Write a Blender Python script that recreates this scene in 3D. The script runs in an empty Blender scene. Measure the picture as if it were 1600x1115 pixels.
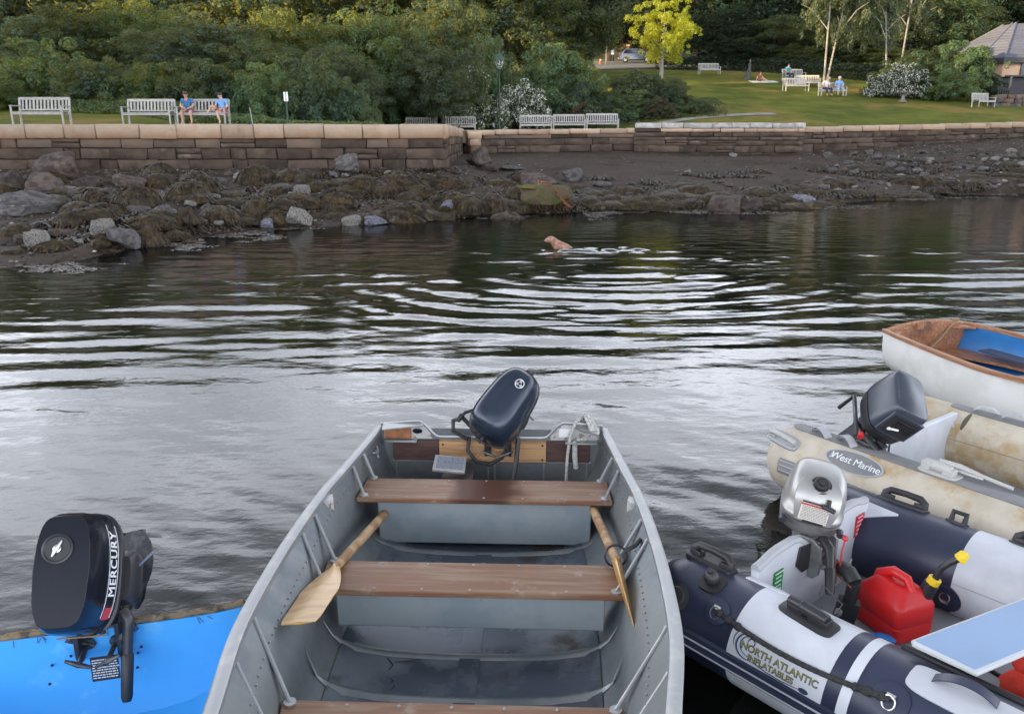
import bpy, bmesh, math, random
import numpy as np
from mathutils import Vector, Matrix, Euler
R = math.radians
scene = bpy.context.scene
COL = scene.collection

# ---------------------------------------------------------------- camera
CAM_Z = 2.30
PITCH = 16.2065
cam_data = bpy.data.cameras.new('camera')
cam = bpy.data.objects.new('camera', cam_data)
COL.objects.link(cam)
cam.location = (0, 0, CAM_Z)
cam.rotation_euler = (R(90 - PITCH), 0, 0)
cam_data.sensor_width = 36
cam_data.lens = 36 * 1230 / 1600
cam_data.clip_start = 0.05
cam_data.clip_end = 1500
scene.camera = cam

# ---------------------------------------------------------------- light
SUN_EL, SUN_AZ = 8.0, -112.0          # azimuth from +Y, negative is to the left
world = bpy.data.worlds.new('World')
scene.world = world
world.use_nodes = True
wn, wl = world.node_tree.nodes, world.node_tree.links
wn.clear()
w_out = wn.new('ShaderNodeOutputWorld')
w_bg = wn.new('ShaderNodeBackground')
w_sky = wn.new('ShaderNodeTexSky')
w_sky.sky_type = 'NISHITA'
w_sky.sun_disc = False
w_sky.sun_elevation = R(SUN_EL)
w_sky.sun_rotation = R(SUN_AZ)
w_sky.air_density = 1.0
w_sky.dust_density = 1.6
w_sky.ozone_density = 1.3
# broken high cloud lit by the evening sky, laid over the whole sky
w_tc = wn.new('ShaderNodeTexCoord')
w_map = wn.new('ShaderNodeMapping'); w_map.inputs['Scale'].default_value = (1, 1, 3.0)
w_noi = wn.new('ShaderNodeTexNoise'); w_noi.inputs['Scale'].default_value = 2.1
w_noi.inputs['Detail'].default_value = 7; w_noi.inputs['Roughness'].default_value = .55
w_rmp = wn.new('ShaderNodeValToRGB')
w_rmp.color_ramp.elements[0].position = .38; w_rmp.color_ramp.elements[0].color = (.30, .30, .30, 1)
w_rmp.color_ramp.elements[1].position = .62; w_rmp.color_ramp.elements[1].color = (.92, .92, .92, 1)
w_mix = wn.new('ShaderNodeMix'); w_mix.data_type = 'RGBA'
CLOUD = 9.0
w_mix.inputs[7].default_value = (CLOUD*.97, CLOUD*.97, CLOUD*1.06, 1)
wl.new(w_tc.outputs['Generated'], w_map.inputs[0]); wl.new(w_map.outputs[0], w_noi.inputs[0])
wl.new(w_noi.outputs[0], w_rmp.inputs[0]); wl.new(w_rmp.outputs[0], w_mix.inputs[0])
wl.new(w_sky.outputs[0], w_mix.inputs[6]); wl.new(w_mix.outputs[2], w_bg.inputs[0])
# the cloud layer is brighter towards the horizon
w_nrm = wn.new('ShaderNodeVectorMath'); w_nrm.operation = 'NORMALIZE'; wl.new(w_tc.outputs['Generated'], w_nrm.inputs[0])
w_sep = wn.new('ShaderNodeSeparateXYZ'); wl.new(w_nrm.outputs[0], w_sep.inputs[0])
w_hz = wn.new('ShaderNodeMapRange'); w_hz.inputs['From Min'].default_value = .27; w_hz.inputs['From Max'].default_value = .64
w_hz.inputs['To Min'].default_value = 4.4; w_hz.inputs['To Max'].default_value = .50; w_hz.interpolation_type = 'SMOOTHSTEP'
wl.new(w_sep.outputs['Z'], w_hz.inputs[0])
w_sc = wn.new('ShaderNodeVectorMath'); w_sc.operation = 'SCALE'; w_sc.inputs[0].default_value = (CLOUD*.95, CLOUD*.985, CLOUD*1.09)
w_dot = wn.new('ShaderNodeVectorMath'); w_dot.operation = 'DOT_PRODUCT'; w_dot.inputs[1].default_value = (math.sin(R(SUN_AZ)), math.cos(R(SUN_AZ)), 0)
wl.new(w_nrm.outputs[0], w_dot.inputs[0])
w_az = wn.new('ShaderNodeMath'); w_az.operation = 'MULTIPLY_ADD'; w_az.inputs[1].default_value = .30; w_az.inputs[2].default_value = 1.08
wl.new(w_dot.outputs['Value'], w_az.inputs[0])
w_mu = wn.new('ShaderNodeMath'); w_mu.operation = 'MULTIPLY'; wl.new(w_az.outputs[0], w_mu.inputs[0]); wl.new(w_hz.outputs[0], w_mu.inputs[1])
wl.new(w_mu.outputs[0], w_sc.inputs['Scale']); wl.new(w_sc.outputs[0], w_mix.inputs[7])
w_bg.inputs[1].default_value = 0.060
wl.new(w_bg.outputs[0], w_out.inputs[0])

sun_data = bpy.data.lights.new('sun', 'SUN')
sun_data.energy = 5.0
sun_data.angle = R(.5)
sun_data.color = (1.0, .74, .40)
sun = bpy.data.objects.new('sun', sun_data)
COL.objects.link(sun)
sd = Vector((math.sin(R(SUN_AZ))*math.cos(R(SUN_EL)), math.cos(R(SUN_AZ))*math.cos(R(SUN_EL)), math.sin(R(SUN_EL))))
sun.rotation_euler = sd.to_track_quat('Z', 'Y').to_euler()
sun.location = sd * 60

scene.view_settings.view_transform = 'Standard'
scene.view_settings.look = 'None'
scene.view_settings.gamma = 1
scene.view_settings.use_curve_mapping = False
scene.view_settings.exposure = 1.50
scene.render.engine = 'CYCLES'
scene.cycles.max_bounces = 6
scene.cycles.diffuse_bounces = 3
scene.cycles.glossy_bounces = 4
scene.cycles.transparent_max_bounces = 12
scene.cycles.transmission_bounces = 4

# ---------------------------------------------------------------- helpers
def tag(o, label=None, cat=None, group=None, kind=None):
    if label: o['label'] = label
    if cat: o['category'] = cat
    if group: o['group'] = group
    if kind: o['kind'] = kind
    return o

def empty(name, loc=(0, 0, 0), rz=0.0, mw=None):
    o = bpy.data.objects.new(name, None)
    o.empty_display_size = .1
    COL.objects.link(o)
    if mw is not None: o.matrix_world = mw
    else:
        o.location = loc; o.rotation_euler = (0, 0, rz)
    return o

def children_of(o):
    return [c for c in COL.objects if c.parent == o]

def copy_tree(o, kids=None):
    """the thing, its parts and their sub-parts, sharing mesh data"""
    c = o.copy(); COL.objects.link(c)
    for ch in (kids if kids is not None else list(o.children)):
        d = ch.copy(); COL.objects.link(d); d.parent = c
        for g in list(ch.children):
            e = g.copy(); COL.objects.link(e); e.parent = d
    return c

class MB:
    """collects simple shapes and links them as one mesh object"""
    def __init__(s): s.v = []; s.f = []
    def add(s, vs, fs):
        n = len(s.v); s.v += [tuple(v) for v in vs]; s.f += [tuple(i + n for i in f) for f in fs]
        return s
    def box(s, c, d, M=None):
        x, y, z = d[0]/2, d[1]/2, d[2]/2
        vs = [Vector((sx*x, sy*y, sz*z)) for sz in (-1, 1) for sy in (-1, 1) for sx in (-1, 1)]
        if M is not None: vs = [M @ v for v in vs]
        vs = [v + Vector(c) for v in vs]
        return s.add(vs, [(0, 2, 3, 1), (4, 5, 7, 6), (0, 1, 5, 4), (2, 6, 7, 3), (0, 4, 6, 2), (1, 3, 7, 5)])
    def beam(s, a, b, w, h, up=(0, 0, 1)):
        a, b = Vector(a), Vector(b); d = (b - a); L = d.length; d.normalize()
        u = Vector(up); sd_ = d.cross(u)
        if sd_.length < 1e-5: sd_ = d.cross(Vector((1, 0, 0)))
        sd_.normalize(); u = sd_.cross(d)
        M = Matrix((sd_, d, u)).transposed()
        return s.box((a + b)/2, (w, L, h), M)
    def tube(s, pts, r, n=8, caps=True, closed=False):
        pts = [Vector(p) for p in pts]; m = len(pts)
        rr = r if isinstance(r, (list, tuple)) else [r]*m
        base = len(s.v); up = None
        for i, p in enumerate(pts):
            if closed: t = pts[(i+1) % m] - pts[i-1]
            else: t = pts[min(i+1, m-1)] - pts[max(i-1, 0)]
            if t.length < 1e-9: t = Vector((0, 0, 1))
            t.normalize()
            if up is None:
                up = Vector((0, 0, 1)) if abs(t.z) < .9 else Vector((1, 0, 0))
            a = t.cross(up)
            if a.length < 1e-4: a = t.cross(Vector((0, 1, 0)))
            a.normalize(); up = a.cross(t); up.normalize()
            for k in range(n):
                q = 2*math.pi*k/n
                s.v.append(tuple(p + (a*math.cos(q) + up*math.sin(q))*rr[i]))
        for i in range(m if closed else m-1):
            j = (i+1) % m
            for k in range(n):
                l = (k+1) % n
                s.f.append((base+i*n+k, base+i*n+l, base+j*n+l, base+j*n+k))
        if caps and not closed:
            s.f.append(tuple(base + k for k in range(n))[::-1])
            s.f.append(tuple(base + (m-1)*n + k for k in range(n)))
        return s
    def lathe(s, prof, c=(0, 0, 0), n=20, M=None):
        """prof: list of (radius, z)"""
        base = len(s.v); c = Vector(c)
        for r, z in prof:
            for k in range(n):
                q = 2*math.pi*k/n
                v = Vector((r*math.cos(q), r*math.sin(q), z))
                if M is not None: v = M @ v
                s.v.append(tuple(v + c))
        for i in range(len(prof)-1):
            for k in range(n):
                l = (k+1) % n
                s.f.append((base+i*n+k, base+i*n+l, base+(i+1)*n+l, base+(i+1)*n+k))
        s.f.append(tuple(base + k for k in range(n))[::-1])
        s.f.append(tuple(base + (len(prof)-1)*n + k for k in range(n)))
        return s
    def loft(s, rings, cap0=True, cap1=True, closed=True):
        base = len(s.v); n = len(rings[0])
        for r in rings: s.v += [tuple(p) for p in r]
        for i in range(len(rings)-1):
            for k in range(n if closed else n-1):
                l = (k+1) % n
                s.f.append((base+i*n+k, base+i*n+l, base+(i+1)*n+l, base+(i+1)*n+k))
        if cap0: s.f.append(tuple(base + k for k in range(n))[::-1])
        if cap1: s.f.append(tuple(base + (len(rings)-1)*n + k for k in range(n)))
        return s
    def prism(s, poly, z0, z1, M=None):
        """poly in xy, extruded from z0 to z1, then M"""
        n = len(poly); a = [Vector((p[0], p[1], z0)) for p in poly]; b = [Vector((p[0], p[1], z1)) for p in poly]
        vs = a + b
        if M is not None: vs = [M @ v for v in vs]
        fs = [tuple(range(n))[::-1], tuple(range(n, 2*n))] + [(i, (i+1) % n, n+(i+1) % n, n+i) for i in range(n)]
        return s.add(vs, fs)
    def ball(s, c, r, n=12, m=8, M=None):
        r = r if isinstance(r, (list, tuple)) else (r, r, r)
        prof = []
        vs = []; fs = []
        for i in range(m+1):
            t = math.pi*i/m
            for k in range(n):
                q = 2*math.pi*k/n
                v = Vector((r[0]*math.sin(t)*math.cos(q), r[1]*math.sin(t)*math.sin(q), -r[2]*math.cos(t)))
                if M is not None: v = M @ v
                vs.append(v + Vector(c))
        for i in range(m):
            for k in range(n):
                l = (k+1) % n
                fs.append((i*n+k, i*n+l, (i+1)*n+l, (i+1)*n+k))
        return s.add(vs, fs)
    def mesh(s, name='mesh'):
        me = bpy.data.meshes.new(name)
        me.from_pydata(s.v, [], s.f); me.validate(); me.update()
        return me
    def build(s, name, material, parent=None, smooth=True, bevel=0, seg=2, subsurf=0, angle=40, weld=True, kind=None, label=None):
        me = s.mesh(name)
        if weld or bevel or subsurf:
            bm = bmesh.new(); bm.from_mesh(me)
            bmesh.ops.remove_doubles(bm, verts=bm.verts, dist=1e-5)
            bmesh.ops.dissolve_degenerate(bm, edges=bm.edges, dist=1e-6)
            bmesh.ops.recalc_face_normals(bm, faces=bm.faces)
            bm.to_mesh(me); bm.free()
        return link(name, me, material, parent, smooth, bevel, seg, subsurf, angle, kind, label)

def link(name, me, material, parent=None, smooth=True, bevel=0, seg=2, subsurf=0, angle=40, kind=None, label=None):
    if material is not None and not me.materials: me.materials.append(material)
    if smooth:
        me.shade_smooth()
        if not subsurf: me.set_sharp_from_angle(angle=R(angle))
    o = bpy.data.objects.new(name, me); COL.objects.link(o)
    if parent is not None: o.parent = parent
    if bevel:
        m = o.modifiers.new('bevel', 'BEVEL'); m.width = bevel; m.segments = seg
        m.limit_method = 'ANGLE'; m.angle_limit = R(35); m.harden_normals = False
        if smooth: me.shade_smooth()
    if subsurf:
        m = o.modifiers.new('subsurf', 'SUBSURF'); m.levels = subsurf; m.render_levels = subsurf
    if kind: o['kind'] = kind
    if label: o['label'] = label
    return o

def np_mesh(name, co, faces_flat, n_per, smooth=False):
    """co (N,3) array; faces_flat flat int array; every face has n_per corners"""
    me = bpy.data.meshes.new(name)
    nf = len(faces_flat)//n_per
    me.vertices.add(len(co)); me.vertices.foreach_set('co', np.asarray(co, np.float32).ravel())
    me.loops.add(len(faces_flat)); me.loops.foreach_set('vertex_index', np.asarray(faces_flat, np.int32))
    me.polygons.add(nf)
    me.polygons.foreach_set('loop_start', np.arange(0, nf*n_per, n_per, dtype=np.int32))
    me.polygons.foreach_set('loop_total', np.full(nf, n_per, np.int32))
    me.update(calc_edges=True)
    if smooth: me.shade_smooth()
    return me

def grid_mesh(name, X, Y, Z, smooth=True):
    ny, nx = X.shape
    co = np.stack([X.ravel(), Y.ravel(), Z.ravel()], 1)
    i = np.arange((ny-1)*(nx-1)); r = i//(nx-1); c = i % (nx-1); a = r*nx + c
    f = np.stack([a, a+1, a+nx+1, a+nx], 1).ravel()
    return np_mesh(name, co, f, 4, smooth)

def text_mesh(s, size, extrude=.0006, shear=0, space=1.0, bold=0.0):
    cu = bpy.data.curves.new('lettering', 'FONT')
    cu.body = s; cu.size = size; cu.extrude = extrude; cu.shear = shear; cu.space_character = space
    cu.align_x = 'CENTER'; cu.align_y = 'CENTER'; cu.offset = bold; cu.resolution_u = 4
    o = bpy.data.objects.new('lettering', cu); COL.objects.link(o)
    dg = bpy.context.evaluated_depsgraph_get()
    me = bpy.data.meshes.new_from_object(o.evaluated_get(dg))
    bpy.data.objects.remove(o)
    return me

# smooth value noise for terrain, numpy
_tab = {}
def vnoise(x, y, seed=0):
    T = _tab.get(seed)
    if T is None: T = _tab[seed] = np.random.RandomState(seed).rand(256, 256)
    xi = np.floor(x).astype(int); yi = np.floor(y).astype(int)
    fx = x - xi; fy = y - yi
    fx = fx*fx*(3-2*fx); fy = fy*fy*(3-2*fy)
    a = T[yi % 256, xi % 256]; b = T[yi % 256, (xi+1) % 256]
    c = T[(yi+1) % 256, xi % 256]; d = T[(yi+1) % 256, (xi+1) % 256]
    return (a*(1-fx)+b*fx)*(1-fy) + (c*(1-fx)+d*fx)*fy
def fbm(x, y, seed=0, oct=4):
    s = 0; a = .5
    for k in range(oct):
        s = s + a*(vnoise(x*2**k + 17.3*k, y*2**k + 5.1*k, seed+k)-.5); a *= .5
    return s

# ---------------------------------------------------------------- materials
def rgb(c): return (c[0], c[1], c[2], 1)
def mat(name, base, rough=.6, metal=0.0, c2=None, scale=6, detail=5, lo=.4, hi=.6, bump=0, bscale=None, bdist=.01,
        stretch=(1, 1, 1), rand=0, c3=None, s3=1.5, lo3=.5, hi3=.7, spec=.5, coat=0, rough2=None, trans=0, bstretch=None, island=0, cz=None, z0=-.2, z1=.1):
    m = bpy.data.materials.new(name); m.use_nodes = True
    nt = m.node_tree; N, L = nt.nodes, nt.links
    b = N['Principled BSDF']
    b.inputs['Base Color'].default_value = rgb(base); b.inputs['Roughness'].default_value = rough
    b.inputs['Metallic'].default_value = metal; b.inputs['Specular IOR Level'].default_value = spec
    b.inputs['Coat Weight'].default_value = coat; b.inputs['Coat Roughness'].default_value = .08
    tc = N.new('ShaderNodeTexCoord'); oi = N.new('ShaderNodeObjectInfo')
    off = N.new('ShaderNodeVectorMath'); off.operation = 'ADD'
    mul = N.new('ShaderNodeVectorMath'); mul.operation = 'SCALE'; mul.inputs['Scale'].default_value = 1.0
    cmb = N.new('ShaderNodeCombineXYZ'); mm = N.new('ShaderNodeMath'); mm.operation = 'MULTIPLY'; mm.inputs[1].default_value = 37.0
    L.new(oi.outputs['Random'], mm.inputs[0])
    for k in range(3): L.new(mm.outputs[0], cmb.inputs[k])
    L.new(tc.outputs['Object'], off.inputs[0]); L.new(cmb.outputs[0], off.inputs[1])
    def noise(sc, st, det=detail, rgh=.6):
        mp = N.new('ShaderNodeMapping'); mp.inputs['Scale'].default_value = st
        n = N.new('ShaderNodeTexNoise'); n.inputs['Scale'].default_value = sc; n.inputs['Detail'].default_value = det
        n.inputs['Roughness'].default_value = rgh
        L.new(off.outputs[0], mp.inputs[0]); L.new(mp.outputs[0], n.inputs[0]); return n
    col = None
    def mix(fac, a, bc, fromsock=None):
        x = N.new('ShaderNodeMix'); x.data_type = 'RGBA'
        if fac is not None: L.new(fac, x.inputs[0])
        if fromsock is not None: L.new(fromsock, x.inputs[6])
        else: x.inputs[6].default_value = rgb(a)
        x.inputs[7].default_value = rgb(bc); return x
    def ramp(sock, lo_, hi_):
        r = N.new('ShaderNodeMapRange'); r.interpolation_type = 'SMOOTHSTEP'
        r.inputs['From Min'].default_value = lo_; r.inputs['From Max'].default_value = hi_
        L.new(sock, r.inputs[0]); return r.outputs[0]
    if c2 is not None:
        n = noise(scale, stretch); fac = ramp(n.outputs[0], lo, hi)
        x = mix(fac, base, c2); col = x.outputs[2]
        if rough2 is not None:
            r = N.new('ShaderNodeMapRange'); r.inputs['To Min'].default_value = rough; r.inputs['To Max'].default_value = rough2
            L.new(fac, r.inputs[0]); L.new(r.outputs[0], b.inputs['Roughness'])
    if c3 is not None:
        n3 = noise(s3, (1, 1, 1), 6, .65); f3 = ramp(n3.outputs[0], lo3, hi3)
        x = mix(f3, base, c3, col); col = x.outputs[2]
    if cz is not None:
        sp = N.new('ShaderNodeSeparateXYZ'); L.new(tc.outputs['Object'], sp.inputs[0])
        nz_ = noise(3.0, (1, 1, 1)); av_ = N.new('ShaderNodeMath'); av_.operation = 'MULTIPLY_ADD'; av_.inputs[1].default_value = .5
        L.new(nz_.outputs[0], av_.inputs[0]); L.new(sp.outputs['Z'], av_.inputs[2])
        rz_ = N.new('ShaderNodeMapRange'); rz_.inputs['From Min'].default_value = z0+.25; rz_.inputs['From Max'].default_value = z1+.25
        rz_.inputs['To Min'].default_value = 1; rz_.inputs['To Max'].default_value = 0; L.new(av_.outputs[0], rz_.inputs[0])
        x = mix(rz_.outputs[0], base, cz, col); col = x.outputs[2]
    if rand or island:
        h = N.new('ShaderNodeHueSaturation')
        r = N.new('ShaderNodeMapRange')
        a = rand or island
        r.inputs['To Min'].default_value = 1-a; r.inputs['To Max'].default_value = 1+a
        if island:
            g = N.new('ShaderNodeNewGeometry'); L.new(g.outputs['Random Per Island'], r.inputs[0])
        else: L.new(oi.outputs['Random'], r.inputs[0])
        L.new(r.outputs[0], h.inputs['Value'])
        if col is not None: L.new(col, h.inputs['Color'])
        else: h.inputs['Color'].default_value = rgb(base)
        col = h.outputs[0]
    if col is not None: L.new(col, b.inputs['Base Color'])
    if bump:
        n = noise(bscale or scale*2, bstretch or stretch, 6)
        bp = N.new('ShaderNodeBump'); bp.inputs['Strength'].default_value = bump; bp.inputs['Distance'].default_value = bdist
        L.new(n.outputs[0], bp.inputs['Height']); L.new(bp.outputs[0], b.inputs['Normal'])
    if trans: b.inputs['Transmission Weight'].default_value = trans
    return m

def leaf_mat(name, a, b_, sun_c, tr=.4, flower=None, ffrac=0):
    m = bpy.data.materials.new(name); m.use_nodes = True
    nt = m.node_tree; N, L = nt.nodes, nt.links; N.clear()
    out = N.new('ShaderNodeOutputMaterial'); g = N.new('ShaderNodeNewGeometry'); oi = N.new('ShaderNodeObjectInfo')
    mx = N.new('ShaderNodeMix'); mx.data_type = 'RGBA'
    mx.inputs[6].default_value = rgb(a); mx.inputs[7].default_value = rgb(b_)
    tcn = N.new('ShaderNodeTexCoord'); nzz = N.new('ShaderNodeTexNoise'); nzz.inputs['Scale'].default_value = 3.2; nzz.inputs['Detail'].default_value = 3
    L.new(tcn.outputs['Object'], nzz.inputs[0]); cr_ = N.new('ShaderNodeMapRange'); cr_.inputs['From Min'].default_value = .36; cr_.inputs['From Max'].default_value = .64
    cr_.inputs['To Min'].default_value = -.25; cr_.inputs['To Max'].default_value = .75; L.new(nzz.outputs[0], cr_.inputs[0])
    adn = N.new('ShaderNodeMath'); adn.operation = 'MULTIPLY_ADD'; adn.inputs[1].default_value = .5; adn.use_clamp = True
    L.new(g.outputs['Random Per Island'], adn.inputs[0]); L.new(cr_.outputs[0], adn.inputs[2]); L.new(adn.outputs[0], mx.inputs[0])
    h = N.new('ShaderNodeHueSaturation'); r = N.new('ShaderNodeMapRange')
    r.inputs['To Min'].default_value = .72; r.inputs['To Max'].default_value = 1.3
    L.new(oi.outputs['Random'], r.inputs[0]); L.new(r.outputs[0], h.inputs['Value']); L.new(mx.outputs[2], h.inputs['Color'])
    col = h.outputs[0]
    if flower is not None:
        wn_ = N.new('ShaderNodeTexWhiteNoise'); wn_.noise_dimensions = '1D'
        L.new(g.outputs['Random Per Island'], wn_.inputs['W'])
        lt = N.new('ShaderNodeMath'); lt.operation = 'LESS_THAN'; lt.inputs[1].default_value = ffrac
        L.new(wn_.outputs[0], lt.inputs[0])
        m2 = N.new('ShaderNodeMix'); m2.data_type = 'RGBA'; m2.inputs[7].default_value = rgb(flower)
        L.new(lt.outputs[0], m2.inputs[0]); L.new(col, m2.inputs[6]); col = m2.outputs[2]
    d = N.new('ShaderNodeBsdfDiffuse'); t = N.new('ShaderNodeBsdfTranslucent'); t.inputs[0].default_value = rgb(sun_c)
    L.new(col, d.inputs[0])
    gl = N.new('ShaderNodeBsdfGlossy'); gl.inputs['Roughness'].default_value = .55; gl.inputs[0].default_value = (.6, .62, .65, 1)
    s1 = N.new('ShaderNodeMixShader'); s1.inputs[0].default_value = tr
    s2 = N.new('ShaderNodeMixShader'); s2.inputs[0].default_value = .035
    L.new(d.outputs[0], s1.inputs[1]); L.new(t.outputs[0], s1.inputs[2])
    L.new(s1.outputs[0], s2.inputs[1]); L.new(gl.outputs[0], s2.inputs[2]); L.new(s2.outputs[0], out.inputs[0])
    return m
# ================================================================ materials used around the scene
M = {}
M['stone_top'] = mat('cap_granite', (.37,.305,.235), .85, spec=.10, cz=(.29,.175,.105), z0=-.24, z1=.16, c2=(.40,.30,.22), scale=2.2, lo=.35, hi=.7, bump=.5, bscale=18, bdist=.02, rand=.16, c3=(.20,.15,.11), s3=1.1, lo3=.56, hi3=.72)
M['stone_low'] = mat('wall_granite', (.090,.066,.050), .85, spec=.10, c2=(.048,.036,.029), scale=2.5, lo=.35, hi=.7, bump=.6, bscale=14, bdist=.03, rand=.28, c3=(.17,.135,.105), s3=.9, lo3=.60, hi3=.75)
M['stone_mid'] = mat('upper_wall_granite', (.15,.105,.075), .85, spec=.10, c2=(.11,.085,.068), scale=2.0, lo=.35, hi=.7, bump=.6, bscale=14, bdist=.03, rand=.22)
M['stone_pale'] = mat('pale_granite', (.40,.385,.36), .85, spec=.15, c2=(.28,.265,.24), scale=3, bump=.4, bscale=16, bdist=.02, rand=.12)
M['mortar'] = mat('wall_core_rubble', (.025,.021,.019), .95)
M['rock_brown'] = mat('brown_rock', (.095,.072,.062), .8, spec=.2, c2=(.048,.037,.033), scale=2.2, bump=.7, bscale=9, bdist=.05, rand=.3, c3=(.145,.12,.108), s3=1.4, lo3=.58, hi3=.72)
M['rock_grey'] = mat('grey_rock', (.105,.098,.096), .75, spec=.2, c2=(.052,.047,.046), scale=3, bump=.6, bscale=12, bdist=.04, rand=.25, c3=(.20,.195,.19), s3=5, lo3=.58, hi3=.7)
M['rock_white'] = mat('barnacled_rock', (.22,.21,.19), .85, spec=.2, c2=(.055,.048,.042), scale=9, lo=.48, hi=.62, bump=.8, bscale=30, bdist=.03, rand=.12)
M['rock_blue'] = mat('bluish_rock', (.15,.155,.19), .6, spec=.3, c2=(.06,.058,.07), scale=4, bump=.5, bscale=14, bdist=.03, rand=.15)
M['weed'] = mat('rockweed', (.048,.034,.014), .55, c2=(.022,.016,.010), scale=3, rand=.3, c3=(.085,.062,.016), s3=1.2, lo3=.54, hi3=.7, spec=.35)
M['weed_bed'] = mat('rockweed_bed', (.024,.017,.010), .65, spec=.3, c2=(.011,.008,.006), scale=5, bump=1.0, bscale=22, bdist=.06, rand=.2)
M['bench_wood'] = mat('weathered_teak', (.40,.385,.36), .8, c2=(.29,.275,.255), scale=6, stretch=(1,8,8), rand=.12)

def smooth(a, b, x):
    t = np.clip((x-a)/(b-a), 0, 1); return t*t*(3-2*t)
YS = ([-60,-40,-14,-8,-7.5,-6,-3.2,0,6.4,10,16,30,60], [8,9,11.5,13.5,16,18.7,19.9,22.2,23.4,25.5,29.0,30.5,32])
def shore_z(x, y):
    x = np.asarray(x, float); y = np.asarray(y, float)
    ys = np.interp(x, *YS) + .7*fbm(x*.45, y*.2, 3)
    yw = np.interp(x, [-2.2, 2.5, 8, 30], [27.2, 42, 43, 46])
    zb = np.interp(x, [-30, -10, -2, 3, 14, 22, 30, 50], [1.0, 1.0, 1.03, 1.05, 1.0, 1.45, 1.95, 2.2])
    t = np.clip((y-ys)/(yw-ys), 0, 1.0)
    ex = np.interp(x, [-3, 3], [.75, .5])
    up = zb*np.power(t, ex)
    rough = np.interp(x, [-4, 6, 16, 22], [1, .35, .25, .6])
    lump = (.34*fbm(x*.9, y*.9, 11, 4) + .10*fbm(x*3.5, y*3.5, 5, 3))*rough*smooth(0, .1, t)*(1-.75*smooth(.6, .95, t))
    down = -np.clip((ys-y)*.085, 0, 1.9) + .12*fbm(x*1.1, y*1.1, 9, 3)*smooth(0, 1.5, ys-y)
    return np.where(y > ys, up+lump, down)
def sz(x, y): return float(shore_z(np.array([x]), np.array([y]))[0])

WALL_R = ([-2.4, 3, 6.4, 10, 15, 22, 30, 40, 60], [42.6, 43.6, 44.2, 43.6, 43.4, 44.6, 46.2, 48.5, 53])
def lawn_z(x, y):
    x = np.asarray(x, float); y = np.asarray(y, float)
    y0 = np.interp(x, WALL_R[0], WALL_R[1])
    zr0 = np.interp(x, [-6, -2, 3, 8, 15, 30, 60], [1.95, 2.03, 2.10, 2.24, 2.35, 2.62, 2.9])
    zR = zr0 + .165*np.clip(y-y0-np.interp(x, [2, 9], [5.5, 2.0]), 0, 28) + .10*np.clip(y-y0-30, 0, 500)
    zL = 2.36 + .085*np.clip(y-28.5, 0, 400)
    w = smooth(-16, -7, x)
    return zL*(1-w) + zR*w + .06*fbm(x*.25, y*.25, 21, 3)*smooth(0, 3, y-y0*w-28.5*(1-w))
def lz(x, y): return float(lawn_z(np.array([x]), np.array([y]))[0])

# ---------------------------------------------------------------- ground sheets
xs = np.concatenate([np.arange(-60,-22,1.0), np.arange(-22, 34, .17), np.arange(34, 90, 1.5)])
ys_ = np.concatenate([np.arange(-30, 8, 1.2), np.arange(8, 48, .17), np.arange(48, 60, 1.5)])
X, Y = np.meshgrid(xs, ys_)
Z = shore_z(X, Y)
under = (Y > np.interp(X, [-2.3, -2.29], [27.9, 100])) | (Y > np.interp(X, WALL_R[0], WALL_R[1])+.9)
Z = np.where(under, np.minimum(Z, 1.2), Z)
shore_mat = mat('beach_gravel', (.066,.048,.038), .8, spec=.12, c2=(.031,.022,.018), scale=1.4, lo=.4, hi=.65, bump=1.0, bscale=16, bdist=.05,
                c3=(.032,.023,.014), s3=.35, lo3=.48, hi3=.6, rough2=.6)
tag(link('shore_ground', grid_mesh('shore_ground', X, Y, Z), shore_mat, None, True, angle=180), kind='structure')

# lawn and the rising land behind: one sheet from the walls to the far woods
xs = np.concatenate([np.arange(-150, -30, 6), np.arange(-30, -3.1, .6), [-2.95, -2.94], np.arange(-2.5, 44, .6), np.arange(44, 170, 6)])
ts = np.concatenate([np.linspace(0, .12, 40), np.linspace(.13, 1, 60)])
front = np.where(xs < -2.945, 27.35, np.interp(xs, WALL_R[0], WALL_R[1])+.35)
X = np.repeat(xs[None, :], len(ts), 0); Y = front[None, :] + ts[:, None]*(260-front[None, :])
Z = lawn_z(X, Y)
Y[0] = Y[1]; Z[0] = Z[1]-1.3
grass_m = mat('mown_lawn', (.140,.150,.032), .9, spec=.05, c2=(.080,.100,.022), scale=.5, lo=.35, hi=.65, bump=.8, bscale=40, bdist=.05,
              c3=(.21,.155,.050), s3=.22, lo3=.50, hi3=.66)
tag(link('lawn', grid_mesh('lawn', X, Y, Z), grass_m, None, True, angle=180), kind='structure')

# unseen hill added to block the low sun; crest stepped to spare some treetops
HU = Vector((math.sin(R(SUN_AZ)), math.cos(R(SUN_AZ))))
HW = Vector((-HU.y, HU.x))*-1
a = np.linspace(-140, 190, 260); b = np.linspace(-40, 90, 60)
A, B = np.meshgrid(a, b)
HX = HU.x*(118+B) + HW.x*A; HY = HU.y*(118+B) + HW.y*A
HZ = (25.6+5.4*(1-smooth(45.6, 47.2, A)))*np.exp(-(np.minimum(B, 0)/22)**2)*np.exp(-(np.maximum(B, 0)/70)**2) + 2.6*fbm(A*.11, B*.11, 31, 4) + 3.4*fbm(A*.45, B*.45, 33, 3) - 1
forest_m = mat('hill_bank_ground', (.035,.045,.016), .95, c2=(.02,.028,.012), scale=.3, bump=1, bscale=3, bdist=.5)
tag(link('sun_block_hill', grid_mesh('sun_block_hill', HX, HY, HZ), forest_m, None, True, angle=180), kind='structure')

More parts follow.
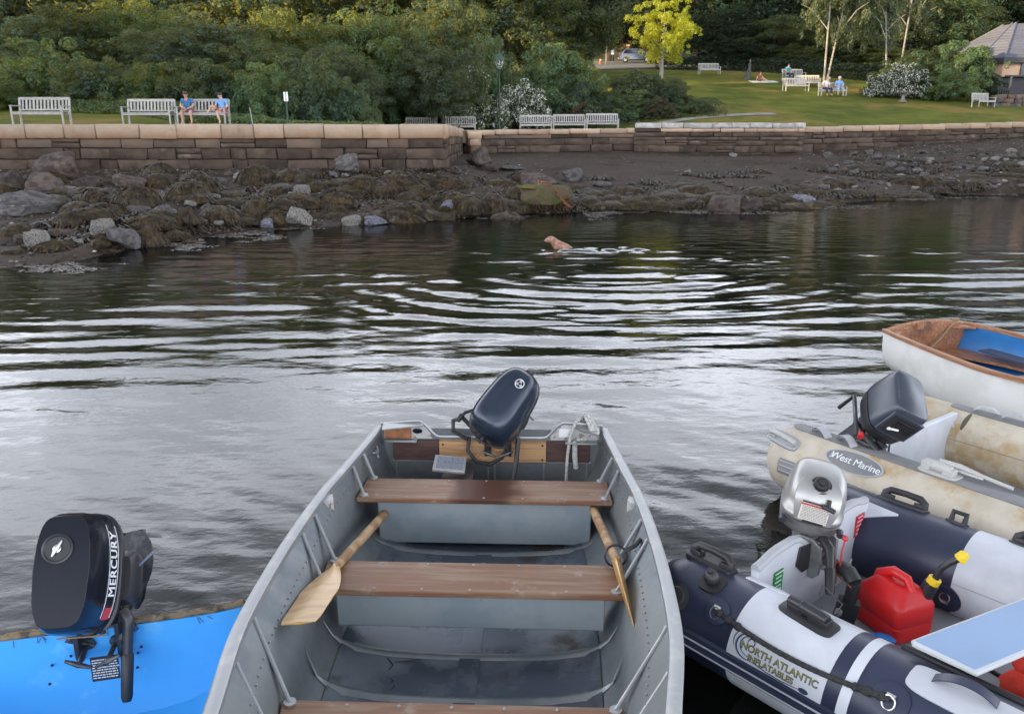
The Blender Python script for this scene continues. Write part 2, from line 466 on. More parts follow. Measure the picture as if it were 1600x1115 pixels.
# far dark wood behind everything: a rising bank
a = np.linspace(-150, 170, 90); b = np.linspace(0, 1, 12)
A, B = np.meshgrid(a, b)
tag(link('forest_bank', grid_mesh('forest_bank', A, 118+B*60+0*A, 9+B*26+4*fbm(A*.06, B*3, 41, 4)), forest_m, None, True, angle=180), kind='structure')

# ---------------------------------------------------------------- water
rs = np.random.RandomState(4)
yy = np.concatenate([np.arange(-25, 1.2, .8), np.arange(1.2, 34, .045)])
uu = np.linspace(-1, 1, 420)
U, Y = np.meshgrid(uu, yy)
X = U*(np.clip(Y, 3, 99)*.80+5)
X[:, 0] = -60; X[:, -1] = 70
H = np.zeros_like(X)
def wavetrain(n, l0, l1, spread, slope, rot=0.0):
    h = np.zeros_like(X)
    for k in range(n):
        lam = l0*(l1/l0)**rs.rand(); q = math.pi/2 + rot + spread*rs.randn(); kk = 2*math.pi/lam
        ph = rs.rand()*6.28
        h += (slope/math.sqrt(n)*1.41/kk)*np.sin(kk*(X*math.cos(q)+Y*math.sin(q))+ph)
    return h
mid = smooth(5.5, 8.0, Y)*(1-smooth(14, 18, Y))
near = 1-smooth(4, 8, Y)
far = smooth(13, 17, Y)
left = smooth(-1.5, -5, X)*smooth(9.0, 11, Y)
patch = (.35 + 1.7*np.clip(fbm(X*.5+3, Y*.9, 51, 3)+.22, 0, 1))*(1-.65*left)
H += wavetrain(18, .42, .95, .13, .040, .02)*mid*patch
H += wavetrain(22, .20, .42, .22, .022)*mid*(.35+1.4*np.clip(fbm(X*.9+7, Y*1.3, 61, 3)+.2, 0, 1))*(1-.5*left)
H += wavetrain(20, .10, .22, .6, .009)*mid
H += wavetrain(14, .55, 1.2, .30, .020, -.35)*near
H += wavetrain(26, .16, .50, .42, .040, -.40)*near*(.45+1.1*np.clip(fbm(X*1.1, Y*1.1, 52, 3)+.3, 0, 1))
H += wavetrain(22, .10, .18, .7, .020, -.2)*near
H += wavetrain(18, .15, .5, .40, .022)*far
H += wavetrain(18, .15, .4, .5, .018)*(1-far)*left
# rings spreading from the swimmer's circling path
cx, cy = 1.7, 13.6
rr = np.hypot((X-cx)*.80, Y-cy)+.18*fbm(X*.5, Y*.5, 66, 2); th = np.arctan2(Y-cy, X-cx)
env = (np.exp(-((rr-3.4)/1.4)**2) + .8*np.exp(-((rr-1.6)/.8)**2))*smooth(-4.6, -2.2, X)
sect = .25 + .95*np.clip(-np.sin(th), 0, 1) + .3*fbm(np.cos(th)*3+9, np.sin(th)*3+rr*.6, 53, 3)
brk = .28 + 1.35*np.clip(vnoise(X*.9+5, Y*2.4, 54)-.08, 0, 1)*(.6+.8*vnoise(X*.35, Y*.9, 67))
H += .0082*env*sect*brk*np.sin(2*math.pi*rr/(.40+.028*rr) + 2.6*fbm(X*.55, Y*.6, 55, 3))
H += .0030*env*sect*np.sin(2*math.pi*rr/.22 + 2.5*fbm(X*.8, Y*.8, 58, 2))*vnoise(X*1.7, Y*3, 59)
r2 = np.hypot(X-.1, Y-12.2)
H += .0030*np.exp(-((r2-2.4)/1.0)**2)*np.sin(2*math.pi*r2/.33)*smooth(13.5, 11, Y)
# broken wake behind the swimming dog
wk = (np.exp(-((Y-15.35)/.36)**2)*smooth(.55, .9, X)*(1-smooth(2.0, 3.6, X)) + .7*np.exp(-((Y-15.1)/.3)**2-((X-.75)/.35)**2))
H += wk*.12*fbm(X*3.2, Y*4.5, 56, 3)
wk2 = np.exp(-((Y-14.0)/.3)**2)*smooth(2.6, 3.2, X)*(1-smooth(4.6, 5.6, X))
H += wk2*.045*fbm(X*3, Y*5, 57, 3)
H *= .999
me = grid_mesh('water', X, Y, H)
wm = bpy.data.materials.new('sea_water'); wm.use_nodes = True
nt = wm.node_tree; N, L = nt.nodes, nt.links; N.clear()
out = N.new('ShaderNodeOutputMaterial'); fr = N.new('ShaderNodeFresnel'); fr.inputs[0].default_value = 1.5
gl = N.new('ShaderNodeBsdfGlossy'); gl.inputs['Roughness'].default_value = .012
tr = N.new('ShaderNodeBsdfTransparent'); tr.inputs[0].default_value = (.42, .46, .40, 1)
df = N.new('ShaderNodeBsdfDiffuse'); df.inputs[0].default_value = (.006, .008, .007, 1)
m0 = N.new('ShaderNodeMixShader'); m0.inputs[0].default_value = .5
mx = N.new('ShaderNodeMixShader')
tc = N.new('ShaderNodeTexCoord'); mp = N.new('ShaderNodeMapping'); mp.inputs['Scale'].default_value = (1, 1.7, 1)
nz = N.new('ShaderNodeTexNoise'); nz.inputs['Scale'].default_value = 7; nz.inputs['Detail'].default_value = 4
bp = N.new('ShaderNodeBump'); bp.inputs['Strength'].default_value = .32; bp.inputs['Distance'].default_value = .008
L.new(tc.outputs['Object'], mp.inputs[0]); L.new(mp.outputs[0], nz.inputs[0]); L.new(nz.outputs[0], bp.inputs['Height'])
for s_ in (fr, gl): L.new(bp.outputs[0], s_.inputs['Normal'])
L.new(df.outputs[0], m0.inputs[1]); L.new(tr.outputs[0], m0.inputs[2])
L.new(fr.outputs[0], mx.inputs[0]); L.new(m0.outputs[0], mx.inputs[1]); L.new(gl.outputs[0], mx.inputs[2]); L.new(mx.outputs[0], out.inputs[0])
tag(link('water', me, wm, None, True, angle=180), kind='structure')

# ================================================================ sea walls, stone by stone
def stone_mesh(seed, L_, D_, H_, bev=.03, jit=.02):
    rnd = random.Random(seed); bm = bmesh.new()
    bmesh.ops.create_cube(bm, size=1)
    for v in bm.verts:
        v.co = Vector((v.co.x*L_ + rnd.uniform(-jit, jit), v.co.y*D_ + rnd.uniform(-jit, jit)*.6, v.co.z*H_ + rnd.uniform(-jit, jit)*.6))
    bmesh.ops.bevel(bm, geom=bm.edges[:], offset=bev, segments=1, affect='EDGES')
    me = bpy.data.meshes.new('stone'); bm.to_mesh(me); bm.free()
    me.shade_smooth(); me.set_sharp_from_angle(angle=R(50)); return me
STONES = [stone_mesh(i, 1.0, .5, .36, .016, .034) for i in range(12)]
CAPS = [stone_mesh(40+i, 1.2, .6, .46, .035, .016) for i in range(5)]
CAPS_R = [stone_mesh(60+i, 1.2, .6, .30, .035, .010) for i in range(5)]
wr = random.Random(8)
def place_stone(parent, meshes, base, name, p, ang, Ls, Ds, Hs, m, tilt=0):
    me = wr.choice(meshes)
    o = bpy.data.objects.new(name, me); COL.objects.link(o); o.parent = parent
    o.location = p; o.rotation_euler = (0, tilt, ang); o.scale = (Ls/base[0], Ds/base[1], Hs/base[2])
    if not me.materials: me.materials.append(None)
    o.material_slots[0].link = 'OBJECT'; o.material_slots[0].material = m
    return o
def wall_run(parent, path, z_top, caph, courses, cap_len, st_len, zbase, capmesh, capbase, depth=.5, capm=None, lowm=None, midm=None, cap_over=.03):
    """path: list of (x, y) along the foot of the wall; courses: heights downwards"""
    P = [Vector((p[0], p[1])) for p in path]
    segs = [(P[i+1]-P[i]).length for i in range(len(P)-1)]; T = sum(segs)
    def at(s):
        for i, L_ in enumerate(segs):
            if s <= L_ or i == len(segs)-1:
                d = (P[i+1]-P[i]).normalized(); return P[i] + d*s, d
            s -= L_
    s = 0
    while s < T-.15:
        Lc = min(wr.uniform(*cap_len), T-s)
        if T-s-Lc < .35: Lc = T-s
        p, d = at(s+Lc/2); n = Vector((-d.y, d.x))
        zt = z_top(s+Lc/2) + wr.uniform(-.012, .012)
        place_stone(parent, capmesh, capbase, 'capstone', (p.x+n.x*(depth/2+.02-cap_over), p.y+n.y*(depth/2+.02-cap_over), zt-caph/2), math.atan2(d.y, d.x), Lc-.018, depth+.1, caph, capm, wr.uniform(-.004, .004))
        s += Lc
    zc = 0
    for ci, ch in enumerate(courses):
        s = 0 - wr.uniform(0, .0)
        while s < T-.1:
            Lc = min(wr.uniform(*st_len), T-s)
            if T-s-Lc < .3: Lc = T-s
            zt = z_top(s+Lc/2) - caph - zc
            p, d = at(s+Lc/2); n = Vector((-d.y, d.x)); b_ = zc*.045
            if zt > zbase(s+Lc/2) - .1 and Lc > .6 and ch > .24 and wr.random() < .16:
                y_in = depth/2 + wr.uniform(-.02, .03); f_ = wr.uniform(.38, .62); xc = 0
                for (hh_, zz_) in ((ch*f_, zt-ch*f_/2), (ch*(1-f_), zt-ch*f_-ch*(1-f_)/2)):
                    place_stone(parent, STONES, (1.0, .5, .36), 'stone', (p.x+n.x*(y_in-b_), p.y+n.y*(y_in-b_), zz_), math.atan2(d.y, d.x), Lc-.022, depth, hh_-.016, lowm, wr.uniform(-.01, .01))
            elif zt > zbase(s+Lc/2) - .1:
                y_in = depth/2 + wr.uniform(-.02, .025)
                mm_ = midm if (ci == 0 and wr.random() < .65) else lowm
                place_stone(parent, STONES, (1.0, .5, .36), 'stone', (p.x+n.x*(y_in-b_), p.y+n.y*(y_in-b_), zt-ch/2), math.atan2(d.y, d.x), Lc-wr.uniform(.015, .04), depth, ch-wr.uniform(.012, .034), mm_, wr.uniform(-.010, .010))
            s += Lc
        zc += ch
    core = MB(); s = 0; step = 1.0
    ring = []
    while s < T+.01:
        p, d = at(min(s, T)); n = Vector((-d.y, d.x)); zt = z_top(min(s, T))
        f = p + n*.10; g = p + n*(depth-.02)
        ring.append([(f.x, f.y, zbase(s)-.5), (g.x, g.y, zbase(s)-.5), (g.x, g.y, zt-caph*.5), (f.x, f.y, zt-caph*.5)])
        s += step
    core.loft(ring); core.build('wall_core', M['mortar'], parent, smooth=False)

sw = tag(empty('seawall', (-12, 27, 1)), 'tall granite block seawall with rounded tan capstones below the left-hand benches', 'seawall')
def lp(pts, c): return [(x-c[0], y-c[1]) for x, y in pts]
def relwall(root, path, ztop, *a, **k):
    r = root.location
    wall_run(root, [(x-r.x, y-r.y) for x, y in path], lambda s: ztop(s)-r.z, a[0], a[1], a[2], a[3], lambda s: a[4](s)-r.z, *a[5:], **k)
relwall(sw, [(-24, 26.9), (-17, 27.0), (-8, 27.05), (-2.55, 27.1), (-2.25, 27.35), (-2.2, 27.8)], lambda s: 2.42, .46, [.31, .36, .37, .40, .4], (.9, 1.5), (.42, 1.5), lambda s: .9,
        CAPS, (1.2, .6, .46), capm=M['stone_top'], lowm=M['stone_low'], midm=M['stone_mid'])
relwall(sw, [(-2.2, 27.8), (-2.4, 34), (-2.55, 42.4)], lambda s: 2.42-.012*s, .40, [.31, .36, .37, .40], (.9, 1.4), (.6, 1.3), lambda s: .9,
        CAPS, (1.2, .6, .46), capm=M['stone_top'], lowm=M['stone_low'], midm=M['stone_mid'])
sr = tag(empty('seawall', (5, 44, 1)), 'long low granite seawall behind the gravel beach in the middle distance, tan coping', 'seawall')
R1 = [(-2.5, 42.3), (0, 43.0), (3, 43.6), (7.3, 44.3)]
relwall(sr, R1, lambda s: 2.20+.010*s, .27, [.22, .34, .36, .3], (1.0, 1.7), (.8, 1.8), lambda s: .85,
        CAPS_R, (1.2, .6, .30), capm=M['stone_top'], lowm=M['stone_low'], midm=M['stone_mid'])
sp = tag(empty('seawall', (11, 43.7, 1)), 'bulging stretch of seawall raised by pale weathered top slabs beside the lawn path', 'seawall')
R2 = [(6.6, 44.05), (8.2, 43.7), (10, 43.4), (12.5, 43.2), (15.5, 43.3)]
relwall(sp, R2, lambda s: 2.56, .28, [.20, .24, .18, .26, .36, .3], (.9, 1.5), (.6, 1.8), lambda s: .85,
        CAPS_R, (1.2, .6, .30), capm=M['stone_pale'], lowm=M['stone_low'], midm=M['stone_top'])
sx = tag(empty('seawall', (24, 45, 1)), 'long seawall along the right-hand lawn with thin tan coping and cracked squarish blocks', 'seawall')
R3 = [(15.2, 43.42), (18, 43.6), (22, 44.4), (30, 46), (40, 48.3)]
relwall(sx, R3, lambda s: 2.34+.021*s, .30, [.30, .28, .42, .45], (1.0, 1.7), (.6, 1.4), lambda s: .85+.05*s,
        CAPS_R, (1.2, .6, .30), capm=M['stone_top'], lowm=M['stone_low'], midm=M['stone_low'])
# pale stepped end of the low wall beside the tall one
se = tag(empty('stone_pier', (-2.0, 41.6, 1)), 'narrow pale stacked stone end piece in the gap between the two seawalls', 'wall end')
for k, (w_, z_, h_) in enumerate([(.75, 1.95, .34), (.62, 1.6, .34), (.6, 1.26, .34), (.62, .95, .3)]):
    place_stone(se, STONES, (1.0, .5, .36), 'stone', (.08*k*.5, 0, z_-1), .5, w_, .5, h_, M['stone_top'] if k < 2 else M['stone_mid'])
place_stone(se, STONES, (1.0, .5, .36), 'stone', (-.55, -.3, .85), 1.2, .6, .4, .6, M['stone_mid'])
# ================================================================ plants
rnp = np.random.RandomState(12)
def leaf_mass(name, seed, n, nclump, shape='round', leaf=.022, clump=(.14, .30), shell=.55, flat=1.0, droop=0.0, base_cut=-.85):
    """leaf-sized folded faces spread through the clumps of a crown of radius about 1"""
    rs = np.random.RandomState(seed)
    d = rs.randn(nclump, 3); d /= np.linalg.norm(d, axis=1)[:, None]
    rad = shell + (1-shell)*rs.rand(nclump)**.6
    bump = 1 + .22*np.sin(d[:, 0]*4+seed)*np.cos(d[:, 1]*5+seed*2) + .15*rs.randn(nclump)
    c = d*(rad*bump)[:, None]
    if shape == 'cone':
        t = rs.rand(nclump)**.8; q = rs.rand(nclump)*6.283; r_ = (1-t)*(.45+.55*rs.rand(nclump))*.8+.04
        c = np.stack([r_*np.cos(q), r_*np.sin(q), -1+2.3*t], 1)
    if shape == 'dome':
        c[:, 2] = np.abs(c[:, 2])*1.0 - .35*rs.rand(nclump)
    c = c[c[:, 2] > base_cut]; nclump = len(c)
    cr = rs.uniform(clump[0], clump[1], nclump)
    w = cr**2; idx = rs.choice(nclump, n, p=w/w.sum())
    u = rs.randn(n, 3); u[:, 2] += .35; u /= np.linalg.norm(u, axis=1)[:, None]
    rr_ = cr[idx]*(.55+.5*rs.rand(n)**.5)
    off = u*rr_[:, None]; off[:, 2] *= .75*flat
    p = c[idx] + off
    p[:, 2] -= droop*rr_*rs.rand(n)
    nrm = u + .38*rs.randn(n, 3); nrm[:, 2] += .2; nrm /= np.linalg.norm(nrm, axis=1)[:, None]
    a = np.cross(nrm, rs.randn(n, 3)); a /= np.linalg.norm(a, axis=1)[:, None]; b = np.cross(nrm, a)
    s = leaf*(.6+.8*rs.rand(n))[:, None]
    tip = p + a*s*1.25; tail = p - a*s; l1 = p + b*s*.6 + nrm*s*.18; l2 = p - b*s*.6 + nrm*s*.18
    co = np.empty((n*4, 3)); co[0::4] = tail; co[1::4] = l2; co[2::4] = tip; co[3::4] = l1
    f = (np.arange(n)[:, None]*4 + np.array([0, 1, 2, 0, 2, 3])[None, :]).ravel()
    return np_mesh(name, co, f, 3, True)
CROWN = [leaf_mass('crown', 100+i, 26000, 230, leaf=.023, clump=(.09, .22), shell=.5) for i in range(4)]
CROWN_LOOSE = [leaf_mass('crown', 120+i, 17000, 210, leaf=.024, clump=(.07, .16), shell=.25, droop=.4) for i in range(2)]
BUSH = [leaf_mass('foliage', 140+i, 23000, 210, 'dome', leaf=.028, clump=(.08, .20), shell=.6) for i in range(4)]
SHRUB = [leaf_mass('foliage', 160+i, 6500, 50, 'dome', leaf=.045, clump=(.16, .36)) for i in range(2)]
CONE = [leaf_mass('crown', 180, 14000, 170, 'cone', leaf=.022, clump=(.08, .17), droop=1.0)]
CONE.append(leaf_mass('crown', 181, 14000, 150, 'cone', leaf=.022, clump=(.08, .19), droop=.8))

LM = {
 'mid': leaf_mat('mid_green_leaves', (.020,.050,.026), (.068,.135,.066), (.46,.42,.03), .36),
 'dark': leaf_mat('dark_green_leaves', (.011,.029,.020), (.044,.088,.052), (.40,.36,.03), .33),
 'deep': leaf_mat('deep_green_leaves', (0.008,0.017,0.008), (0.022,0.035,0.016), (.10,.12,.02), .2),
 'blue': leaf_mat('bluish_green_leaves', (.016,.038,.032), (.054,.104,.084), (.42,.38,.05), .33),
 'bright': leaf_mat('bright_green_leaves', (.10,.16,.016), (.20,.26,.030), (.80,.72,.02), .5),
 'olive': leaf_mat('olive_leaves', (.028,.040,.018), (.085,.105,.045), (.18,.20,.04), .3),
 'white': leaf_mat('white_blossom_leaves', (0.036,0.064,0.018), (0.068,0.104,0.026), (.16,.20,.04), .25, (.62,.62,.56), .26),
 'white2': leaf_mat('dense_white_blossom_leaves', (0.036,0.056,0.019), (0.064,0.092,0.028), (.16,.20,.04), .25, (.62,.62,.58), .34),
 'pink': leaf_mat('pink_blossom_leaves', (0.030,0.038,0.017), (0.053,0.056,0.022), (.14,.12,.04), .25, (.35,.13,.12), .16),
 'red': leaf_mat('red_blossom_leaves', (0.026,0.045,0.015), (0.045,0.068,0.022), (.14,.12,.04), .25, (.40,.05,.07), .06),
 'maroon': leaf_mat('maroon_leaves', (.028,.022,.016), (.055,.04,.028), (.14,.08,.04), .25),
}
M['bark'] = mat('dark_bark', (.045,.036,.028), .9, c2=(.025,.02,.017), scale=4, stretch=(1,1,.2), bump=.8, bscale=10)
M['birch'] = mat('birch_bark', (.21,.20,.18), .8, spec=.1, c2=(.08,.07,.06), scale=5, stretch=(.6,.6,3), lo=.5, hi=.66, bump=.3)
M['grey_bark'] = mat('grey_bark', (.20,.19,.17), .85, c2=(.11,.10,.09), scale=4, stretch=(1,1,.3), bump=.6)

def trunk_mesh(seed, h=1.0, r=.035, limbs=7, lean=.05, lo=.35, fork=False):
    """tapered trunk with limbs, height 1"""
    rnd = random.Random(seed); b = MB(); pts = []; n = 9; x = y = 0
    for i in range(n):
        t = i/(n-1); pts.append((x, y, h*t*.92)); x += rnd.uniform(-lean, lean)*.25; y += rnd.uniform(-lean, lean)*.25
    b.tube(pts, [r*(1.25 if i == 0 else 1)*(1-.85*i/(n-1)) for i in range(n)], 9)
    for k in range(limbs):
        t = lo + (.9-lo)*k/limbs; i = min(int(t*(n-1)), n-2); p = Vector(pts[i]); q = k*2.4+rnd.random()
        L_ = (.34-.22*t)*rnd.uniform(.8, 1.2)*h; d = Vector((math.cos(q), math.sin(q), .7+rnd.random()*.5)).normalized()
        a = [p, p+d*L_*.4, p+d*L_*.75+Vector((0, 0, L_*.08)), p+d*L_+Vector((0, 0, L_*.2))]
        rb = r*(1-.8*t)*.6
        b.tube(a, [rb, rb*.7, rb*.45, rb*.15], 6)
        e = a[2]; q2 = q+.8; d2 = Vector((math.cos(q2), math.sin(q2), .5)).normalized()
        b.tube([a[1], a[1]+d2*L_*.5], [rb*.5, rb*.12], 5)
    me = b.mesh('trunk'); me.shade_smooth(); return me
TRUNK = [trunk_mesh(i) for i in range(3)]
STEM = [trunk_mesh(20+i, r=.03, limbs=9, lo=.06, lean=.12) for i in range(2)]
def put(name, me, m, parent, loc, scl, rz=0):
    o = bpy.data.objects.new(name, me); COL.objects.link(o); o.parent = parent
    if not me.materials: me.materials.append(None)
    o.material_slots[0].link = 'OBJECT'; o.material_slots[0].material = m
    o.location = loc; o.scale = scl; o.rotation_euler = (0, 0, rz); return o
prnd = random.Random(77)
CT = math.cos(R(PITCH)); ST = math.sin(R(PITCH))
def at(px, py, y):
    """world point seen at a pixel of the 1600 px photograph, at distance y"""
    a_ = (px-800)/1230; u = (557.5-py)/1230; dy = CT+u*ST; dz = -ST+u*CT; t = y/dy
    return Vector((a_*t, y, CAM_Z+dz*t))
def on(px, py, z):
    a_ = (px-800)/1230; u = (557.5-py)/1230; dy = CT+u*ST; dz = -ST+u*CT; t = (z-CAM_Z)/dz
    return Vector((a_*t, dy*t, z))
def tree(kind, label, px, ptop, y, wpx, leaf, crowns=None, trunk='bark', group=None, cbase=.30, cat='tree', sx=1.0, extra=None):
    """px: centre, ptop: pixel row of its top, wpx: crown width in pixels"""
    top = at(px, ptop, y); x = top.x; z0 = lz(x, y)-.1; h = top.z-z0
    r = wpx/1230*y/2
    root = tag(empty(kind, (x, y, z0), prnd.random()*6.28), label, cat, group)
    put('trunk', prnd.choice(TRUNK), M[trunk], root, (0, 0, 0), (h*.8, h*.8, h*.9))
    cz0 = h*cbase; ch = (h-cz0)/2
    me = prnd.choice(crowns or CROWN)
    put('crown', me, LM[leaf], root, (0, 0, cz0+ch*.98), (r*.88, r*.88*sx, ch*.88), prnd.random()*6.28)
    return root
def bush(kind, label, px, ptop, y, wpx, leaf, meshes=None, group=None, cat='bush', dz=0, dep=.8):
    top = at(px, ptop, y); x = top.x; z0 = lz(x, y)-.1+dz; h = top.z-z0; r = wpx/1230*y/2
    root = tag(empty(kind, (x, y, z0), 0), label, cat, group)
    put('stem', prnd.choice(STEM), M['bark'], root, (0, 0, 0), (h*.8, h*.8, h*.7), prnd.random()*6)
    put('foliage', prnd.choice(meshes or BUSH), LM[leaf], root, (0, 0, h*.27), (r*.85, r*.85*dep, h*.68), prnd.choice([0, .3, -.3, 3.14, 2.9]))
    return root
# left bank: rounded bushes right behind the benches (left to right)
lb = [(-45,112,37,170,'mid','pale rounded bush cut by the left edge of the picture'),
      (62,58,40,165,'mid','big rounded bush behind the leftmost bench'),
      (150,84,37,150,'dark','dark spreading bush between the first and second benches'),
      (232,98,36.5,150,'mid','bush right behind the second bench from the left'),
      (318,92,36,150,'dark','broad bush behind the couple on the bench'),
      (398,100,36,130,'mid','bush left of the white signpost'),
      (470,86,37,150,'dark','dark bush just right of the white signpost'),
      (545,120,37,95,'dark','low dark bush left of the two half-hidden benches'),
      (606,100,50,120,'mid','leafy bush above the two half-hidden benches'),
      (668,112,51,110,'mid','bush between the half-hidden benches and the white blossom')]
for px, pt, y, w, m_, lab in lb: bush('bush', lab, px, pt, y, w, m_)
# second tier
sb = [(30,22,47,200,'blue','bluish-green tree crown above the far left bench'),(128,6,48,170,'dark','dark tree above the gap between the first two benches'),
      (205,-8,50,170,'mid','yellow-topped tree rising behind the second bench'),(262,40,45,150,'blue','lower bluish tree behind the second bench'),
      (352,20,47,190,'blue','wide silvery-green tree high above the couple'),
      (452,12,49,170,'mid','tree with sunlit tips above the signpost'),(430,62,44,150,'dark','shaded tree below the sunlit tips above the signpost'),
      (560,6,48,170,'mid','rounded tree with sunlit top left of the half-hidden benches'),(610,20,50,170,'dark','bushy tree with yellow-lit top above the half-hidden benches'),
      (530,70,43,150,'blue','shaded bushy tree low behind the sunlit ones, right of the signpost'),
      (690,60,46,140,'blue','dusky bushy tree left of the lamp'),(690,-20,54,160,'dark','dark tall tree above and left of the lamp')]
for px, pt, y, w, m_, lab in sb: tree('broadleaf_tree', lab, px, pt, y, w, m_, cbase=.12)
# tall tier closing the sky
tt = [(-80,-110,60,260,'blue'),(40,-125,64,240,'blue'),(150,-90,62,240,'dark'),(270,-120,66,250,'blue'),(390,-95,62,240,'dark'),(500,-130,68,250,'dark'),
      (600,-90,63,230,'dark'),(700,-120,70,240,'mid'),(790,-75,66,230,'olive'),(870,-130,76,230,'deep'),(905,-60,72,150,'dark')]
ttl = ['at the far left edge, cut by the picture', 'above the leftmost bench', 'above the gap between the first and second bench', 'above the second bench', 'above the couple on the bench', 'above and left of the signpost', 'above and right of the signpost', 'above the two half-hidden benches', 'left of the street lamp', 'straight above the street lamp', 'above the big glowing bush', 'left of the gravel lot']
for i, (px, pt, y, w, m_) in enumerate(tt):
    tree('broadleaf_tree', 'tall shaded background tree ' + ttl[i], px, pt, y, w, {'blue': 'blue', 'mid': 'dark', 'olive': 'dark'}.get(m_, m_), group='tall trees behind the left bushes', cbase=.10)
tr_ = [(960,-110,112,170),(1040,-150,108,190),(1100,-90,92,200),(1170,-130,90,200),(1250,-80,88,190),(1330,-140,92,210),(1420,-100,86,200),(1500,-140,88,210),(1590,-100,92,220),(1680,-120,86,240),
       (1130,10,84,130),(1215,20,82,130),(1340,20,80,150),(1420,10,80,140),(1500,-10,80,150),(1000,10,118,110),(925,10,100,90),(1150,60,80,90),(1265,70,79,110),(1375,75,77,120)]
trl = ['just left of the yellow tree, far beyond the hut', 'directly behind the yellow tree', 'right of the yellow tree', 'above the stone figure', 'above the cluster of benches', 'behind the leaning birch', 'above the white rose', 'between white rose and building', 'behind the building roof', 'at the right edge of the picture',
 'low behind the lone upper bench', 'low behind the stone figure', 'low behind the couple under the birches', 'low behind the bent birch', 'low behind the green bushes at the right', 'behind the parked car', 'left of the parked car', 'low between the lone upper bench and the stone figure', 'low behind the bench cluster', 'low left of the white rose']
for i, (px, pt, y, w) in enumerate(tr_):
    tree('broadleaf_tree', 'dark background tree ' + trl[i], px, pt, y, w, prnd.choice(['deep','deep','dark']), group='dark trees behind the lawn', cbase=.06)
# middle: hedge-like shrubs below the lamp
mb = [(757,48,52,110,'mid','sunlit-topped bush behind the street lamp'),(872,68,52,150,'mid','large bush with glowing yellow top right of the lamp'),
      (900,118,50.5,110,'dark','lower dark bush above the middle pair of benches'),(842,100,51,90,'mid','green bush between the lamp and the large glowing one'),
      (722,104,49.0,125,'white','bush speckled with white blossom left of the lamp'),(808,124,49.0,105,'white2','dense white flowering bush below the lamp'),
      (765,150,49.5,60,'maroon','small maroon-leaved bush between the two white flowering ones'),
      (950,135,50.5,90,'dark','dark bush above the rightmost of the three benches'),(1005,108,53,120,'olive','olive bush under the bright yellow tree'),
      (1045,122,52,90,'dark','dark bush at the foot of the bright yellow tree'),(985,140,50.5,90,'mid','leafy bush beside the path, right of the three benches'),
      (1030,150,49.5,60,'red','bush dotted with red flowers near the path'),(905,154,49.6,66,'pink','low bush with dusty pink flowers behind the three benches'),
      (1085,155,51,70,'olive','low spreading bush where the path leaves the lawn'),(700,168,49.6,50,'dark','small dark bush behind the half-hidden bench')]
for px, pt, y, w, m_, lab in mb: bush('bush', lab, px, pt, y, w, m_)
bush('bush', 'spreading white rose bush on the lawn beside the stone pedestal', 1408, 96, 58, 90, 'white2')
bush('bush', 'bushy dark thicket behind the white rose', 1450, 72, 61, 150, 'dark')
bush('bush', 'tall rounded green bush left of the grey-roofed building', 1510, 64, 60, 110, 'mid')
bush('bush', 'pale green low bush behind the single bench on the right', 1490, 108, 57, 100, 'mid')
bush('bush', 'dark low bush between the bench and the building', 1548, 112, 59, 60, 'deep')
bush('bush', 'shrub left of the white rose bush at the lawn edge', 1372, 128, 60, 50, 'dark')
# the sunlit yellow tree
yt = tree('maple_tree', 'bright yellow-green tree catching the last sun at the edge of the lawn', 1040, -14, 62, 108, 'bright', crowns=CROWN_LOOSE, trunk='grey_bark', cbase=.22)
# birches
def birch(px, pbase, y, lean, label, h, cw, wood='birch'):
    b0 = at(px, pbase, y); z0 = lz(b0.x, y)-.05
    root = tag(empty('birch_tree', (b0.x, y, z0)), label, 'tree')
    b = MB(); pts = [(lean*t*h, 0.05*math.sin(3*t), h*t) for t in [0, .15, .3, .5, .7, .85, 1]]
    b.tube(pts, [.09, .075, .068, .055, .042, .03, .012], 9)
    rnd = random.Random(int(px))
    for k in range(9):
        t = .35+.06*k; p = Vector((lean*t*h, 0, h*t)); q = rnd.random()*6.28; L_ = rnd.uniform(1, 2.2)
        b.tube([p, p+Vector((math.cos(q)*L_*.6, math.sin(q)*L_*.6, L_*.7)), p+Vector((math.cos(q)*L_, math.sin(q)*L_, L_*.9))], [.045, .03, .012], 5)
    b.build('trunk', M[wood], root, weld=False)
    put('crown', prnd.choice(CROWN_LOOSE), LM['olive'], root, (lean*h*.65, .9, h*.62), (cw, cw*.8, h*.38), prnd.random()*6)
    return root
birch(1287, 133, 62, -.02, 'white birch with the straightest trunk, left of the pair by the lawn benches', 12, 2.3)
birch(1290, 131, 62.6, .13, 'white birch leaning right, second of the pair by the lawn benches', 11, 2.1)
birch(1388, 118, 64, -.14, 'white birch bending left in front of the dark thicket', 10, 2.0)
birch(1408, 90, 70, .05, 'thin pale birch trunk rising behind the white rose bush', 12, 2.2)
birch(947, 104, 98, .0, 'pale bare trunk standing at the left of the gravel lot', 16, 1.6, 'grey_bark')
birch(1420, 60, 78, .12, 'slender pale birch far back in the dark wood', 12, 2.0)
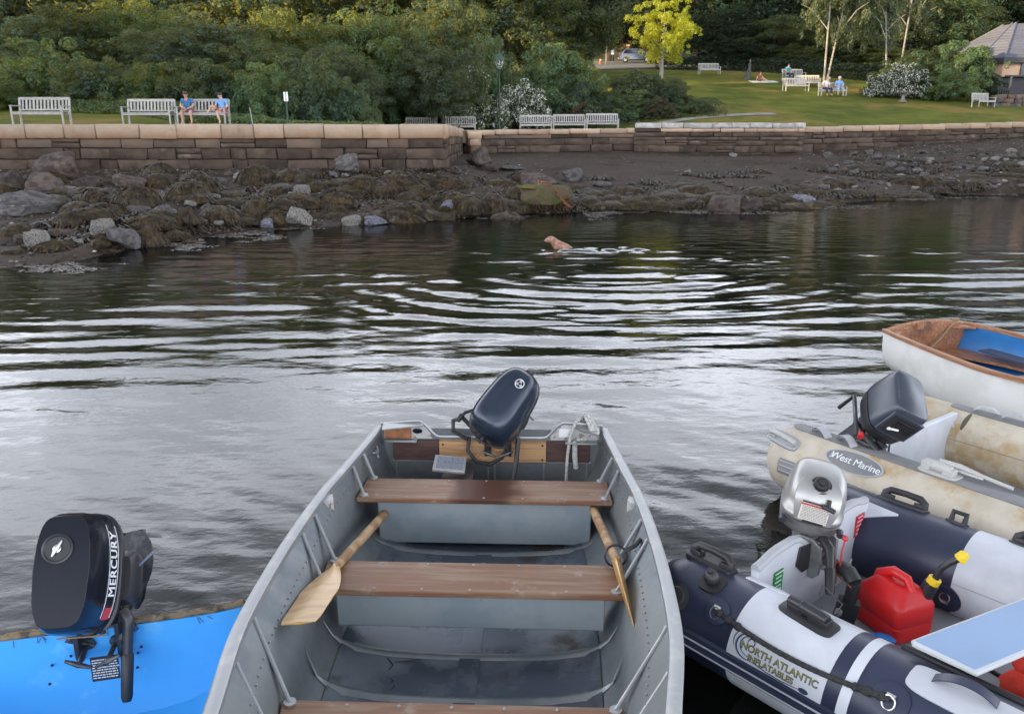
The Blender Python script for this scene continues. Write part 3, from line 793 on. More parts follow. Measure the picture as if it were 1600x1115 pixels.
# ground cover in front of the bushes
def cover(name, label, poly_fn, n, seed, m_, leaf=.06):
    rs = np.random.RandomState(seed); x, y, z = poly_fn(rs, n)
    nrm = rs.randn(n, 3)*.6; nrm[:, 2] += 1; nrm[:, 1] -= .4; nrm /= np.linalg.norm(nrm, axis=1)[:, None]
    a = np.cross(nrm, rs.randn(n, 3)); a /= np.linalg.norm(a, axis=1)[:, None]; b = np.cross(nrm, a)
    p = np.stack([x, y, z], 1); s = leaf*(.6+.8*rs.rand(n))[:, None]
    co = np.empty((n*4, 3)); co[0::4] = p-a*s; co[1::4] = p-b*s*.6; co[2::4] = p+a*s*1.2; co[3::4] = p+b*s*.6
    f = (np.arange(n)[:, None]*4 + np.array([0, 1, 2, 0, 2, 3])[None, :]).ravel()
    return tag(link(name, np_mesh(name, co, f, 3, True), LM[m_], None, False), label, 'ground cover', kind='stuff')
def gc(rs, n):
    x = rs.uniform(-21, -5.2, n); y0 = np.interp(x, [-21, -16, -12, -5], [35.5, 34, 31.5, 29.5])
    t = rs.rand(n); y = y0 + t*4
    hgt = .45 + .35*fbm(x*.8, y*.8, 61, 3)
    return x, y, lawn_z(x, y) + hgt*np.minimum(1, t*6)*(.75+.25*rs.rand(n)) + .05
cover('ground_cover', 'knee-high green ground cover between the benches and the bushes', gc, 30000, 5, 'mid', .055)
def gc2(rs, n):
    x = rs.uniform(-9, 13, n); t = rs.rand(n); y = 48.4 + np.interp(x, [-9, 6, 13], [0, 0, 1]) + t*3.5
    return x, y, lawn_z(x, y) + (.6+.5*fbm(x*.8, y, 62, 3))*np.minimum(1, t*5)
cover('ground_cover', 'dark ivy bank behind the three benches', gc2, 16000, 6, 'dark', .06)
def gc3(rs, n):
    x = rs.uniform(14, 48, n); t = rs.rand(n); y = np.interp(x, [14, 20, 30, 48], [81, 77, 68, 66]) + t*6
    return x, y, lawn_z(x, y) + (1.0+1.2*fbm(x*.6, y*.6, 63, 3))*np.minimum(1, t*4)*rs.uniform(.5, 1, n)
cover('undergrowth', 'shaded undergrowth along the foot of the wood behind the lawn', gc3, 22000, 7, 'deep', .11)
# ================================================================ boats: shared builders
M['alu'] = mat('worn_aluminium', (.26,.275,.28), .36, .65, c2=(.165,.19,.205), scale=3.5, lo=.35, hi=.7, bump=.15, bscale=30, bdist=.004, c3=(.16,.17,.175), s3=7, lo3=.62, hi3=.74, rough2=.55)
M['alu_rail'] = mat('gunwale_aluminium', (.31,.32,.325), .38, .5, c2=(.40,.39,.37), scale=9, lo=.5, hi=.7, bump=.2, bscale=40, bdist=.003)
M['alu_floor'] = mat('wet_stained_floor', (.095,.12,.15), .22, .45, c2=(.19,.22,.25), scale=2.3, lo=.45, hi=.66, bump=.2, bscale=20, bdist=.004, c3=(.075,.06,.052), s3=1.9, lo3=.56, hi3=.68, rough2=.45)
M['box_grey'] = mat('painted_grey_panel', (.25,.285,.30), .5, .1, c2=(.20,.245,.27), scale=3, c3=(.12,.14,.15), s3=14, lo3=.66, hi3=.74)
M['seat_wood'] = mat('worn_varnished_mahogany', (.185,.090,.052), .48, spec=.35, c2=(.24,.16,.10), scale=5, stretch=(7,.5,7), lo=.42, hi=.66, bump=.35, bscale=12, bdist=.003, bstretch=(10,.6,10), c3=(.32,.235,.185), s3=9, lo3=.56, hi3=.76)
M['board_dark'] = mat('dark_transom_board', (.050,.024,.022), .55, c2=(.075,.040,.033), scale=5, stretch=(1,1,6), bump=.2)
M['board_light'] = mat('light_transom_board', (.42,.25,.12), .6, c2=(.26,.14,.06), scale=6, stretch=(6,.5,8), lo=.45, hi=.65, bump=.25, bscale=10)
M['oar_blade'] = mat('varnished_oar_wood', (.52,.31,.10), .35, c2=(.38,.20,.07), scale=4, stretch=(1.2,6,3), lo=.42, hi=.66, bump=.1, coat=.3)
M['oar_loom'] = mat('worn_oar_shaft', (.25,.13,.06), .6, c2=(.40,.27,.14), scale=12, lo=.45, hi=.6, bump=.3, bscale=20, bdist=.004)
M['black_gloss'] = mat('glossy_black_cowl', (.007,.009,.015), .14, c2=(.010,.012,.019), scale=3, spec=.28)
M['navy_gloss'] = mat('dark_metallic_blue_cowl', (.016,.025,.042), .20, .25, c2=(.022,.032,.052), scale=5, spec=.45)
M['black'] = mat('black_rubber', (.014,.014,.016), .5, c2=(.022,.022,.024), scale=8)
M['black_pl'] = mat('black_plastic', (.022,.022,.025), .38)
M['dark_metal'] = mat('dark_engine_metal', (.05,.052,.058), .4, .5, c2=(.10,.10,.10), scale=20, lo=.5, hi=.65)
M['steel'] = mat('bare_steel', (.55,.55,.56), .28, .9)
M['white_print'] = mat('white_print', (.75,.75,.76), .5)
M['red_print'] = mat('red_print', (.45,.03,.03), .5)
M['yellow_pl'] = mat('yellow_plastic', (.75,.52,.02), .4)
M['rope_white'] = mat('weathered_white_rope', (.50,.50,.47), .9, c2=(.36,.36,.34), scale=60, bump=.6, bscale=80, bdist=.004)
M['rust'] = mat('rust_stained_metal', (.32,.13,.05), .8, c2=(.20,.09,.04), scale=12, bump=.3)

def lerp_st(st, s):
    for i in range(len(st)-1):
        if st[i][0] <= s <= st[i+1][0]:
            t = (s-st[i][0])/(st[i+1][0]-st[i][0]); return [a+(b-a)*t for a, b in zip(st[i], st[i+1])]
    return list(st[-1] if s > st[0][0] else st[0])
def spl(st, s):
    """Catmull-Rom through the stations"""
    n = len(st)
    for i in range(n-1):
        if s <= st[i+1][0] or i == n-2:
            a, b = st[i], st[i+1]; t = (s-a[0])/(b[0]-a[0]); t = max(0, min(1, t))
            p = st[i-1] if i > 0 else [2*u-v for u, v in zip(a, b)]; q = st[i+2] if i+2 < n else [2*v-u for u, v in zip(a, b)]
            out_ = []
            for k in range(len(a)):
                m0_ = (b[k]-p[k])/(b[0]-p[0])*(b[0]-a[0]); m1_ = (q[k]-a[k])/(q[0]-a[0])*(b[0]-a[0])
                out_.append((2*t**3-3*t*t+1)*a[k]+(t**3-2*t*t+t)*m0_+(-2*t**3+3*t*t)*b[k]+(t**3-t*t)*m1_)
            out_[0] = s; return out_
PROF = [(1,0),(.975,.14),(.94,.30),(.90,.46),(.855,.61),(.79,.75),(.69,.87),(.55,.945),(.34,.985),(.12,1.0)]
def section(b, zg, zk, prof=PROF, s=0):
    L_ = [(s, -b*u, zg-(zg-zk)*v) for u, v in prof]
    R_ = [(s, b*u, zg-(zg-zk)*v) for u, v in prof[::-1]]
    return L_+R_
def hull(parent, st, zkeel, floor, m_out, m_in, prof=PROF, t=.012, n=46, name_in='hull_lining', s0=0, transom=True):
    """st: (s, half beam, gunwale z); outer skin reaches zkeel(s), lining reaches floor(s)"""
    S = [s0 + (st[-1][0]-s0)*i/(n-1) for i in range(n)]
    o = MB(); rings = []
    for s in S:
        q = spl(st, s); rings.append(section(max(q[1], .01), q[2], zkeel(s), prof(s) if callable(prof) else prof, s))
    o.loft(rings, cap0=True, cap1=True, closed=False)
    ho = o.build('hull', m_out, parent, angle=60)
    o = MB(); rings = []
    for s in S:
        q = spl(st, s); rings.append(section(max(q[1]-t, .004), q[2]-.004, floor(s), prof(s) if callable(prof) else prof, s))
    o.loft(rings, cap0=transom, cap1=False, closed=False)
    hi_ = o.build(name_in, m_in, parent, angle=60)
    return ho, hi_
def rail(parent, st, m, w=.045, h=.03, s0=0, s1=None, name='gunwale', dz=0, inset=0, n=50, bev=.006):
    s1 = s1 or st[-1][0]
    for sg in (-1, 1):
        rings = []
        for i in range(n):
            s = s0+(s1-s0)*i/(n-1); q = spl(st, s); q2 = spl(st, min(s+.02, s1)); q1 = spl(st, max(s-.02, s0))
            tx, ty = .04, sg*(q2[1]-q1[1]); l = math.hypot(tx, ty); nx, ny = -ty/l, tx/l
            if ny*sg < 0: nx, ny = -nx, -ny
            c = Vector((s, sg*max(q[1]-inset, .005), q[2]+dz)); N_ = Vector((nx, ny, 0))
            rings.append([c-N_*w*.45-Vector((0,0,h/2)), c+N_*w*.55-Vector((0,0,h/2)), c+N_*w*.55+Vector((0,0,h*.35)), c+N_*w*.40+Vector((0,0,h/2)), c-N_*w*.32+Vector((0,0,h/2)), c-N_*w*.45+Vector((0,0,h*.35))])
        b = MB(); b.loft(rings); b.build(name, m, parent, angle=50)

def selip(w, l, e, n=32, cx=0, cy=0, z=0, taper=0, barrel=0):
    pts = []
    for k in range(n):
        q = 2*math.pi*k/n; c, s = math.cos(q), math.sin(q)
        x = w/2*math.copysign(abs(c)**(2/e), c); y = l/2*math.copysign(abs(s)**(2/e), s)
        x *= 1-taper*(y/(l/2))-barrel*(y/(l/2))**2
        pts.append((cx+x, cy+y, z))
    return pts

def outboard(label, clamp, heading, tilt, steer, st):
    """outboard motor clamped on a transom; x right, y aft, z up before it is tilted and steered"""
    root = tag(empty('outboard_motor', mw=Matrix.Translation(clamp) @ Matrix.Rotation(heading, 4, 'Z')), label, 'outboard motor')
    Mt = Matrix.Rotation(R(tilt), 4, 'X'); Ms = Mt @ Matrix.Translation((0, .06, 0)) @ Matrix.Rotation(R(steer), 4, 'Z') @ Matrix.Diagonal((1, 1, st.get('zs', 1), 1))
    def fin(o, Mx): o.matrix_local = Mx; return o
    cz = st.get('cz', .14); W, Ln, Hh = st['size']; e = st.get('e', 3.2); tp = st.get('taper', .1); oy = st.get('oy', .06)
    prof = st['prof']
    b = MB(); b.loft([selip(W*w_, Ln*l_, e2, 36, 0, oy+dy*Ln, cz+Hh*z_, tp, st.get('barrel', 0)) for z_, w_, l_, dy, e2 in prof])
    cowl = fin(b.build('cowl', st['cowl_mat'], root, angle=st.get('angle', 30), bevel=st.get('bev', 0), seg=2), Ms)
    b = MB(); b.loft([selip(W*.86, Ln*.86, e, 36, 0, oy, cz-.085), selip(W*.98, Ln*.98, e, 36, 0, oy, cz-.05, tp), selip(W*1.02, Ln*1.02, e, 36, 0, oy, cz-.006, tp), selip(W*.95, Ln*.95, e, 36, 0, oy, cz-.001, tp)])
    fin(b.build('lower_cowl', st.get('pan_mat', M['black_pl']), root, angle=50), Ms)
    lm = st.get('leg_mat', M['dark_metal'])
    b = MB()
    b.loft([selip(.12, .20, 2.2, 20, 0, oy+.01, cz-.08), selip(.085, .15, 2.2, 20, 0, oy, cz-.22), selip(.06, .13, 2.2, 20, 0, oy+.01, cz-.62), selip(.05, .14, 2.2, 20, 0, oy+.02, cz-.80)])
    b.loft([selip(.16, .27, 2.2, 20, 0, oy+.06, cz-.70), selip(.16, .27, 2.2, 20, 0, oy+.06, cz-.715)])
    b.loft([selip(.03, .05, 2, 14, 0, 0, 0)]) if False else None
    b.tube([(0, oy-.14, cz-.83), (0, oy-.10, cz-.83), (0, oy, cz-.83), (0, oy+.12, cz-.83), (0, oy+.16, cz-.83)], [.008, .03, .042, .036, .03], 14)
    b.loft([[(-.006, oy-.06, cz-.85), (.006, oy-.06, cz-.85), (.006, oy+.1, cz-.85), (-.006, oy+.1, cz-.85)], [(-.004, oy+.0, cz-.96), (.004, oy+.0, cz-.96), (.004, oy+.07, cz-.96), (-.004, oy+.07, cz-.96)]])
    fin(b.build('drive_leg', lm, root, angle=40, weld=False), Ms)
    b = MB()
    for k in range(3):
        Mx = Matrix.Translation((0, oy+.18, cz-.83)) @ Matrix.Rotation(k*2.094, 4, 'Y')
        b.add([Mx @ Vector(v) for v in [(-.012,-.012,.01),(.012,.012,.01),(.045,.014,.06),(.02,.002,.10),(-.03,-.016,.085)]], [(0,1,2,3,4)])
    b.tube([(0, oy+.155, cz-.83), (0, oy+.205, cz-.83)], .018, 10)
    fin(b.build('propeller', lm, root, weld=False), Ms)
    # steering head, swivel and clamp bracket
    b = MB(); b.tube([(0, .06, -.30), (0, .06, .05)], .032, 14)
    b.box((0, .055, -.02), (.13, .07, .07)); b.box((0, .035, -.12), (.10, .05, .10)); b.tube([(-.085, .03, .03), (.085, .03, .03)], .02, 12)
    for k, (x, y, z, r_) in enumerate([(.05,.02,.06,.016),(-.05,.03,.07,.014),(.02,-.01,.05,.012),(-.03,0,.02,.018),(.065,.06,.03,.014)]): b.tube([(x, y-.03, z), (x, y+.05, z+.01)], r_, 8)
    fin(b.build('swivel_bracket', st.get('br_mat', M['dark_metal']), root, bevel=.004, weld=False), Mt)
    b = MB()
    for sx in (-1, 1):
        b.prism([(-.075, .035), (-.075, -.10), (-.05, -.13), (-.022, -.13), (-.022, .0), (.02, .0), (.02, -.17), (.05, -.20), (.075, -.16), (.075, .03), (.04, .065), (-.03, .065)], -.009, .009,
                Matrix.Translation((sx*.075, 0, 0)) @ Matrix(((0,0,1,0),(1,0,0,0),(0,1,0,0),(0,0,0,1))))
    b.tube([(-.085, .03, .035), (.085, .03, .035)], .014, 10); b.box((0, .05, -.13), (.15, .02, .03))
    b.build('clamp_bracket', st.get('br_mat', M['dark_metal']), root, bevel=.003)
    for sx in (-1, 1):
        b = MB(); b.tube([(sx*.05, -.05, -.07), (sx*.05, -.14, -.075)], .010, 10); b.tube([(sx*.05, -.018, -.068), (sx*.05, -.03, -.069)], .024, 14)
        b.tube([(sx*.05-.045, -.14, -.075-.02*sx), (sx*.05, -.143, -.075), (sx*.05+.045, -.14, -.075+.02*sx)], [.006, .011, .006], 8)
        b.build('clamp_screw', st.get('screw_mat', M['dark_metal']), root, weld=False)
    # tiller
    if st.get('tiller'):
        a_, b_, c_, rr_ = st['tiller']
        t_ = MB(); a_, b_, c_ = Vector(a_), Vector(b_), Vector(c_)
        m_ = b_+(c_-b_)*.42
        t_.tube([a_, a_+(b_-a_)*.55, b_, b_+(c_-b_)*.10, m_], [rr_*1.3, rr_*1.35, rr_*1.3, rr_*1.15, rr_*1.0], 12)
        tl = fin(t_.build('tiller', M['black_pl'], root, angle=60, weld=False), Ms)
        t_ = MB(); t_.tube([m_, m_+(c_-m_)*.04, m_+(c_-m_)*.9, c_], [rr_*1.05, rr_*1.28, rr_*1.18, rr_*.9], 14)
        t_.build('grip', M['black'], tl, angle=50, weld=False)
    return root, cowl, Ms, Mt

COWL_ROUND = [(0,.94,.94,0,3.4),(.02,1.0,1.0,0,3.4),(.12,1.02,1.01,0,3.3),(.45,1.0,.99,0,3.2),(.68,.94,.95,-.005,3.1),(.84,.82,.87,-.01,3.0),(.93,.68,.77,-.012,2.9),(.98,.48,.6,-.014,2.7),(1.0,.25,.35,-.015,2.5)]
COWL_SHARP = [(0,.95,.95,0,4),(.02,1.0,1.0,0,4),(.10,1.0,1.0,0,4),(.104,1.02,1.01,0,4),(.13,1.02,1.01,0,4),(.34,1.0,.99,0,4),(.36,.985,.985,0,4),(.62,.955,.965,0,4.2),(.84,.88,.93,.005,4.4),(.90,.84,.90,.005,4.6),(.995,.80,.86,.01,5),(1.0,.79,.85,.01,5)]
COWL_GREY = [(0,.96,.96,0,4),(.02,1.0,1.0,0,4),(.1,1.01,1.0,0,4),(.40,1.0,.99,0,4),(.70,.95,.96,0,4.2),(.90,.88,.92,.0,4.6),(.985,.82,.88,.0,5),(1.0,.79,.86,.0,5)]
COWL_HONDA = [(0,.95,.95,0,3.2),(.03,1.02,1.02,0,3.2),(.14,1.03,1.03,0,3.2),(.17,.98,.98,0,3.1),(.45,.97,.96,.01,3.1),(.68,.92,.90,.035,3.0),(.85,.84,.80,.06,3.0),(.95,.72,.68,.07,2.9),(1.0,.55,.48,.075,2.8)]

# ================================================================ the aluminium boat
A_ROT = R(-92.0)
ab = tag(empty('aluminium_boat', (-.129, 4.60, 0), A_ROT), 'open grey aluminium boat with brown wooden seats, in the middle of the foreground', 'boat')
AST = [(0,.700,.495),(.64,.768,.50),(.93,.800,.505),(1.31,.818,.51),(1.7,.818,.52),(2.15,.79,.54),(2.55,.715,.565),(3.0,.62,.60),(3.45,.43,.64),(3.85,.21,.68),(4.08,.02,.70)]
APROF = [(1,0),(.985,.16),(.962,.32),(.935,.48),(.90,.62),(.85,.74),(.775,.84),(.67,.92),(.50,.97),(.30,.99),(.1,1.0)]
def aprof(s):
    k = float(np.interp(s, [0, .3, .65, 1.45, 2.4, 3.2], [.01, .02, .045, .135, .175, .15]))
    return [(u*(1-k*math.sin(math.pi/2*min(1, v/.42))*(1 if v < .42 else max(0, 1-(v-.42)/.9))), v) for u, v in APROF]
def aw(s, v):
    P = aprof(s)
    for (u0, v0), (u1, v1) in zip(P, P[1:]):
        if v0 <= v <= v1: return u0+(u1-u0)*(v-v0)/(v1-v0+1e-9)
    return P[-1][0]
def av(s, au):
    P = aprof(s)[::-1]
    for (u0, v0), (u1, v1) in zip(P, P[1:]):
        if u0 <= au <= u1: return v0+(v1-v0)*(au-u0)/(u1-u0+1e-9)
    return 1.0
afloor = lambda s: .045 + .02*max(0, s-2.6)**2 + .18*max(0, (s-3.0))**2
hull(ab, AST, lambda s: -.13+.25*max(0, s-3.1)**2, afloor, M['alu'], M['alu'], aprof, .008, transom=False, name_in='hull_lining', s0=.0)
rail(ab, AST, M['alu_rail'], .050, .030)
# rivets along the side seam
b = MB()
for sg in (-1, 1):
    for i in range(70):
        s = .1+i*.05; q = spl(AST, s); b.ball((s, sg*((q[1]-.008)*aw(s, .16)-.002), q[2]-(q[2]-.045)*.16), (.005,.004,.005), 6, 3)
b.build('rivets', M['alu_rail'], ab, weld=False, kind='stuff')
# floor pan with stains
b = MB(); rings = []
for i in range(30):
    s = .02+i*.1; q = spl(AST, s); f = afloor(s)
    rings.append([(s, y*(q[1]-.01), q[2]-(q[2]-f)*av(s, abs(y))+.005) for y in (-.70,-.62,-.55,-.45,-.32,-.15,0,.15,.32,.45,.55,.62,.70)])
b.loft(rings, False, False, closed=False); b.build('floor_pan', M['alu_floor'], ab, angle=60)
# raised cross ribs
for s in (.32, .74, 1.10, 1.62, 1.90, 2.55):
    q = spl(AST, s); f = afloor(s); rr_ = []
    for k in range(33):
        u = -1+2*k/32; au = abs(u)*.80; v = av(s, au)
        rr_.append(Vector((s, math.copysign(au, u)*(q[1]-.012), q[2]-(q[2]-f)*v+.004)))
    b = MB(); rings = []
    for k, p in enumerate(rr_):
        e_ = min(1, (1-abs(-1+2*k/32))*4+.05); q_ = rr_[min(k+1, 32)]-rr_[max(k-1, 0)]; n_ = Vector((0, -q_.z, q_.y)).normalized()
        rings.append([p+Vector((dx*e_, 0, 0))+n_*(h_*e_-.003) for dx, h_ in ((-.034,0),(-.020,.007),(-.008,.014),(.008,.014),(.020,.007),(.034,0))])
    b.loft(rings); b.build('rib', M['alu'], ab, angle=80)
# keel seam
for dy in (-.025, .03):
    b = MB()
    for i in range(60): b.ball((.1+i*.045, dy, afloor(.1+i*.045)+.007), (.005,.005,.003), 6, 3)
    b.build('rivets', M['dark_metal'], ab, weld=False, kind='stuff')
b = MB(); b.box((1.5, 0, .052), (2.9, .09, .006)); b.build('keel_strip', M['alu_floor'], ab)
# seats
def a_seat(s0, s1, zt, boxz, bh, boxhw, face, name='seat'):
    sm_ = (s0+s1)/2; q0 = spl(AST, s0); q1 = spl(AST, s1)
    def hw(q): return (q[1]-.010)*aw(q[0], (q[2]-zt+.01)/(q[2]-.045)) - .004
    w0, w1 = hw(q0), hw(q1)
    b = MB(); b.add([(s0,-w0,zt-.028),(s0,w0,zt-.028),(s1,w1,zt-.028),(s1,-w1,zt-.028),(s0,-w0,zt),(s0,w0,zt),(s1,w1,zt),(s1,-w1,zt)],
                    [(0,1,2,3),(4,7,6,5),(0,4,5,1),(1,5,6,2),(2,6,7,3),(3,7,4,0)])
    o = b.build('seat', M['seat_wood'], ab, bevel=.005, angle=30)
    b = MB(); b.box(((s0+.02+s1-face)/2, 0, (zt-.03+boxz)/2), (s1-face-s0-.02, boxhw*2, zt-.03-boxz))
    b.build('seat_box', M['box_grey'], ab, bevel=.006)
    for ss in (s0+.02, s1-.02):
        for k in range(7):
            y = -w0+.05+(2*w0-.1)*k/6
            b = MB(); b.ball((ss, y, zt+.001), (.007,.007,.0035), 8, 4); b.build('screw', M['alu_rail'], o, weld=False)
    return o
a_seat(.46, .715, .365, .085, 0, .585, .02)
a_seat(1.36, 1.605, .365, .175, 0, .59, .015)
a_seat(2.29, 2.56, .365, .10, 0, .56, .02)
wet = M['seat_wood'].copy(); wet.name = 'mahogany_with_wet_patch'
nt = wet.node_tree; N, L = nt.nodes, nt.links; bs = N['Principled BSDF']
src = bs.inputs['Base Color'].links[0].from_socket
tc = N.new('ShaderNodeTexCoord'); mp = N.new('ShaderNodeMapping'); mp.inputs['Location'].default_value = (-.587*.9, .0, 0)
mp.inputs['Scale'].default_value = (.9, 4.2, 0); vl = N.new('ShaderNodeVectorMath'); vl.operation = 'LENGTH'
nz = N.new('ShaderNodeTexNoise'); nz.inputs['Scale'].default_value = 6; ad = N.new('ShaderNodeMath'); ad.operation = 'ADD'
mr = N.new('ShaderNodeMapRange'); mr.interpolation_type = 'SMOOTHSTEP'; mr.inputs['From Min'].default_value = 1.0; mr.inputs['From Max'].default_value = 1.5
mxx = N.new('ShaderNodeMix'); mxx.data_type = 'RGBA'; mxx.inputs[6].default_value = (.075,.030,.018,1)
L.new(tc.outputs['Object'], mp.inputs[0]); L.new(mp.outputs[0], vl.inputs[0]); L.new(tc.outputs['Object'], nz.inputs[0])
L.new(vl.outputs['Value'], ad.inputs[0]); L.new(nz.outputs[0], ad.inputs[1]); L.new(ad.outputs[0], mr.inputs[0])
L.new(mr.outputs[0], mxx.inputs[0]); L.new(src, mxx.inputs[7]); L.new(mxx.outputs[2], bs.inputs['Base Color'])
st1 = bpy.data.objects['seat']; st1.data.materials[0] = wet; st1['label'] = 'stern seat with a dark wet patch in its middle'
# braces from gunwale to seat ends
for (sa, sb_) in ((.44,.47),(.62,.69),(1.28,1.37),(1.47,1.585),(2.16,2.31),(2.44,2.54)):
    for sg in (-1, 1):
        qa = spl(AST, sa-.05 if sa < 1 else sa-.12); qb = spl(AST, sb_)
        p0 = Vector((qa[0], sg*(qa[1]-.022), qa[2]-.018)); p1 = Vector((sb_, sg*((qb[1]-.010)*aw(sb_, .31)-.045), .368))
        b = MB(); b.tube([p0, p0+(p1-p0)*.1, p1-(p1-p0)*.08, p1], [.011, .0085, .0085, .009], 8)
        b.tube([p1+Vector((0,0,-.002)), p1+Vector((0,0,.006))], .022, 12); b.build('brace', M['alu_rail'], ab, weld=False)
# transom
def prof_top(y):
    ay = abs(y)
    hump = .545 - .02*max(0, (ay-.45)/.25)
    t = max(0, min(1, (ay-.325)/.13)); t = t*t*(3-2*t)
    return .440+(hump-.440)*t
b = MB(); ysn = [-.69+1.38*k/56 for k in range(57)]
def wid(z): return max(0.0, 1-0.0*z)
fr_ = [(0, y, prof_top(y)) for y in ysn]
rings = []
for y in ysn:
    zt = prof_top(y); zb = -.12+.10*(abs(y)/.69)**3+.15*max(0, abs(y)-.55)
    rings.append([(-.004, y, zb), (.022, y, zb), (.022, y, zt), (-.004, y, zt)])
b.loft(rings); b.build('transom', M['alu'], ab, angle=40)
b = MB(); b.tube([(.009, y, prof_top(y)+.004) for y in ysn], .011, 8); b.build('transom_cap', M['alu_rail'], ab, weld=False)
M['speck'] = mat('speckled_aluminium', (.50,.50,.49), .5, .3, c2=(.22,.18,.14), scale=38, lo=.56, hi=.62)
for sg in (-1, 1):
    b = MB(); rings = []
    for k in range(20):
        y = .37+.30*k/19; rings.append([(.024, sg*y, .436), (.027, sg*y, .436), (.027, sg*y, prof_top(y)-.006), (.024, sg*y, prof_top(y)-.006)])
    b.loft(rings); b.build('corner_plate', M['speck'], ab)
b = MB(); b.ball((.029, -.46, .487), (.004,.032,.018), 18, 6); b.build('badge', M['black_gloss'], ab)
b = MB(); b.box((.029, .46, .485), (.003,.075,.055)); b.build('sticker', M['white_print'], ab)
for y0, y1, m_, d, lb_ in ((-.615,-.325,'board_dark',.026,'dark stained board left of the motor'),(-.325,.345,'board_light',.034,'pale replacement board behind the motor'),(.345,.615,'board_dark',.026,'dark stained board right of the motor')):
    b = MB(); b.box((.022+d/2, (y0+y1)/2, .363), (d, y1-y0-.003, .135)); b.build('transom_board', M[m_], ab, bevel=.003, label=lb_)
for y, z in [(-.30,.41),(.32,.41),(-.30,.315),(.32,.315),(-.08,.345)]:
    b = MB(); b.ball((.058, y, z), (.004,.007,.007), 8, 4); b.build('bolt', M['steel'] if y == -.08 else M['black'], ab, weld=False)
b = MB(); b.tube([(.034, -.62, .292), (.034, .62, .292)], .008, 6); b.build('transom_ledge', M['alu_rail'], ab)
for y in (-.02, .02, .33, -.60, .60):
    b = MB(); b.box((.03, y, .17), (.014, .010, .24)); b.build('stiffener', M['alu_rail'], ab)
b = MB(); b.prism([(.02, -.67), (.14, -.66), (.06, -.42), (.02, -.42)], .530, .538); b.build('corner_knee', M['alu_rail'], ab)
b = MB(); b.prism([(.025, -.665), (.05, -.66), (.05, -.50), (.025, -.50)], .445, .528); b.build('corner_cap', M['rust'], ab, label='rust-stained corner under the knee')
for sg in (-1, 1):
    b = MB(); b.box((.055, sg*.56, .432), (.045, .20, .014)); b.build('stern_handle', M['alu_rail'], ab, bevel=.005)
b = MB(); b.prism([(.02, .67), (.16, .66), (.10, .56), (.02, .50)], .520, .530); b.build('corner_knee', M['alu_rail'], ab)
# oarlock sockets and cleats
for s, sg in ((.98,-1),(.95,1)):
    q = spl(AST, s); y = sg*(q[1]-.02)
    b = MB(); b.box((s, y-sg*.012, q[2]-.03), (.07, .03, .045)); b.tube([(s, y-sg*.025, q[2]-.01), (s, y-sg*.025, q[2]-.12)], .012, 8)
    b.tube([(s-.03, y-sg*.03, q[2]-.10), (s-.01, y-sg*.045, q[2]-.13), (s+.03, y-sg*.03, q[2]-.11)], .006, 6)
    b.build('oarlock_socket', M['speck'], ab, weld=False, bevel=.003)
q = spl(AST, .22)
for sg in (-1,):
    y = sg*(q[1]-.035); b = MB(); b.tube([(.17, y, .44), (.21, y+.015, .425), (.25, y+.02, .43), (.30, y, .45)], [.005,.008,.008,.005], 6); b.tube([(.21, y, .43), (.23, y+.02, .39)], .005, 6)
    b.build('cleat', M['steel'], ab, weld=False)
# marks and hanging line on the floor
b = MB(); b.tube([(1.66, -.36, .062), (1.70, -.33, .060), (1.76, -.35, .058), (1.80, -.31, .058), (1.84, -.34, .058), (1.86, -.31, .058), (1.83, -.30, .058)], .004, 5)
b.tube([(1.68, -.33, .06), (1.67, -.27, .06), (1.655, -.22, .06)], .003, 5)
tag(b.build('cord', M['black'], None, weld=False), 'short tangled black cord lying on the floor of the aluminium boat', 'cord')
cordo = bpy.data.objects['cord']; cordo.matrix_world = ab.matrix_basis

def in_boat(root, p):
    return root.matrix_basis @ Vector(p)
# ---- oars
def oar(label, tip, neck, butt, width, face, blade_l, ring=None):
    """blade tip, neck of the blade, butt of the shaft; face = normal of the blade"""
    tip, neck, butt = Vector(tip), Vector(neck), Vector(butt)
    o = tag(empty('oar', neck), label, 'oar')
    d = (neck-tip).normalized(); f = Vector(face).normalized(); s = d.cross(f).normalized(); f = s.cross(d)
    L_ = (neck-tip).length; rings = []
    for k in range(15):
        t = k/14; w = width*(.92+.08*t if t < .45 else 1-.0*(t))/2
        if t > .5: w = width/2*(1-((t-.5)/.5)**1.6*.76)
        if k == 0: w *= .9
        th = .004+.011*t; c = tip-neck+d*L_*t
        rings.append([c+s*w*a_+f*th*b_ for a_, b_ in ((-1,-.3),(-.5,-.8),(0,-1.5),(.5,-.8),(1,-.3),(1,.3),(.5,.8),(0,1.5),(-.5,.8),(-1,.3))])
    b = MB(); b.loft(rings); b.build('blade', M['oar_blade'], o, angle=60)
    b = MB(); v = butt-neck; b.tube([v*-.02, v*.05, v*.3, v*.7, v], [.020, .021, .023, .024, .021], 12); b.build('shaft', M['oar_loom'], o, angle=60)
    return o
E_ = lambda px, py, z: on(px, py, z)
oar('wooden oar with its broad varnished blade lying across the left end of the middle seat', E_(466, 973, .47), E_(524, 886, .395), E_(612, 790, .24), .165, (-.15, -.35, 1), .5)
oar('wooden oar standing edge-on through a black ring at the right end of the middle seat', E_(995, 993, .34), E_(962, 872, .42), E_(915, 770, .25), .14, (1, .25, .35), .5)
b = MB(); c0 = E_(962, 868, .425)
b.tube([c0+Vector((.05*math.cos(a_), .018*math.sin(a_), .045*math.sin(a_))) for a_ in [2*math.pi*k/20 for k in range(20)]], .006, 6, closed=True)
b.tube([c0+Vector((.04, .01, .02)), c0+Vector((.09, .02, .04)), c0+Vector((.12, .06, .05))], .010, 8)
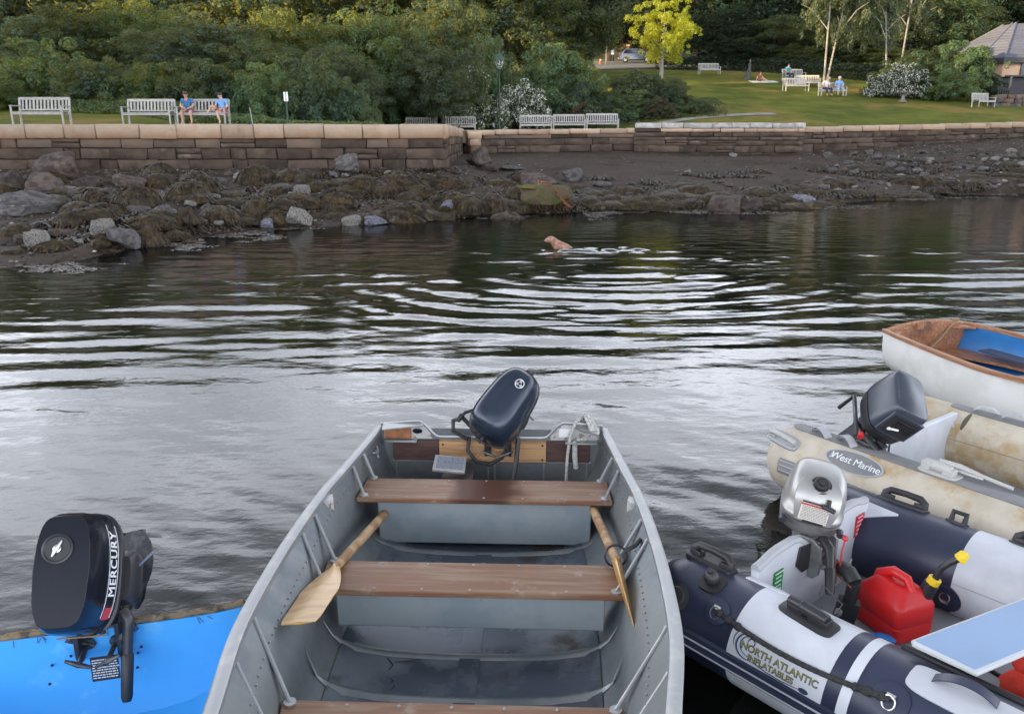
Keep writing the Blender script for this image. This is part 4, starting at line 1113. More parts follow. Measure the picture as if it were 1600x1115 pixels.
tag(b.build('oarlock', M['black_pl'], None, weld=False), 'black ring oarlock around the right-hand oar', 'oarlock')
# ---- rope at the stern corner
b = MB(); P_ = lambda x, y, z: in_boat(ab, (x, y, z))
b.tube([P_(.03,.60,.60), P_(-.02,.57,.585), P_(.02,.52,.55), P_(.06,.49,.48), P_(.07,.475,.35), P_(.08,.47,.20), P_(.09,.46,.08)], .010, 8)
for k in range(3): b.tube([P_(.10,.66-.02*k,.52), P_(.02,.62-.02*k,.575+.01*k), P_(-.04,.60-.02*k,.54), P_(-.03,.57-.02*k,.46), P_(.05,.56-.02*k,.43), P_(.09,.58-.02*k,.47)], .010, 8)
b.tube([P_(.05,.52,.44), P_(.075,.52,.36), P_(.07,.53,.27)], .016, 8)
tag(b.build('rope', M['rope_white'], None, weld=False), 'white mooring rope looped over the right stern corner of the aluminium boat', 'rope')
# ---- battery box with a small solar panel
bx = tag(empty('battery_box', in_boat(ab, (.30, -.20, .18)), A_ROT), 'black battery box topped by a small solar panel behind the stern seat', 'battery box')
b = MB(); b.loft([selip(.24,.17,5,28,0,.02,-.10), selip(.26,.19,5,28,0,.02,.10), selip(.27,.20,5,28,0,.02,.11), selip(.25,.18,5,28,0,.02,.15)]); b.build('case', M['black_pl'], bx)
Mp = Matrix.Translation((.0, -.03, .205)) @ Matrix.Rotation(R(12), 4, 'Y') @ Matrix.Rotation(R(-5), 4, 'X')
b = MB(); b.box((0,0,0), (.15,.19,.018)); p_ = b.build('panel_frame', M['alu_rail'], bx, bevel=.003); p_.matrix_local = Mp
M['solar'] = mat('solar_cells', (.18,.20,.24), .15, .3)
for i in range(5):
    for j in range(2):
        b = MB(); b.box((-.032+j*.060, -.064+i*.032, .0105), (.054,.026,.003)); b.build('cell', M['solar'], p_)
b = MB(); b.tube([P_(.16,.02,.47), P_(.13,.09,.52), P_(.10,.13,.53), P_(.10,.17,.47), P_(.16,.16,.33), P_(.28,.13,.20), P_(.36,.11,.10)], .015, 10)
tag(b.build('hose', M['black'], None, weld=False), 'thick black hose curving down from the motor into the aluminium boat', 'hose')

# ---- motor on the aluminium boat
om, cw, Ms, Mt = outboard('dark blue-black outboard motor tilted and turned on the stern of the aluminium boat', in_boat(ab, (.012, .045, .465)), R(-2), 58, -34,
    dict(size=(.285,.48,.25), prof=COWL_ROUND, cowl_mat=M['navy_gloss'], cz=.15, taper=.12, pan_mat=M['black_pl'], oy=.09, angle=60))
tm = MB(); # round three-pronged emblem on the cowl top
def cowl_part(b, name, m, Mx, parent, **k): o = b.build(name, m, parent, **k); o.matrix_local = Mx; return o
b.v, b.f = [], []
b = MB(); cy_, cz_ = .235, .4085
b.tube([(.02+.026*math.cos(a_), cy_-.02+.026*math.sin(a_), cz_-.008) for a_ in [2*math.pi*k/28 for k in range(28)]], .0022, 5, closed=True)
for k in range(3):
    q_ = math.pi/2+k*2.094; c, s_ = math.cos(q_), math.sin(q_); o_ = Vector((.02, cy_-.02, cz_-.008))
    for off in (-.006, 0, .006):
        b.tube([o_+Vector((c*.006-s_*off, s_*.006+c*off, 0)), o_+Vector((c*.024-s_*off*.8, s_*.024+c*off*.8, 0))], .0013, 4)
b.build('emblem', M['white_print'], cw, weld=False)
b = MB(); b.tube([(-.12,-.02,.10), (-.17,-.03,.10), (-.20,-.07,.10), (-.205,-.10,.10)], .010, 8); b.tube([(-.205,-.09,.10), (-.205,-.14,.105)], [.018,.014], 8)
b.tube([(-.10,-.12,.06), (-.20,-.10,.08), (-.235,-.15,.08), (-.20,-.20,.07), (-.10,-.19,.06)], .014, 8)
cowl_part(b, 'cable', M['black'], Ms, om, weld=False)
b = MB(); b.tube([(-.10,-.17,.05), (-.06,-.245,.03), (.02,-.27,.02), (.10,-.24,.02), (.14,-.16,.02), (.12,-.06,.03)], .012, 8)
b.tube([(.02,-.26,.0), (-.05,-.30,-.02)], [.008,.003], 6)
cowl_part(b, 'fuel_hose', M['black'], Ms, om, weld=False)
b = MB()
rq = random.Random(3)
for k in range(16): 
    x, y, z = rq.uniform(-.07,.10), rq.uniform(-.16,.16), rq.uniform(.0,.06); b.box((x,y,z), (rq.uniform(.02,.05), rq.uniform(.02,.06), rq.uniform(.02,.04)), Matrix.Rotation(rq.random()*3, 3, 'Z'))
cowl_part(b, 'engine_fittings', M['dark_metal'], Ms, om, weld=False, bevel=.003, kind='stuff')
b = MB(); b.tube([(.0,-.135,.19), (0,-.16,.19)], .014, 10); b.tube([(-.03,-.165,.19), (.03,-.165,.19)], .009, 8); cowl_part(b, 'pull_handle', M['black_pl'], Ms, om, weld=False)
b = MB(); b.loft([selip(.296,.496,3.2,36,0,.09,.148,.12), selip(.302,.502,3.2,36,0,.09,.155,.12), selip(.296,.496,3.2,36,0,.09,.162,.12)]); cowl_part(b, 'seam_rim', M['black'], Ms, om)
b = MB(); b.loft([selip(.03,.02,3,12,0,.35,.12),selip(.05,.05,3,12,0,.355,.18),selip(.05,.05,3,12,0,.315,.24),selip(.03,.02,3,12,0,.33,.26)]); cowl_part(b, 'rear_latch', M['black_pl'], Ms, om)
# ================================================================ inflatables
M['hypalon_navy'] = mat('navy_pvc', (.016,.022,.048), .38, c2=(.022,.029,.060), scale=3, bump=.06, bscale=60, bdist=.002)
M['pvc_white'] = mat('white_pvc', (.54,.565,.61), .42, c2=(.46,.48,.52), scale=2.5, c3=(.38,.40,.43), s3=2, lo3=.62, hi3=.8)
M['pvc_cream'] = mat('stained_cream_pvc', (.52,.47,.38), .55, c2=(.42,.37,.29), scale=4, lo=.4, hi=.66, c3=(.38,.26,.12), s3=3.0, lo3=.46, hi3=.64, bump=.1, bscale=40, bdist=.002)
M['pvc_grey'] = mat('grey_pvc_patch', (.16,.165,.175), .55, c2=(.20,.20,.20), scale=5)
M['pvc_lgrey'] = mat('light_grey_pvc', (.40,.41,.43), .5, c2=(.33,.34,.36), scale=4)
M['deck_grey'] = mat('grey_deck', (.30,.31,.33), .6, c2=(.26,.27,.29), scale=8, bump=.2, bscale=90, bdist=.002)
M['rope_black'] = mat('black_braided_rope', (.018,.018,.018), .8, c2=(.035,.035,.035), scale=90, bump=.9, bscale=120, bdist=.006)
M['beige_pl'] = mat('grey_beige_plastic', (.42,.42,.40), .5)

class Tube:
    def __init__(s, w, r, zc, x0, L_, bow, tip):
        s.w, s.r, s.zc, s.x0, s.L, s.bow, s.tip = w, r, zc, x0, L_, bow, tip
    def p(s, sg, x, ang, dr=0.0):
        a = R(ang); q = s.r+dr
        return Vector((x, sg*(s.w+q*math.sin(a)), s.zc+q*math.cos(a)))
    def skin(s, parent, m):
        for sg in (-1, 1):
            pts, rr = [], []
            for u, f in s.tip: pts.append((s.x0+u, sg*s.w, s.zc)); rr.append(s.r*f)
            pts.append((s.L, sg*s.w, s.zc)); rr.append(s.r)
            for k in range(1, 11):
                q = math.pi/2*k/10; pts.append((s.L+s.bow*math.sin(q), sg*s.w*math.cos(q)**.8 if k < 10 else 0, s.zc+.10*math.sin(q)**2)); rr.append(s.r)
            b = MB(); b.tube(pts, rr, 40); b.build('tube', m, parent, angle=50)
    def sleeve(s, parent, sg, x0, x1, m, name='panel', dr=.003, label=None):
        b = MB(); b.tube([(x0, sg*s.w, s.zc), (x0+.0005, sg*s.w, s.zc), (x1-.0005, sg*s.w, s.zc), (x1, sg*s.w, s.zc)], [s.r-.002, s.r+dr, s.r+dr, s.r-.002], 48, caps=False)
        return b.build(name, m, parent, angle=60, label=label)
    def patch(s, sg, x0, x1, a0, a1, dr=.005, e=5, n=20):
        """rounded patch lying on the tube"""
        b = MB(); cx, hx, ca, ha = (x0+x1)/2, (x1-x0)/2, (a0+a1)/2, (a1-a0)/2; R_ = []
        for j, f in enumerate((1.0, 1.0, .8, .4, .01)):
            d_ = -.004 if j == 0 else dr
            R_.append([s.p(sg, cx+hx*f*math.copysign(abs(math.cos(t))**(2/e), math.cos(t)), ca+ha*f*math.copysign(abs(math.sin(t))**(2/e), math.sin(t)), d_) for t in [2*math.pi*k/(n*2) for k in range(n*2)]])
        b.loft(R_, False, True); return b
    def frame(s, sg, x, ang, dr=0.0, spin=0):
        """local axes on the surface: x along the tube, y up the tube, z outwards"""
        a = R(ang); n = Vector((0, sg*math.sin(a), math.cos(a))); u = Vector((0, -sg*math.cos(a), math.sin(a)))
        X_ = Vector((1, 0, 0)) if sg < 0 else Vector((-1, 0, 0)); c = s.p(sg, x, ang, dr)
        Mx = Matrix((X_, u, n)).transposed().to_4x4(); Mx.translation = c
        return Mx @ Matrix.Rotation(R(spin), 4, 'Z')
    def wrap(s, me, sg, x, ang, dr=.006, rot=0):
        c_, s_ = math.cos(R(rot)), math.sin(R(rot))
        for v in me.vertices:
            tx, ty, tz = v.co; X_ = tx*c_-ty*s_; Y_ = tx*s_+ty*c_
            v.co = s.p(sg, x+(X_ if sg < 0 else -X_), ang-math.degrees(Y_/s.r), dr+tz)
        return me
def grab_handle(T, parent, sg, x, ang, m, base_m, L_=.24, spin=0, name='grab_handle'):
    Mx = T.frame(sg, x, ang, .0, spin)
    b = MB(); b.loft([selip(L_*1.15, L_*.46, 4, 28, 0, 0, -.012), selip(L_*1.15, L_*.46, 4, 28, 0, 0, .006), selip(L_*1.08, L_*.40, 4, 28, 0, 0, .011), selip(L_*1.0, L_*.34, 4, 28, 0, 0, .012)])
    o = b.build(name, base_m, parent, angle=40); o.matrix_local = Mx
    b = MB(); b.tube([(-L_*.46,0,.0), (-L_*.44,0,.035), (-L_*.34,0,.052), (0,0,.056), (L_*.34,0,.052), (L_*.44,0,.035), (L_*.46,0,.0)], [.020,.021,.019,.017,.019,.021,.020], 10)
    b.box((-L_*.36,0,.015), (.05,.05,.03)); b.box((L_*.36,0,.015), (.05,.05,.03)); b.build('grip', m, o, weld=False, bevel=.003)
def webbing(T, parent, sg, x, ang, m, L_=.22, w=.045, h=.045, yaw=0):
    b = MB(); rings = []
    for k in range(15):
        t = -1+2*k/14; u = t*L_/2; z = .008+h*(1-abs(t)**2.2)
        rings.append([(u, -w/2, z), (u, w/2, z), (u, w/2, z+.004), (u, -w/2, z+.004)])
    b.loft(rings); o = b.build('webbing_handle', m, parent, angle=50); o.matrix_local = T.frame(sg, x, ang, 0, yaw)
def d_ring(T, parent, sg, x, ang, m_patch, m_ring, r=.055, hang=.04):
    Mx = T.frame(sg, x, ang)
    b = MB(); b.loft([selip(r*2, r*2, 2, 28, 0, 0, -.01), selip(r*2, r*2, 2, 28, 0, 0, .005), selip(r*1.5, r*1.5, 2, 28, 0, 0, .009)]); o = b.build('d_ring_patch', m_patch, parent); o.matrix_local = Mx
    b = MB(); b.tube([(.022*math.cos(q), .0+.024*math.sin(q)-.012, .014+.008*math.sin(q)) for q in [2*math.pi*k/18 for k in range(18)]], .0032, 6, closed=True)
    b.box((0, .012, .012), (.03, .016, .010)); b.build('ring', m_ring, o, weld=False)
def strake(T, parent, sg, x0, x1, ang, m, line_m, wd=.07, lines=(-.5, .5)):
    b = MB(); rings = []; c = T.p(sg, 0, ang); a0 = ang-math.degrees(wd/2/T.r); a1 = ang+math.degrees(wd/2/T.r)
    prof = [(a0, .0), (a0+2, .014), (ang-3, .018), (ang, .012), (ang+3, .018), (a1-2, .014), (a1, .0)]
    for x in (x0, x1): rings.append([T.p(sg, x, a_, d_) for a_, d_ in prof])
    b.loft(rings, True, True); b.build('rub_strake', m, parent, angle=30)
    for l in lines:
        a_ = ang+l*math.degrees(wd/2/T.r); b = MB(); b.tube([T.p(sg, x0+.01, a_, .017), T.p(sg, x1, a_, .017)], .0045, 6); b.build('strake_line', line_m, parent, weld=False)

TIP_CONE = [(0, .12), (.004, .45), (.012, .55), (.045, .76), (.10, .92), (.17, 1.0)]
TIP_ROUND = [(0, .05), (.006, .35), (.03, .62), (.08, .84), (.15, .96), (.24, 1.0)]
# ---------------------------------------------------------------- navy and white inflatable
nv = tag(empty('inflatable_boat', (1.436, 3.313, 0), R(-49.1)), 'navy and white inflatable boat in the right foreground with a silver outboard and grey deck', 'inflatable boat')
T = Tube(.60, .215, .24, -.42, 1.75, .75, TIP_CONE)
T.skin(nv, M['hypalon_navy'])
T.sleeve(nv, -1, .07, .475, M['pvc_white'], 'white_panel'); T.sleeve(nv, -1, .530, .570, M['pvc_white'], 'white_stripe')
T.sleeve(nv, 1, .47, 1.5, M['pvc_white'], 'white_panel')
b = MB(); b.tube([T.p(1, .475, -80, .004), T.p(1, 1.49, -80, .004)], .0012, 4); b.build('seam', M['pvc_grey'], nv, weld=False)
# hull and deck
b = MB(); b.loft([[(x, -.50, .075), (x, -.30, -.03), (x, 0, -.10), (x, .30, -.03), (x, .50, .075)] for x in (-.02, .8, 1.7)], True, True, closed=True); b.build('hull', M['pvc_white'], nv)
b = MB(); b.box((.95, 0, .085), (1.95, 1.0, .016)); b.build('deck', M['deck_grey'], nv)
# transom with a dipped top edge
b = MB(); rings = []
for k in range(25):
    y = -.50+1.0*k/24; ay = abs(y); zt = .50 - .075*smooth(.20, .05, ay) - .03*smooth(.34, .5, ay)
    rings.append([(-.035, y, .0), (.0, y, .0), (.0, y, zt), (-.035, y, zt)])
b.loft(rings); b.build('transom', M['pvc_white'], nv, angle=40)
b = MB(); b.tube([(-.018, -.50+1.0*k/24, .508 - .075*smooth(.20, .05, abs(-.5+k/24)) - .03*smooth(.34, .5, abs(-.5+k/24))) for k in range(25)], .022, 8); b.build('transom_cap', M['pvc_lgrey'], nv, weld=False)
for sg in (-1, 1):   # white gussets reaching over the tubes
    b = MB(); rings = []
    for k in range(9):
        t = k/8; x = -.03+(.24 if sg < 0 else .17)*t; a1 = -14-4*t; a0 = a1-30*(1-t)-3
        rings.append([T.p(sg, x, a0+(a1-a0)*j/5, .006) for j in range(6)] + [T.p(sg, x, a1-(a1-a0)*j/5, -.004) for j in range(6)])
    b.loft(rings); b.build('transom_gusset', M['pvc_white'], nv)
b = MB(); b.prism([(-.17,.47),(-.19,.38),(-.13,.325),(.06,.325),(.155,.36),(.165,.43),(.10,.45),(-.08,.455)], 0, .008, Matrix.Translation((.001, 0, 0)) @ Matrix(((0,0,1,0),(1,0,0,0),(0,1,0,0),(0,0,0,1)))); b.build('motor_pad', M['black_pl'], nv, bevel=.002)
# stickers with lines of small print
def sticker(parent, y, z, w, h, m, rows, title, Mx=None):
    b = MB(); b.box((.0035, y, z), (.003, w, h)); o = b.build('sticker', m, parent)
    rq = random.Random(int(w*1e4)+rows)
    bb = MB()
    for k in range(rows):
        lw = w*rq.uniform(.45, .8); zz = z+h*.40-h*.78*k/(rows-1)
        hh = h*.055 if k != rows-1 else h*.13
        x = y-lw/2
        while x < y+lw/2:
            l_ = rq.uniform(.004, .012); bb.box((.0056, x+l_/2, zz), (.0012, l_, hh*.8)); x += l_+.002
    bb.build('print', M['white_print'], o, weld=False)
M['green_print'] = mat('green_sticker', (.02,.20,.05), .4); M['red_stk'] = mat('red_sticker', (.50,.02,.04), .4)
sticker(nv, -.335, .36, .075, .11, M['green_print'], 5, ''); sticker(nv, .42, .375, .085, .115, M['red_stk'], 5, '')
# fittings
grab_handle(T, nv, -1, -.20, -12, M['black'], M['black'], .21)
Mx = T.frame(-1, -.11, 20); b = MB(); b.loft([selip(.11,.11,3,24,0,0,-.01),selip(.11,.11,3,24,0,0,.006)]); b.ball((0,0,.03), (.034,.034,.036), 16, 8); b.tube([(0,0,.03),(.0,.0,.075)], .014, 10)
o = b.build('valve_cap', M['black'], nv, weld=False); o.matrix_local = Mx
Mx = T.frame(-1, -.215, 55); b = MB(); b.lathe([(.062,-.012),(.062,.005),(.045,.010),(.040,.022),(.022,.026),(.001,.026)], n=24); o = b.build('valve', M['black'], nv); o.matrix_local = Mx
d_ring(T, nv, -1, -.02, 48, M['hypalon_navy'], M['steel']); d_ring(T, nv, -1, .69, 46, M['hypalon_navy'], M['steel'], .065)
# oarlock block on the white panel
Mx = T.frame(-1, .30, 5, 0, -6); b = MB(); b.loft([selip(.24,.10,5,28,0,0,-.008), selip(.24,.10,5,28,0,0,.008), selip(.21,.08,5,28,0,0,.014)]); o = b.build('oar_holder', M['black'], nv); o.matrix_local = Mx
b = MB(); b.tube([(-.09,0,.035),(-.03,0,.038),(-.03,0,.038),(.08,0,.035)], [.022,.024,.028,.024], 12); b.box((-.05,0,.02), (.07,.05,.03)); b.box((.05,0,.02), (.08,.05,.03)); b.build('clip', M['black_pl'], o, weld=False, bevel=.003)
b = MB(); b.tube([T.p(-1,.33,0,.04)+Vector((0,.02,0)), T.p(-1,.30,0,.075)+Vector((0,.05,.0)), T.p(-1,.28,0,.09)+Vector((0,.10,0)), T.p(-1,.34,-14,.05)+Vector((.03,.04,0)), T.p(-1,.37,-10,.03)], .0025, 5)
b.ball(T.p(-1,.345,-14,.02)+Vector((.02,.03,0)), (.016,.016,.016), 10, 6); b.build('tether', M['black'], nv, weld=False)
# lifeline rope
pts = []; 
for k in range(60):
    t = k/59; x = -.01+.70*t; a_ = 49-3*t + 8*math.sin(math.pi*t); pts.append(T.p(-1, x, a_, .014+.002*math.sin(k*2.1)))
b = MB(); rr_ = [.010+.0012*(k % 2) + (.006 if (k < 12 or k > 48) and k % 4 < 2 else 0) for k in range(60)]; b.tube(pts, rr_, 9); b.build('lifeline', M['rope_black'], nv, weld=False)
strake(T, nv, -1, -.27, 1.75, 93, M['hypalon_navy'], M['pvc_lgrey'], .085, (-.35, .55)); strake(T, nv, 1, -.30, 1.75, 86, M['hypalon_navy'], M['pvc_lgrey'], .085, (-.35, .55))
# bow-ward white pad with webbing handles
T.patch(-1, .70, 1.30, -8, 30, .006, 6).build('white_pad', M['pvc_white'], nv, angle=50)
webbing(T, nv, -1, .87, 4, M['hypalon_navy'], .20, .045, .035, 6); webbing(T, nv, -1, 1.13, 10, M['hypalon_navy'], .20, .045, .04, 6)
b = MB(); b.tube([T.p(-1, .60, -38, .006), T.p(-1, .70, -36, .010), T.p(-1, 1.7, -36, .010)], .014, 8); b.build('seat_track', M['black'], nv, weld=False)
# far tube fittings
grab_handle(T, nv, 1, .10, 22, M['black'], M['black'], .22); grab_handle(T, nv, 1, .72, 20, M['black'], M['black'], .22)
Mx = T.frame(1, .36, 24); b = MB(); b.loft([selip(.10,.10,3,24,0,0,-.01),selip(.10,.10,3,24,0,0,.006)]); b.tube([(-.03,0,.0),(-.03,0,.05),(.03,0,.05),(.03,0,.0)], .014, 10); o = b.build('bow_eye', M['black'], nv, weld=False); o.matrix_local = Mx
d_ring(T, nv, 1, .455, -104, M['hypalon_navy'], M['steel'], .07)
# lettering and line drawing on the panel
M['print_navy'] = mat('navy_print', (.02,.035,.08), .5); M['print_olive'] = mat('olive_gold_print', (.20,.19,.04), .5)
for tx, x, a_, sz_ in (('NORTH ATLANTIC', .288, 66.0, .038), ('INFLATABLES', .262, 75.0, .033)):
    me = T.wrap(text_mesh(tx, sz_, .0003, 0, 1.0, .0004), -1, x, a_, .0042, 0); link('lettering', me, M['print_olive'], nv, False)
    me = T.wrap(text_mesh(tx, sz_, .0002, 0, 1.0, .0015), -1, x+.0012, a_+.5, .0036, 0); link('lettering', me, M['print_navy'], nv, False)
def curve_on(pts, r_, m, name='emblem'):
    b = MB(); n_ = len(pts); P = [T.p(-1, x, a_, .0045) for x, a_ in pts]; b.tube(P, [r_*(.35+.65*math.sin(math.pi*i/(n_-1))) for i in range(n_)], 6); b.build(name, m, nv, weld=False)
def arc(c, rx, ra, q0, q1, n=18): return [(c[0]+rx*math.cos(R(q0+(q1-q0)*k/n)), c[1]-ra*math.sin(R(q0+(q1-q0)*k/n))) for k in range(n+1)]
curve_on(arc((.155, 66), .050, 13, 100, 285), .0038, M['print_navy']); curve_on(arc((.162, 65), .040, 10, 70, 280), .0022, M['print_navy']); curve_on(arc((.148, 64), .058, 14, 120, 210), .0020, M['print_navy'])
curve_on(arc((.165, 60.5), .014, 4, -60, 200), .003, M['print_navy'])
curve_on([(.168, 78.6), (.20, 78.5), (.25, 80.5), (.31, 81), (.36, 80), (.39, 79)], .0022, M['print_navy'])
b = T.patch(-1, .385, .425, 76, 81.5, .0045, 2, 8); b.build('emblem', M['print_navy'], nv)

# ---- board used as a seat, fuel can, bag, blue sponge
A_, B_, C_ = on(1427, 1010, .47), on(1522, 1056, .47), on(1600, 944, .47)
dl = (C_-A_).normalized(); wv = B_-A_; wv = wv-dl*wv.dot(dl)
brd = tag(empty('seat_board', A_), 'pale blue flat board laid across the navy inflatable as a seat', 'board')
b = MB(); P4 = [Vector((0,0,0)), B_-A_, (B_-A_)+dl*1.02, dl*1.02]
b.add([p for p in P4]+[p+Vector((0,0,.028)) for p in P4], [(0,1,2,3),(4,7,6,5),(0,4,5,1),(1,5,6,2),(2,6,7,3),(3,7,4,0)])
M['board_blue'] = mat('pale_blue_board', (.235,.345,.53), .35, c2=(.215,.32,.49), scale=2); M['board_edge'] = mat('white_board_edge', (.50,.52,.54), .5)
b.build('board', M['board_blue'], brd, bevel=.004)
b = MB(); ins = [p+Vector((0,0,.014)) for p in P4]; b.tube(ins+[ins[0]], .0125, 8); b.build('edge_trim', M['board_edge'], brd, weld=False)
fc = in_boat(nv, (0, 0, 0)); can_p = on(1392, 975, .10); can_p.z = .095
can = tag(empty('fuel_can', can_p, R(-70)), 'red plastic fuel can with a black and yellow spout standing on the inflatable deck', 'fuel can')
M['red_pl'] = mat('red_plastic', (.62,.014,.016), .38, c2=(.55,.012,.014), scale=4, bump=.1, bscale=20, bdist=.003)
b = MB()
b.loft([selip(.24,.20,7,40,0,0,0), selip(.262,.222,8,40,0,0,.010), selip(.266,.226,9,40,0,0,.075), selip(.262,.222,9,40,0,0,.078), selip(.262,.222,9,40,0,0,.086), selip(.266,.226,9,40,0,0,.089), selip(.262,.222,9,40,0,0,.165), selip(.245,.205,8,40,0,0,.182), selip(.175,.125,6,40,.005,.0,.232), selip(.15,.10,5,40,.005,.0,.240), selip(.10,.06,4,40,0,0,.241)])
b.build('can_body', M['red_pl'], can, angle=38)
b = MB(); b.tube([(-.105,-.02,.165), (-.085,-.02,.235), (-.02,-.01,.275), (.05,0,.27), (.085,.0,.225)], [.020,.022,.024,.022,.02], 10)
b.build('can_handle', M['red_pl'], can, weld=False)
b = MB(); b.tube([(.085,.075,.20), (.10,.09,.26)], [.035,.032], 16); b.build('spout_collar', M['black_pl'], can)
b = MB(); b.tube([(.10,.09,.26), (.108,.098,.29)], .028, 12); b.build('spout_ring', M['yellow_pl'], can, weld=False, bevel=.003)
b = MB(); b.tube([(.165,.15,.405), (.175,.158,.425), (.190,.16,.425)], [.028,.026,.018], 10); b.build('spout_cap', M['yellow_pl'], can, weld=False, bevel=.003)
b = MB(); b.tube([(.108,.098,.29), (.120,.108,.345), (.145,.13,.385), (.168,.152,.41)], [.016,.015,.014,.014], 10); b.build('spout', M['black_pl'], can, weld=False)
M['red_bag'] = mat('red_orange_fabric', (.62,.035,.012), .75, c2=(.50,.025,.010), scale=6, bump=.6, bscale=8, bdist=.02)
bp_ = on(1600, 1075, .20)
bag = MB()
for k, (dx, dy, z, sx_, sy_, sz_) in enumerate([(0,0,.12,.13,.10,.11),(.06,-.05,.05,.15,.12,.07),(.02,.03,.22,.10,.07,.06)]):
    bag.ball((bp_.x+dx+.05, bp_.y+dy, z+.06), (sx_, sy_, sz_), 22, 14)
bo = bag.build('life_vest', M['red_bag'], None, weld=False); tag(bo, 'bright red-orange life vest bundled under the pale blue board', 'life vest')
tx_ = bpy.data.textures.new('folds', 'CLOUDS'); tx_.noise_scale = .06
md = bo.modifiers.new('folds', 'DISPLACE'); md.texture = tx_; md.strength = .05; md.mid_level = .5
c0 = on(1540, 1062, .16)
b = MB(); b.tube([c0+Vector((-.10,-.0,.0)), c0+Vector((-.04,.02,.015)), c0+Vector((.02,.03,.03)), c0+Vector((.07,.0,.01)), c0+Vector((.11,-.02,.0))], .010, 6)
tag(b.build('strap', M['black'], None, weld=False), 'black strap running out from under the pale blue board', 'strap')
c0 = on(1382, 996, .12); M['blue_pl'] = mat('bright_blue_plastic', (.03,.20,.60), .5)
b = MB(); b.ball(c0, (.05,.025,.018), 14, 8, Matrix.Rotation(R(-30), 3, 'Z')); b.tube([c0+Vector((-.10,.05,0)), c0], .010, 8)
tag(b.build('bailer', M['blue_pl'], None, weld=False), 'small blue scoop lying beside the red fuel can', 'scoop')

# ---- silver motor
M['silver'] = mat('silver_cowl', (.40,.395,.38), .36, .45, c2=(.34,.335,.32), scale=3, coat=.2)
M['silver_d'] = mat('grey_engine_cast', (.30,.30,.30), .45, .6, c2=(.22,.22,.22), scale=12)
M['label_w'] = mat('warning_label', (.62,.58,.52), .5)
hm, hc, Ms, Mt = outboard('silver outboard motor with black fuel cap on the navy and white inflatable', in_boat(nv, (-.018, .01, .41)), R(40.9), 10, -60,
    dict(size=(.275,.31,.245), prof=COWL_HONDA, cowl_mat=M['silver'], cz=.17, taper=.02, pan_mat=M['silver_d'], leg_mat=M['silver_d'], br_mat=M['silver_d'], screw_mat=M['silver_d'], oy=.05, angle=60, zs=.84, tiller=((.07,-.08,.09), (.10,-.16,.09), (.13,-.32,-.06), .018)))
# sloping front panel of the cowl
b = MB(); R_ = []
for z_, w_, y_ in ((.183,.080,-.108),(.23,.090,-.108),(.28,.100,-.102),(.33,.100,-.086),(.375,.092,-.058),(.405,.07,-.015)):
    R_.append([(w_*u, y_-.010*(1-abs(u)**3), z_) for u in (-1,-.8,-.4,0,.4,.8,1)]+[(w_*u, y_+.03, z_) for u in (1,.4,-.4,-1)])
b.loft(R_); cowl_part(b, 'front_panel', M['silver'], Ms, hm, angle=50)
Ms2 = Ms
Mf = Ms @ Matrix.Translation((0, -.048, .380)) @ Matrix.Rotation(R(42), 4, 'X')
b = MB(); b.lathe([(.045,-.01),(.048,.0),(.046,.006),(.036,.007),(.036,.030),(.030,.038),(.016,.040),(.014,.052),(.001,.054)], n=20); cowl_part(b, 'fuel_cap', M['black'], Mf, hm)
Ml = Ms @ Matrix.Translation((-.005, -.1215, .252)) @ Matrix.Rotation(R(84), 4, 'X')
b = MB(); b.box((0,0,0), (.125,.10,.002)); lb_ = cowl_part(b, 'warning_label', M['label_w'], Ml, hm)
b = MB(); b.box((0,.042,.0015), (.125,.010,.001)); b.build('red_band', M['red_print'], lb_)
b = MB(); b.box((-.01,.056,.0012), (.10,.008,.001))
for k in range(9): 
    x = -.055; rq = random.Random(k)
    while x < .055:
        l_ = rq.uniform(.004,.014); b.box((x+l_/2, .030-.0088*k, .0015), (l_, .0028, .0008)); x += l_+.002
b.build('print', M['dark_metal'], lb_, weld=False)
b = MB(); b.tube([(.02,-.130,.315), (.075,-.130,.298)], .013, 10); b.tube([(.045,-.13,.308), (.045,-.10,.34)], .010, 8); cowl_part(b, 'pull_handle', M['black_pl'], Ms, hm, weld=False)
b = MB(); b.box((0,-.124,.193), (.09,.008,.012)); cowl_part(b, 'slot', M['black'], Ms, hm, bevel=.002)
for sx in (-1, 1): b = MB(); b.tube([(sx*.128, -.09, .165), (sx*.128, -.13, .165)], .016, 12); cowl_part(b, 'latch', M['black_pl'], Ms, hm, weld=False)
b = MB(); b.tube([(.15,-.11,.16), (.15,-.15,.15), (.15,-.16,.10), (.16,-.17,.02), (.18,-.16,-.04)], .004, 6); b.ball((.15,-.135,.165), (.016,.016,.016), 10, 6); cowl_part(b, 'kill_cord', mat('red_cord', (.42,.03,.05), .5), Ms, hm, weld=False)
b = MB(); rq = random.Random(9)
for k in range(7):
    p_ = Vector((.15,-.13,.02)); P = [p_]
    for j in range(5): p_ = p_+Vector((rq.uniform(-.01,.025), rq.uniform(-.03,.01), rq.uniform(-.035,.012))); P.append(p_)
    b.tube(P, .0035, 5)
cowl_part(b, 'wiring', mat('brown_wire', (.20,.07,.03), .6), Ms, hm, weld=False)
b = MB(); b.tube([(.17,-.13,-.02), (.20,-.18,.0), (.23,-.22,-.02)], [.035,.04,.036], 14); b.tube([(.23,-.22,-.02), (.235,-.225,-.14)], [.03,.028], 12); b.box((.235,-.225,-.20), (.09,.05,.13)); cowl_part(b, 'twist_grip', M['black'], Ms, hm, weld=False)

